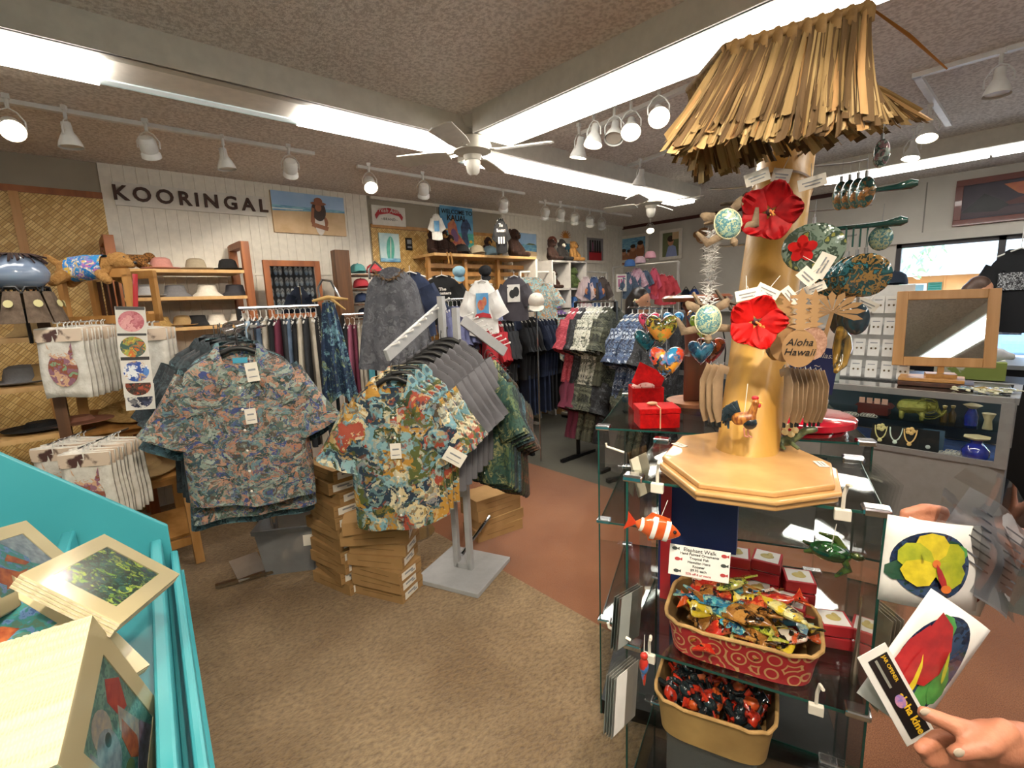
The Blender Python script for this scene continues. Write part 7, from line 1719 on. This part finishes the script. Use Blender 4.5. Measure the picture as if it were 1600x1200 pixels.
# back counter with register, bag, black bin
bc = thing('back_counter', 'dark counter against the window wall behind the showcase', 'counter', (6.0, .3, 0), RS)
MB().box((0, 0, .44), (2.6, .6, .88)).build('body', m_blackm, bc, smooth=False); MB().box((0, 0, .9), (2.7, .66, .035)).build('top', m_greym, bc, smooth=False)
cr = thing('cash_register', 'beige cash register and printer on the back counter', 'cash register', Vector((5.9, PX(1412, 520, 5.9).y, .92)), RS)
MB().box((0, 0, .08), (.4, .36, .16)).build('drawer', m_greym, cr, smooth=False, bevel=.01); MB().prism([(-.18, .0), (.18, 0), (.18, .1), (-.1, .26), (-.18, .26)], -.17, .17, Matrix.Translation((0, 0, .16)) @ Matrix.Rotation(PI / 2, 4, 'Z') @ RT).build('body', mat('beige_plastic', 'b5ac98', .5), cr, smooth=False)
kb = MB()
for i in range(5):
    for j in range(4): kb.box((-.12 + i * .06, -.1 + j * .05, .28 + j * .02), (.04, .035, .012), (.35, 0, 0))
kb.build('keys', m_wp, cr, smooth=False)
bb_ = thing('carton', 'green and white carton on the back counter beside the mirror', 'box', Vector((4.6, PX(1515, 560, 4.6).y, .95)), RS + .1); MB().box((0, 0, .06), (.36, .22, .12)).build('box', mat('green_white_carton', 'd0d0c0', .7, c2='8fa050', s=5, lo=.5, hi=.52), bb_, smooth=False)
pbg = skinned('plastic_bag', [((-.14, 0, .03), (.14, 0, .04), .035, .045), ((-.04, 0, .07), (.08, .02, .08), .04, .035), ((.1, 0, .06), (.2, 0, .03), .035, .025)], mat('white_plastic_bag', 'd5d8da', .4, alpha=.85), None, .012, 2); pbg.location = bb_.location + Vector((0, 0, .125)); pbg.rotation_euler = (0, 0, RS); tag(pbg, 'crumpled white plastic bag on the green and white carton', 'bag')
bt_ = thing('black_counter_block', 'black display counter behind the mirror and carton', 'counter', (4.62, PX(1515, 600, 4.62).y + .3, 0), RS); MB().box((0, 0, .47), (1.5, .36, .95)).build('body', m_black, bt_, smooth=False)
# sunset picture
sp_ = picture('sunset_painting', 'long dark sunset picture in a red brown frame above the shop window', 'picture', (XW - .004, .02, 2.42), RS, 1.35, .34, mat('print_dusk', '3a2f3c', .45, c2='241c28', s=3), [
    (mat('print_sunset', 'a8543c', .45, c2='c9803c', s=4), [(.22, .9), (1, .98), (1, .45), (.6, .5), (.4, .42), (.3, .6)]), (mat('print_mtn', '5a3030', .45), [(.25, .4), (.42, .62), (.5, .5), (.65, .72), (.8, .5), (1, .6), (1, .3), (.2, .3)]), (mat('print_water', '46343c', .45), rect(0, .05, 1, .25)), (m_blackm, [(0, .2), (.12, .7), (.2, .5), (.26, .3), (.2, .15)])], frame=mat('mahogany_frame', '6b2c1e', .35, coat=.4), fw_=.06, depth=.02)
# black tee hanging in the window and other tees
bt2 = dup(P_tee, PX(1596, 388, 6.7) , (0, 0, RS - .1), 'large black tee with a grey wave print hanging in the shop window', None, (1.05, 1, 1.25), mats={'root': c_blk_}); 
if 'group' in bt2: del bt2['group']
MB().tube([(0, 0, .05), (0, 0, (CEIL - bt2.location.z) / 1.25)], .004).build('hanging_cord', m_wp, bt2)
MB().box((.0, -.045, -.24), (.24, .002, .13)).build('print', pmat('wave_print', ['16171a', 'a9acae', '16171a', '6a6c70'], 22, 1.4, vor=False), bt2, smooth=False)
for px, c, lb in ((1396, '1f2a3a', 'dark cap on the window ledge at the left'),):
    o = hat('cap', lb, hatcol('win' + c, c), PX(px, 447, 6.8), 'cap', rz=-1.2, group=None, s=1.3)
tag(MB().box((6.97, 1.3, PX(1396, 455, 6.85).z - .03), (.3, .5, .03)).build('window_shelf', w_red, smooth=False), 'redwood shelf under the dark cap by the window', 'shelf')
for px, py, w_, h_, c, lb, y_ in ((1567, 497, .3, .34, ['c8d0dc', '8a9ab8', 'b8c4d4'], 'pale blue notice taped to the window under the black tee', 0), (1596, 495, .26, .16, ['d9c02a', '2a2a22', 'd9c02a'], 'yellow sticker low on the window at the right edge', 0), (1600, 480, .2, .12, ['d04a7a', 'e0a0b8'], 'pink sticker above the yellow one at the right edge', 0)):
    p = PX(px, py, XW + .03); nt_ = thing('window_notice', lb, 'notice', p, RS); MB().box((0, 0, 0), (w_, .004, h_)).build('sheet', pmat('notice_%d' % px, c, 9, .3, vor=False, over=0), nt_, smooth=False)
# person by the window
m_topb = mat('black_top', '17171a', .9); m_jean = mat('dark_jeans', '20242e', .9)
def person(label, p, rz, H=1.65, top=None, hairlen=.4, hairm=None, bottoms=None, arm=None, lean=0, name='person'):
    t = thing(name, label, 'person', p, rz); s = H / 1.7; t.scale = (s,) * 3
    caps = [((0, 0, .98), (0, 0, 1.12), .15, .13), ((0, 0, 1.12), (0, -.01, 1.32), .13, .135), ((0, -.01, 1.36), (0, -.015, 1.5), .07, .052), ((0, -.02, 1.58), (0, -.025, 1.62), .078, .088), ((0, -.07, 1.535), (0, -.075, 1.54), .045, .04), ((0, -.105, 1.575), (0, -.118, 1.57), .012, .01)]
    for k in (-1, 1):
        caps += [((k * .09, -.005, 1.4), (k * .17, 0, 1.38), .06, .056), ((k * .08, 0, .95), (k * .09, 0, .52), .1, .062), ((k * .09, 0, .52), (k * .095, .02, .1), .058, .038), ((k * .095, .02, .06), (k * .1, -.12, .03), .038, .03), ((k * .083, -.015, 1.59), (k * .086, -.01, 1.6), .014, .018)]
        if arm and k in arm: caps += [((k * .18, 0, 1.38), (k * .22, -.05, 1.13), .05, .042), ((k * .22, -.05, 1.13), (k * .12, -.28, 1.12), .04, .028), ((k * .12, -.28, 1.12), (k * .1, -.35, 1.12), .03, .024)] + [((k * .1 + f * .014, -.35, 1.12), (k * .1 + f * .018, -.43 + abs(f) * .008, 1.105), .009, .007) for f in (-1.5, -.5, .5, 1.5)] + [((k * .1 - k * .02, -.33, 1.12), (k * .06, -.38, 1.125), .01, .008)]
        else: caps += [((k * .18, 0, 1.38), (k * .23, .01, 1.1), .05, .042), ((k * .23, .01, 1.1), (k * .24, -.06, .86), .04, .028), ((k * .24, -.06, .85), (k * .24, -.07, .78), .03, .024)] + [((k * .24, -.07 + f * .014, .78), (k * .235, -.075 + f * .016, .695 + abs(f) * .01), .009, .007) for f in (-1.5, -.5, .5, 1.5)] + [((k * .235, -.1, .8), (k * .22, -.12, .74), .01, .008)]
    skinned('body', caps, m_skin, t, .011, 2)
    hm_ = hairm or m_hair
    hcaps = [((0, .01, 1.64), (0, .0, 1.65), .092, .095), ((0, .05, 1.6), (0, .075, 1.6 - hairlen), .085, .07), ((.07, .01, 1.58), (.09, .02, 1.6 - hairlen * .9), .035, .03), ((-.07, .01, 1.58), (-.09, .02, 1.6 - hairlen * .9), .035, .03)]
    skinned('hair', hcaps, hm_, t, .012, 3)
    fc = MB()
    for k in (-1, 1): fc.ball((k * .032, -.098, 1.6), (.013, .006, .007), 8)
    fc.build('eye', m_black, t); MB().ball((0, -.112, 1.54), (.022, .008, .007), 10).build('mouth', mat('lips', '9a4a42', .5), t)
    tc = [((0, 0, 1.0), (0, 0, 1.13), .162, .14), ((0, 0, 1.13), (0, -.01, 1.33), .14, .145)]
    for k in (-1, 1): tc += [((k * .08, -.005, 1.385), (k * .18, 0, 1.385), .072, .066), ((k * .185, 0, 1.37), (k * .215, -.02 if arm and k in arm else 0, 1.2), .062, .056)]
    skinned('top', tc, top or m_topb, t, .012, 2)
    skinned('trousers', [((k * .085, 0, .98), (k * .092, 0, .52), .112, .075) for k in (-1, 1)] + [((k * .092, 0, .52), (k * .095, .02, .1), .073, .055) for k in (-1, 1)], bottoms or m_jean, t, .013, 2)
    MB().ball((.096, -.05, .035), (.045, .12, .035), 10).build('shoe', m_black, t); MB().ball((-.096, -.05, .035), (.045, .12, .035), 10).build('shoe', m_black, t)
    return t
pw = PX(1527, 470, 6.55); person('person with long brown hair and black top standing at the window, looking right', (6.5, pw.y, 0), RS + 1.9, 1.62, m_topb, .32, mat('brown_hair', '3a2a22', .5, c2='5a4234', s=60, stretch=(8, 8, 1)))
pw2 = PD(998, 480, 4.6)
pn = person('person with long black hair and a cream flower behind the ear, among the racks', (pw2.x, pw2.y, 0), VF(998) + 1.25, 1.64, plain('blue_top', '3a4a86', '2f3d70'), .3, mat('black_hair', '15100e', .4, c2='241a16', s=60, stretch=(8, 8, 1)))
fl = MB()
for k in range(5): fl.ball((-.085 + 0, .0 + .018 * math.cos(k * 1.257), 1.6 + .018 * math.sin(k * 1.257)), (.008, .016, .016), 8)
fl.build('hair_flower', mat('cream_flower', ''), pn)
# ---------------- turquoise print bin, front left ----------------
m_turq = mat('turquoise_paint', '3f9aa3', .4, c2='37929c', s=3)
TY = 1.8      # far end panel
tqb = thing('print_bin', 'turquoise painted wooden bin holding matted art prints at the lower left', 'display bin', (0.15, TY, 0), -.1)
# local: x right, y along the rail (negative towards viewer)
dz0 = PY(262, 822, TY); dz1 = PY(0, 702, TY); 
zr, xr = dz0.z, dz0.x - .15
pA = (dz1.x - .15, dz1.z); sl = (pA[1] - zr) / (pA[0] - xr)
XL = -1.1; zl = zr + sl * (XL - xr)
MB().prism([(xr, 0), (xr, zr), (XL, min(zl, 2.0)), (XL, 0)], -.02, 0, Matrix.Rotation(PI / 2, 4, 'X')).build('end_panel', m_turq, tqb, smooth=False, bevel=.003)
MB().prism([(xr + .02, 0), (xr + .02, zr - .1), (XL, .9), (XL, 0)], -.02, 0, Matrix.Translation((0, -1.75, 0)) @ Matrix.Rotation(PI / 2, 4, 'X')).build('end_panel', m_turq, tqb, smooth=False)
zt = .84
for x, z, w_, h_ in ((xr - .035, zt + .03, .028, .1), (xr + .005, zt - .03, .02, .12)): MB().box((x, -.88, z), (w_, 1.72, h_)).build('front_rail', m_turq, tqb, smooth=False, bevel=.006)
MB().box((xr - .01, -.88, .4), (.02, 1.72, .8)).build('front_board', m_turq, tqb, smooth=False)
MB().box((-.35, -.88, .79), (.75, 1.72, .015)).build('floor_board', m_turq, tqb, smooth=False)
MB().box((-.22, -.88, .9), (.03, 1.72, .22)).build('divider', m_turq, tqb, smooth=False, bevel=.006)
MB().box((-.6, -.88, 1.0), (.5, 1.72, .015)).build('upper_board', m_turq, tqb, smooth=False)
m_mat = mat('cream_mount_board', 'd6cba6', .6, c2='cbbf98', s=4); m_core = mat('mount_core', 'd3cab2', .7, c2='b8aa8a', s=120)
m_shine = glassmat('print_wrap', (.98, .98, .97), .0, .12)
def matted(label, c, ex, ey, w_, h_, art, shapes, n=1, step=None, group=None, lb2=None):
    """matted print: ex, ey unit vectors of its face, c its centre; further prints stacked behind"""
    ex = ex.normalized(); nz = ex.cross(ey).normalized(); ey = nz.cross(ex); Mx = Matrix((ex, ey, nz)).transposed().to_4x4()
    for k in range(n):
        t = thing('matted_print', label if k == 0 else lb2, 'art print', c + (step or nz * -.006) * k, 0, None if k == 0 else group)
        t.rotation_euler = (Mx.to_3x3() @ Euler((R.uniform(-.004, .004), R.uniform(-.004, .004), R.uniform(-.008, .008))).to_matrix()).to_euler()
        b = MB()
        iw, ih = w_ * .66, h_ * .68
        b.box((0, 0, -.0025), (w_, h_, .003)); b.build('backing', m_core, t, smooth=False)
        b = MB()
        for s_ in (-1, 1): b.box((s_ * (w_ + iw) / 4, 0, 0), ((w_ - iw) / 2, h_, .0024)); b.box((0, s_ * (h_ + ih) / 4, 0), (iw, (h_ - ih) / 2, .0024))
        b.build('mount', m_mat, t, smooth=False)
        if k == 0:
            s2 = MB(); ml = [art]; s2.prism(rect(-iw / 2, -ih / 2, iw / 2, ih / 2), -.001, -.0006)
            for i, (m, poly) in enumerate(shapes):
                if m not in ml: ml.append(m)
                s2.prism([((u - .5) * iw, (v - .5) * ih) for u, v in poly], -.0006, -.0004 + .00012 * i, None, ml.index(m))
            s2.build('art', ml, t, smooth=False)
            MB().grid(lambda u, v: ((u - .5) * w_, (v - .5) * h_, .0018 + .0006 * math.sin(u * 9 + v * 4)), 6, 6).build('wrap', m_shine, t)
V_ = Vector
def plane3(tl, tr, bl, d):  # corners by real depth
    a, b, c = PD(*tl, d[0]), PD(*tr, d[1]), PD(*bl, d[2]); return a, b, c
p_path = pmat('forest_path_art', ['1f4a3a', '2f6a58', '7fae3a', '244a54', '3a7a7a', '16302c', 'b0c850', '4a3a60'], 9, 1.6, seed=1, ds=24, rough=.4, over=.8)
p_birds = pmat('reef_blue_art', ['4a6a9a', '6a8ab8', '3f8a8a', '5a7a6a'], 9, 1.4, seed=2, ds=20, rough=.4, vor=False)
p_koi = pmat('teal_art', ['5a8f88', '4a7f7c', '6a9a8c', '3f6f70'], 9, 1.4, seed=3, ds=20, rough=.4, vor=False)
rd_, og_, gy_ = mat('paint_red', '9c2a34', .5, c2='b8483c', s=60), mat('paint_rust', '8a3c28', .5, c2='b86a3c', s=60), mat('paint_grey', '8a8f94', .5, c2='b5a894', s=70)
pw_ = mat('paint_pale', '9aa8b0', .5, c2='6a7c88', s=60); pm_l = mat('paint_mauve', '8a7a90', .5, c2='6a4a54', s=60)
def quad(tl, tr, bl): 
    a, b, c = PD(*tl), PD(*tr), PD(*bl); return (b - a), (a - c), a + (b - a) / 2 + (c - a) / 2, (b - a).length, (a - c).length
# landscape forest print
ex, ey, c, w_, h_ = quad((128, 820, .95), (249, 884, .98), (76, 916, .76))
matted('landscape matted print of a sunlit green forest path, by the end panel', c, ex, ey, w_, h_, p_path, [], 4, None, 'prints behind the forest path', 'cream matted print stacked under the forest path print')
ex, ey, c, w_, h_ = quad((0, 800, .98), (84, 872, 1.0), (-60, 890, .8))
matted('matted print of rust red birds on a blue sea, upper left of the bin', c, ex, ey, w_ * 1.15, h_ * 1.25, p_birds, [(pw_, [(0, .6), (.5, .75), (1, .6), (1, 1), (0, 1)]), (og_, [(.3, .55), (.6, .7), (.62, .62), (.4, .45)]), (og_, [(.45, .3), (.75, .5), (.85, .2), (.6, .1)]), (mat('paint_teal', '3a8f8c', .5), [(.6, .7), (.95, .95), (.9, .7)]), (og_, [(.7, .6), (.95, .3), (.9, .15), (.7, .3)])], 2, None, 'prints behind the red birds', 'cream matted print stacked under the red bird print')
ex, ey, c, w_, h_ = quad((-40, 905, .85), (60, 965, .83), (-90, 1010, .75))
matted('matted print of brown seals on blue at the left picture edge', c, ex, ey, w_ * 1.2, h_ * 1.2, p_birds, [(og_, [(.5, .6), (.7, .7), (.8, .4), (.6, .3)]), (pw_, [(.2, .2), (.9, .3), (.9, .1), (.2, .05)])], 2, None, 'prints behind the seals', 'cream matted print stacked under the seal print')
# big tilted print in front with a thick stack
a, b, d_ = PD(143, 962, .74), PD(258, 1112, .93), PD(88, 1195, .59)
ex = (b - a); ey = (a - d_); n_ = ex.cross(ey).normalized()
stp = (PD(24, 998, .71) - a) / 24 * 1.15
matted('large matted print of grey birds with a red feather, front of the thick stack', a + ex * .5 - ey * .5, ex, ey, ex.length * 1.0, ey.length * 1.0, p_koi, [
    (rd_, [(.1, .8), (.3, .98), (.5, .8), (.42, .62), (.2, .62)]), (gy_, [(.35, .7), (.75, .8), (.85, .5), (.7, .4), (.45, .5)]), (og_, [(.45, .62), (.75, .62), (.85, .45), (.7, .36), (.5, .45)]), (pm_l, [(.75, .8), (1, .9), (1, .2), (.85, .3)]),
    (gy_, ell(.2, .32, .16, .2)), (pw_, ell(.36, .2, .2, .22)), (m_black, ell(.3, .3, .05, .07)), (mat('paint_green', '5a6f40', .5), ell(.72, .2, .08, .16)), (pw_, [(.1, .05), (.6, .1), (.5, 0), (.1, 0)])], 26, stp, 'thick stack of prints', 'cream matted print in the thick stack behind the grey bird print')
ex, ey, c, w_, h_ = quad((105, 935, .92), (190, 1020, .9), (60, 1040, .8))
matted('matted print peeking out between the forest print and the thick stack', c, ex, ey, w_, h_, p_koi, [], 3, None, 'prints behind the thick stack', 'cream matted print between the forest print and the thick stack')
# ---------------- shopper holding print cards, lower right ----------------
m_hand = mat('hand_skin', 'b87a5c', .5, c2='a86a50', s=30, bump=.1, bs=200); m_nail = mat('pearl_nail', 'b8a894', .2, coat=1)
sh = thing('person', 'shopper reaching in from the right edge holding round hibiscus print cards', 'person', (0, 0, 0))
H1 = PD(1530, 1150, .50); wr1 = PD(1640, 1185, .50)
def rel(p, dx, dy, dd=0): return p + camr * dx - camu * dy + fwd * dd
caps = []
# lower hand: palm right, fingers pointing left
pk = PD(1545, 1160, .5)
caps += [(rel(pk, .0, .0), rel(pk, .05, .012, .01), .021, .023), (rel(pk, .0, .018, .008), rel(pk, .05, .03, .012), .019, .022)]
# index finger on top of the cards
caps += [(rel(pk, -.005, -.008), rel(pk, -.034, -.016, .002), .0105, .0095), (rel(pk, -.034, -.016, .002), rel(pk, -.056, -.022, .012), .0092, .0076)]
for k, (o_, l_) in enumerate(((.008, .058), (.02, .05), (.03, .038))):
    caps += [(rel(pk, -.002, o_ - .002, .012), rel(pk, -.002 - l_ * .55, o_ + .002, .02), .010, .009), (rel(pk, -.002 - l_ * .55, o_ + .002, .02), rel(pk, -.002 - l_, o_ + .008, .012), .0088, .0072)]
caps += [(rel(pk, .012, -.014, -.004), rel(pk, -.02, -.008, -.016), .013, .011), (rel(pk, -.02, -.008, -.016), rel(pk, -.045, .002, -.012), .0105, .008)]
el1 = rel(pk, .34, .16, .05); shd = V_((.95, -.62, 1.36)); 
caps += [(rel(pk, .05, .015, .01), el1, .026, .042), (el1, shd, .043, .052)]
# upper hand behind the cards
pu = PD(1474, 806, .78)
caps += [(rel(pu, .0, .02), rel(pu, .05, .03, .02), .022, .024)]
for k, (dy, l_) in enumerate(((-.012, .062), (.004, .07), (.02, .066), (.034, .05))):
    caps += [(rel(pu, -.002, dy + .006, .0), rel(pu, -l_ * .55, dy, -.004), .0105, .0098), (rel(pu, -l_ * .55, dy, -.004), rel(pu, -l_, dy + .008, .0), .0095, .008)]
caps += [(rel(pu, .01, .05, -.01), rel(pu, -.03, .055, -.03), .012, .01)]
el2 = rel(pu, .36, .12, .1); shd2 = V_((1.15, -.72, 1.36))
caps += [(rel(pu, .05, .03, .02), el2, .026, .042), (el2, shd2, .043, .052), (shd, shd2, .07, .07)]
mid = (shd + shd2) / 2
caps += [(mid + V_((0, -.03, -.02)), mid + V_((0, -.05, -.35)), .13, .13), (mid + V_((0, -.05, -.35)), mid + V_((0, -.05, -.5)), .13, .15), (mid + V_((0, -.02, .05)), mid + V_((-.01, 0, .16)), .055, .05), (mid + V_((-.01, 0, .22)), mid + V_((-.01, 0, .27)), .078, .088)]
for s_ in (-1, 1):
    h0 = mid + V_((s_ * .08, -.05, -.5)); caps += [(h0, h0 + V_((0, 0, -.4)), .09, .06), (h0 + V_((0, 0, -.4)), V_((h0.x, h0.y, .09)), .058, .04), (V_((h0.x, h0.y, .05)), V_((h0.x - .1, h0.y + .08, .035)), .04, .03)]
skinned('body', caps, m_hand, sh, .0035, 5)
for p_, r_ in ((rel(pk, -.0585, -.026, .008), (.006, .004, .002)), (rel(pk, -.047, -.003, -.018), (.006, .0045, .002))):
    nl = MB().ball((0, 0, 0), r_, 10).build('fingernail', m_nail, sh, loc=p_); nl.rotation_euler = (-fwd).to_track_quat('Z', 'Y').to_euler()
skinned('top', [(mid + V_((0, -.03, -.02)), mid + V_((0, -.05, -.35)), .145, .145), (mid + V_((0, -.05, -.35)), mid + V_((0, -.05, -.5)), .145, .165), (shd, shd2, .085, .085), (shd, shd.lerp(el1, .4), .065, .06), (shd2, shd2.lerp(el2, .4), .065, .06)], c_steel, sh, .012, 2)
skinned('trousers', [(mid + V_((s_ * .08, -.05, -.55)), mid + V_((s_ * .08, -.05, -.95)), .1, .07) for s_ in (-1, 1)] + [(mid + V_((s_ * .08, -.05, -.95)), V_((mid.x + s_ * .08, mid.y - .05, .1)), .07, .055) for s_ in (-1, 1)], m_jean, sh, .013, 2)
skinned('hair', [(mid + V_((-.01, -.02, .27)), mid + V_((-.01, -.02, .29)), .09, .095), (mid + V_((0, -.07, .25)), mid + V_((0, -.09, 0)), .08, .06)], m_hair, sh, .012, 2)
# held cards
def rcard(label, c, rot2, w_, h_, cx_, cy_, rx_, ry_, art, shapes, bend=.015, clip=None):
    """curved card facing the viewer; rot2 = roll in the picture, local x right, z up"""
    t = thing('print_card', label, 'print card', c, 0)
    Mx = Matrix((camr, fwd, camu)).transposed(); t.rotation_euler = (Mx @ Euler(rot2).to_matrix()).to_euler()
    f_ = lambda x, z: bend * ((x / (w_ / 2)) ** 2)
    MB().grid(lambda u, v: ((u - .5) * w_, f_((u - .5) * w_, 0), (v - .5) * h_), 10, 4).build('card', m_board, t, solid=.0008)
    ml = []; s_ = MB(); 
    for i, (m, poly) in enumerate([(art, ell(.5, .5, .5, .5, 36))] + shapes):
        if m not in ml: ml.append(m)
        pts = [(cx_ + (u - .5) * 2 * rx_, cy_ + (v - .5) * 2 * ry_) for u, v in poly]
        mx_ = sum(p[0] for p in pts) / len(pts); mz_ = sum(p[1] for p in pts) / len(pts); off = -.001 - .0006 * (i + 1)
        ci = s_.V((mx_, f_(mx_, 0) + off, mz_)); ring = []
        for x, z in pts: ring.append((s_.V(((x + mx_) / 2, f_((x + mx_) / 2, 0) + off, (z + mz_) / 2)), s_.V((x, f_(x, 0) + off, z))))
        k_ = len(ring)
        for j in range(k_):
            a_, b_ = ring[j], ring[(j + 1) % k_]; s_.F((ci, a_[0], b_[0]), ml.index(m)); s_.F((a_[0], a_[1], b_[1], b_[0]), ml.index(m))
    s_.build('round_print', ml, t, smooth=False)
    return t
navyp = pmat('navy_leaf_art', ['1c2c4c', '16243c', '2a3f5c', '1a3a34'], 22, 1, rough=.2, vor=False, coat=1)
yel, yel2, grn, dgr, redp, orp = mat('petal_yellow', 'd6c22c', .3, c2='b8a820', s=60, coat=1), mat('petal_olive_yellow', 'aeb02a', .3, c2='8f9a24', s=60, coat=1), mat('leaf_green', '4f9a4a', .3, c2='3a7a3a', s=60, coat=1), mat('leaf_dark', '1f4a34', .3, coat=1), mat('bud_red', 'a82426', .3, c2='8a1a20', s=60, coat=1), mat('petal_orange', 'd0702c', .3, coat=1)
def petal(cx_, cy_, l_, w_, a): return [(cx_ + math.cos(a) * x * l_ - math.sin(a) * y * w_, cy_ + math.sin(a) * x * l_ + math.cos(a) * y * w_) for x, y in ((0, 0), (.25, .35), (.6, .5), (.9, .35), (1, 0), (.9, -.35), (.6, -.5), (.25, -.35))]
cc0 = PD(1472, 886, .72)
rcard('white card behind the hibiscus card, showing the edge of a red brown round print', PD(1490, 892, .745), (0, .35, -.15), .145, .11, .01, 0, .055, .055, pmat('rust_art', ['7a2f24', 'a05a3a', '3a2420'], 20, 1, vor=False), [], .02)
hc_ = rcard('round print card of a yellow hibiscus on navy held up by the fingers', cc0, (0, .12, 0), .15, .13, -.012, .0, .056, .05, navyp, [(dgr, petal(.55, .5, .45, .35, 1.0)), (dgr, petal(.4, .5, .5, .3, 3.6)), (grn, petal(.6, .55, .4, .25, .7))] + [(yel if k % 2 else yel2, petal(.48, .55, .44, .42, a)) for k, a in enumerate((.5, 1.75, 2.9, 3.9, 5.7))] + [(orp, ell(.48, .55, .05, .06)), (redp, petal(.48, .55, .42, .09, 5.1)), (orp, ell(.63, .2, .07, .06))], .018)
rcard('round print card of a red heliconia bud with green leaves held by the lower hand', PD(1452, 1040, .56), (0, .62, 0), .085, .15, 0, .0, .034, .066, navyp, [(grn, petal(.55, .45, .5, .3, 5.2)), (grn, petal(.6, .6, .5, .3, 5.5)), (grn, petal(.2, .95, .35, .3, 5.5)), (redp, petal(.15, .95, .75, .5, 5.3)), (redp, petal(.1, .8, .75, .45, 4.9)), (yel, petal(.25, .55, .5, .2, 5.0)), (redp, petal(.2, .6, .5, .16, 4.9)), (yel2, petal(.55, .7, .35, .06, 5.4))], .008)
# label card with Aloha Kine
lc = thing('label_card', 'white card with a black Aloha Kine label held between thumb and rack', 'print card', PD(1400, 1085, .55), 0)
Mx = Matrix((camr, fwd, camu)).transposed(); lc.rotation_euler = (Mx @ Euler((0, 1.06, 0)).to_matrix()).to_euler()
MB().box((0, 0, 0), (.115, .0008, .036)).build('card', m_board, lc, smooth=False); MB().box((.002, -.0008, .002), (.1, .0006, .024)).build('label', m_black, lc, smooth=False)
m_yl = mat('label_yellow', 'd8b02a', .4)
text('lettering', 'aloha kine', m_yl, lc, (.026, -.0014, .004), UP, .0125, .0003, bold=.0003); text('lettering', 'JAR OPENER', m_yl, lc, (-.03, -.0014, .008), UP, .006, .0003)
MB().box((-.028, -.0014, -.002), (.035, .0003, .003)).build('small_print', mat('grey_print', '8a8a80', .5), lc, smooth=False)
MB().prism(ell(.008, .0, .008, .006, 14), .0014, .0018, RT).build('flower_picture', mat('pink_flower_print', 'c98a9a', .5, c2='7a6ab0', s=200), lc, smooth=False)
# clear sleeve with printed text at the right
ps = thing('plastic_sleeve', 'clear plastic sleeve with printed text and bright creases held behind the hibiscus card', 'plastic sleeve', PD(1556, 850, .74), 0)
ps.rotation_euler = (Mx @ Euler((0, .55, .2)).to_matrix()).to_euler()
MB().grid(lambda u, v: ((u - .5) * .22, .012 * math.sin(u * 7 + v * 3) + .006 * math.sin(v * 11), (v - .5) * .17), 16, 12).build('sleeve', glassmat('crinkled_plastic', (.88, .88, .88), .16, .08), ps)
MB().grid(lambda u, v: (-.08 + u * .17, .006 + .012 * math.sin(((u * .17 - .08) / .22 + .5) * 7 + (v * .12 / .17) * 3), (v - .62) * .14), 10, 6).build('paper', mat('grey_paper', 'a8a8aa', .6, alpha=.85), ps)
tl_ = MB()
for k in range(8): tl_.box((0, -.004, .03 - k * .011), (.12 - .03 * (k % 3 == 2), .0004, .0022))
tl_.build('text_lines', mat('text_grey', '55555a', .6), ps, smooth=False)
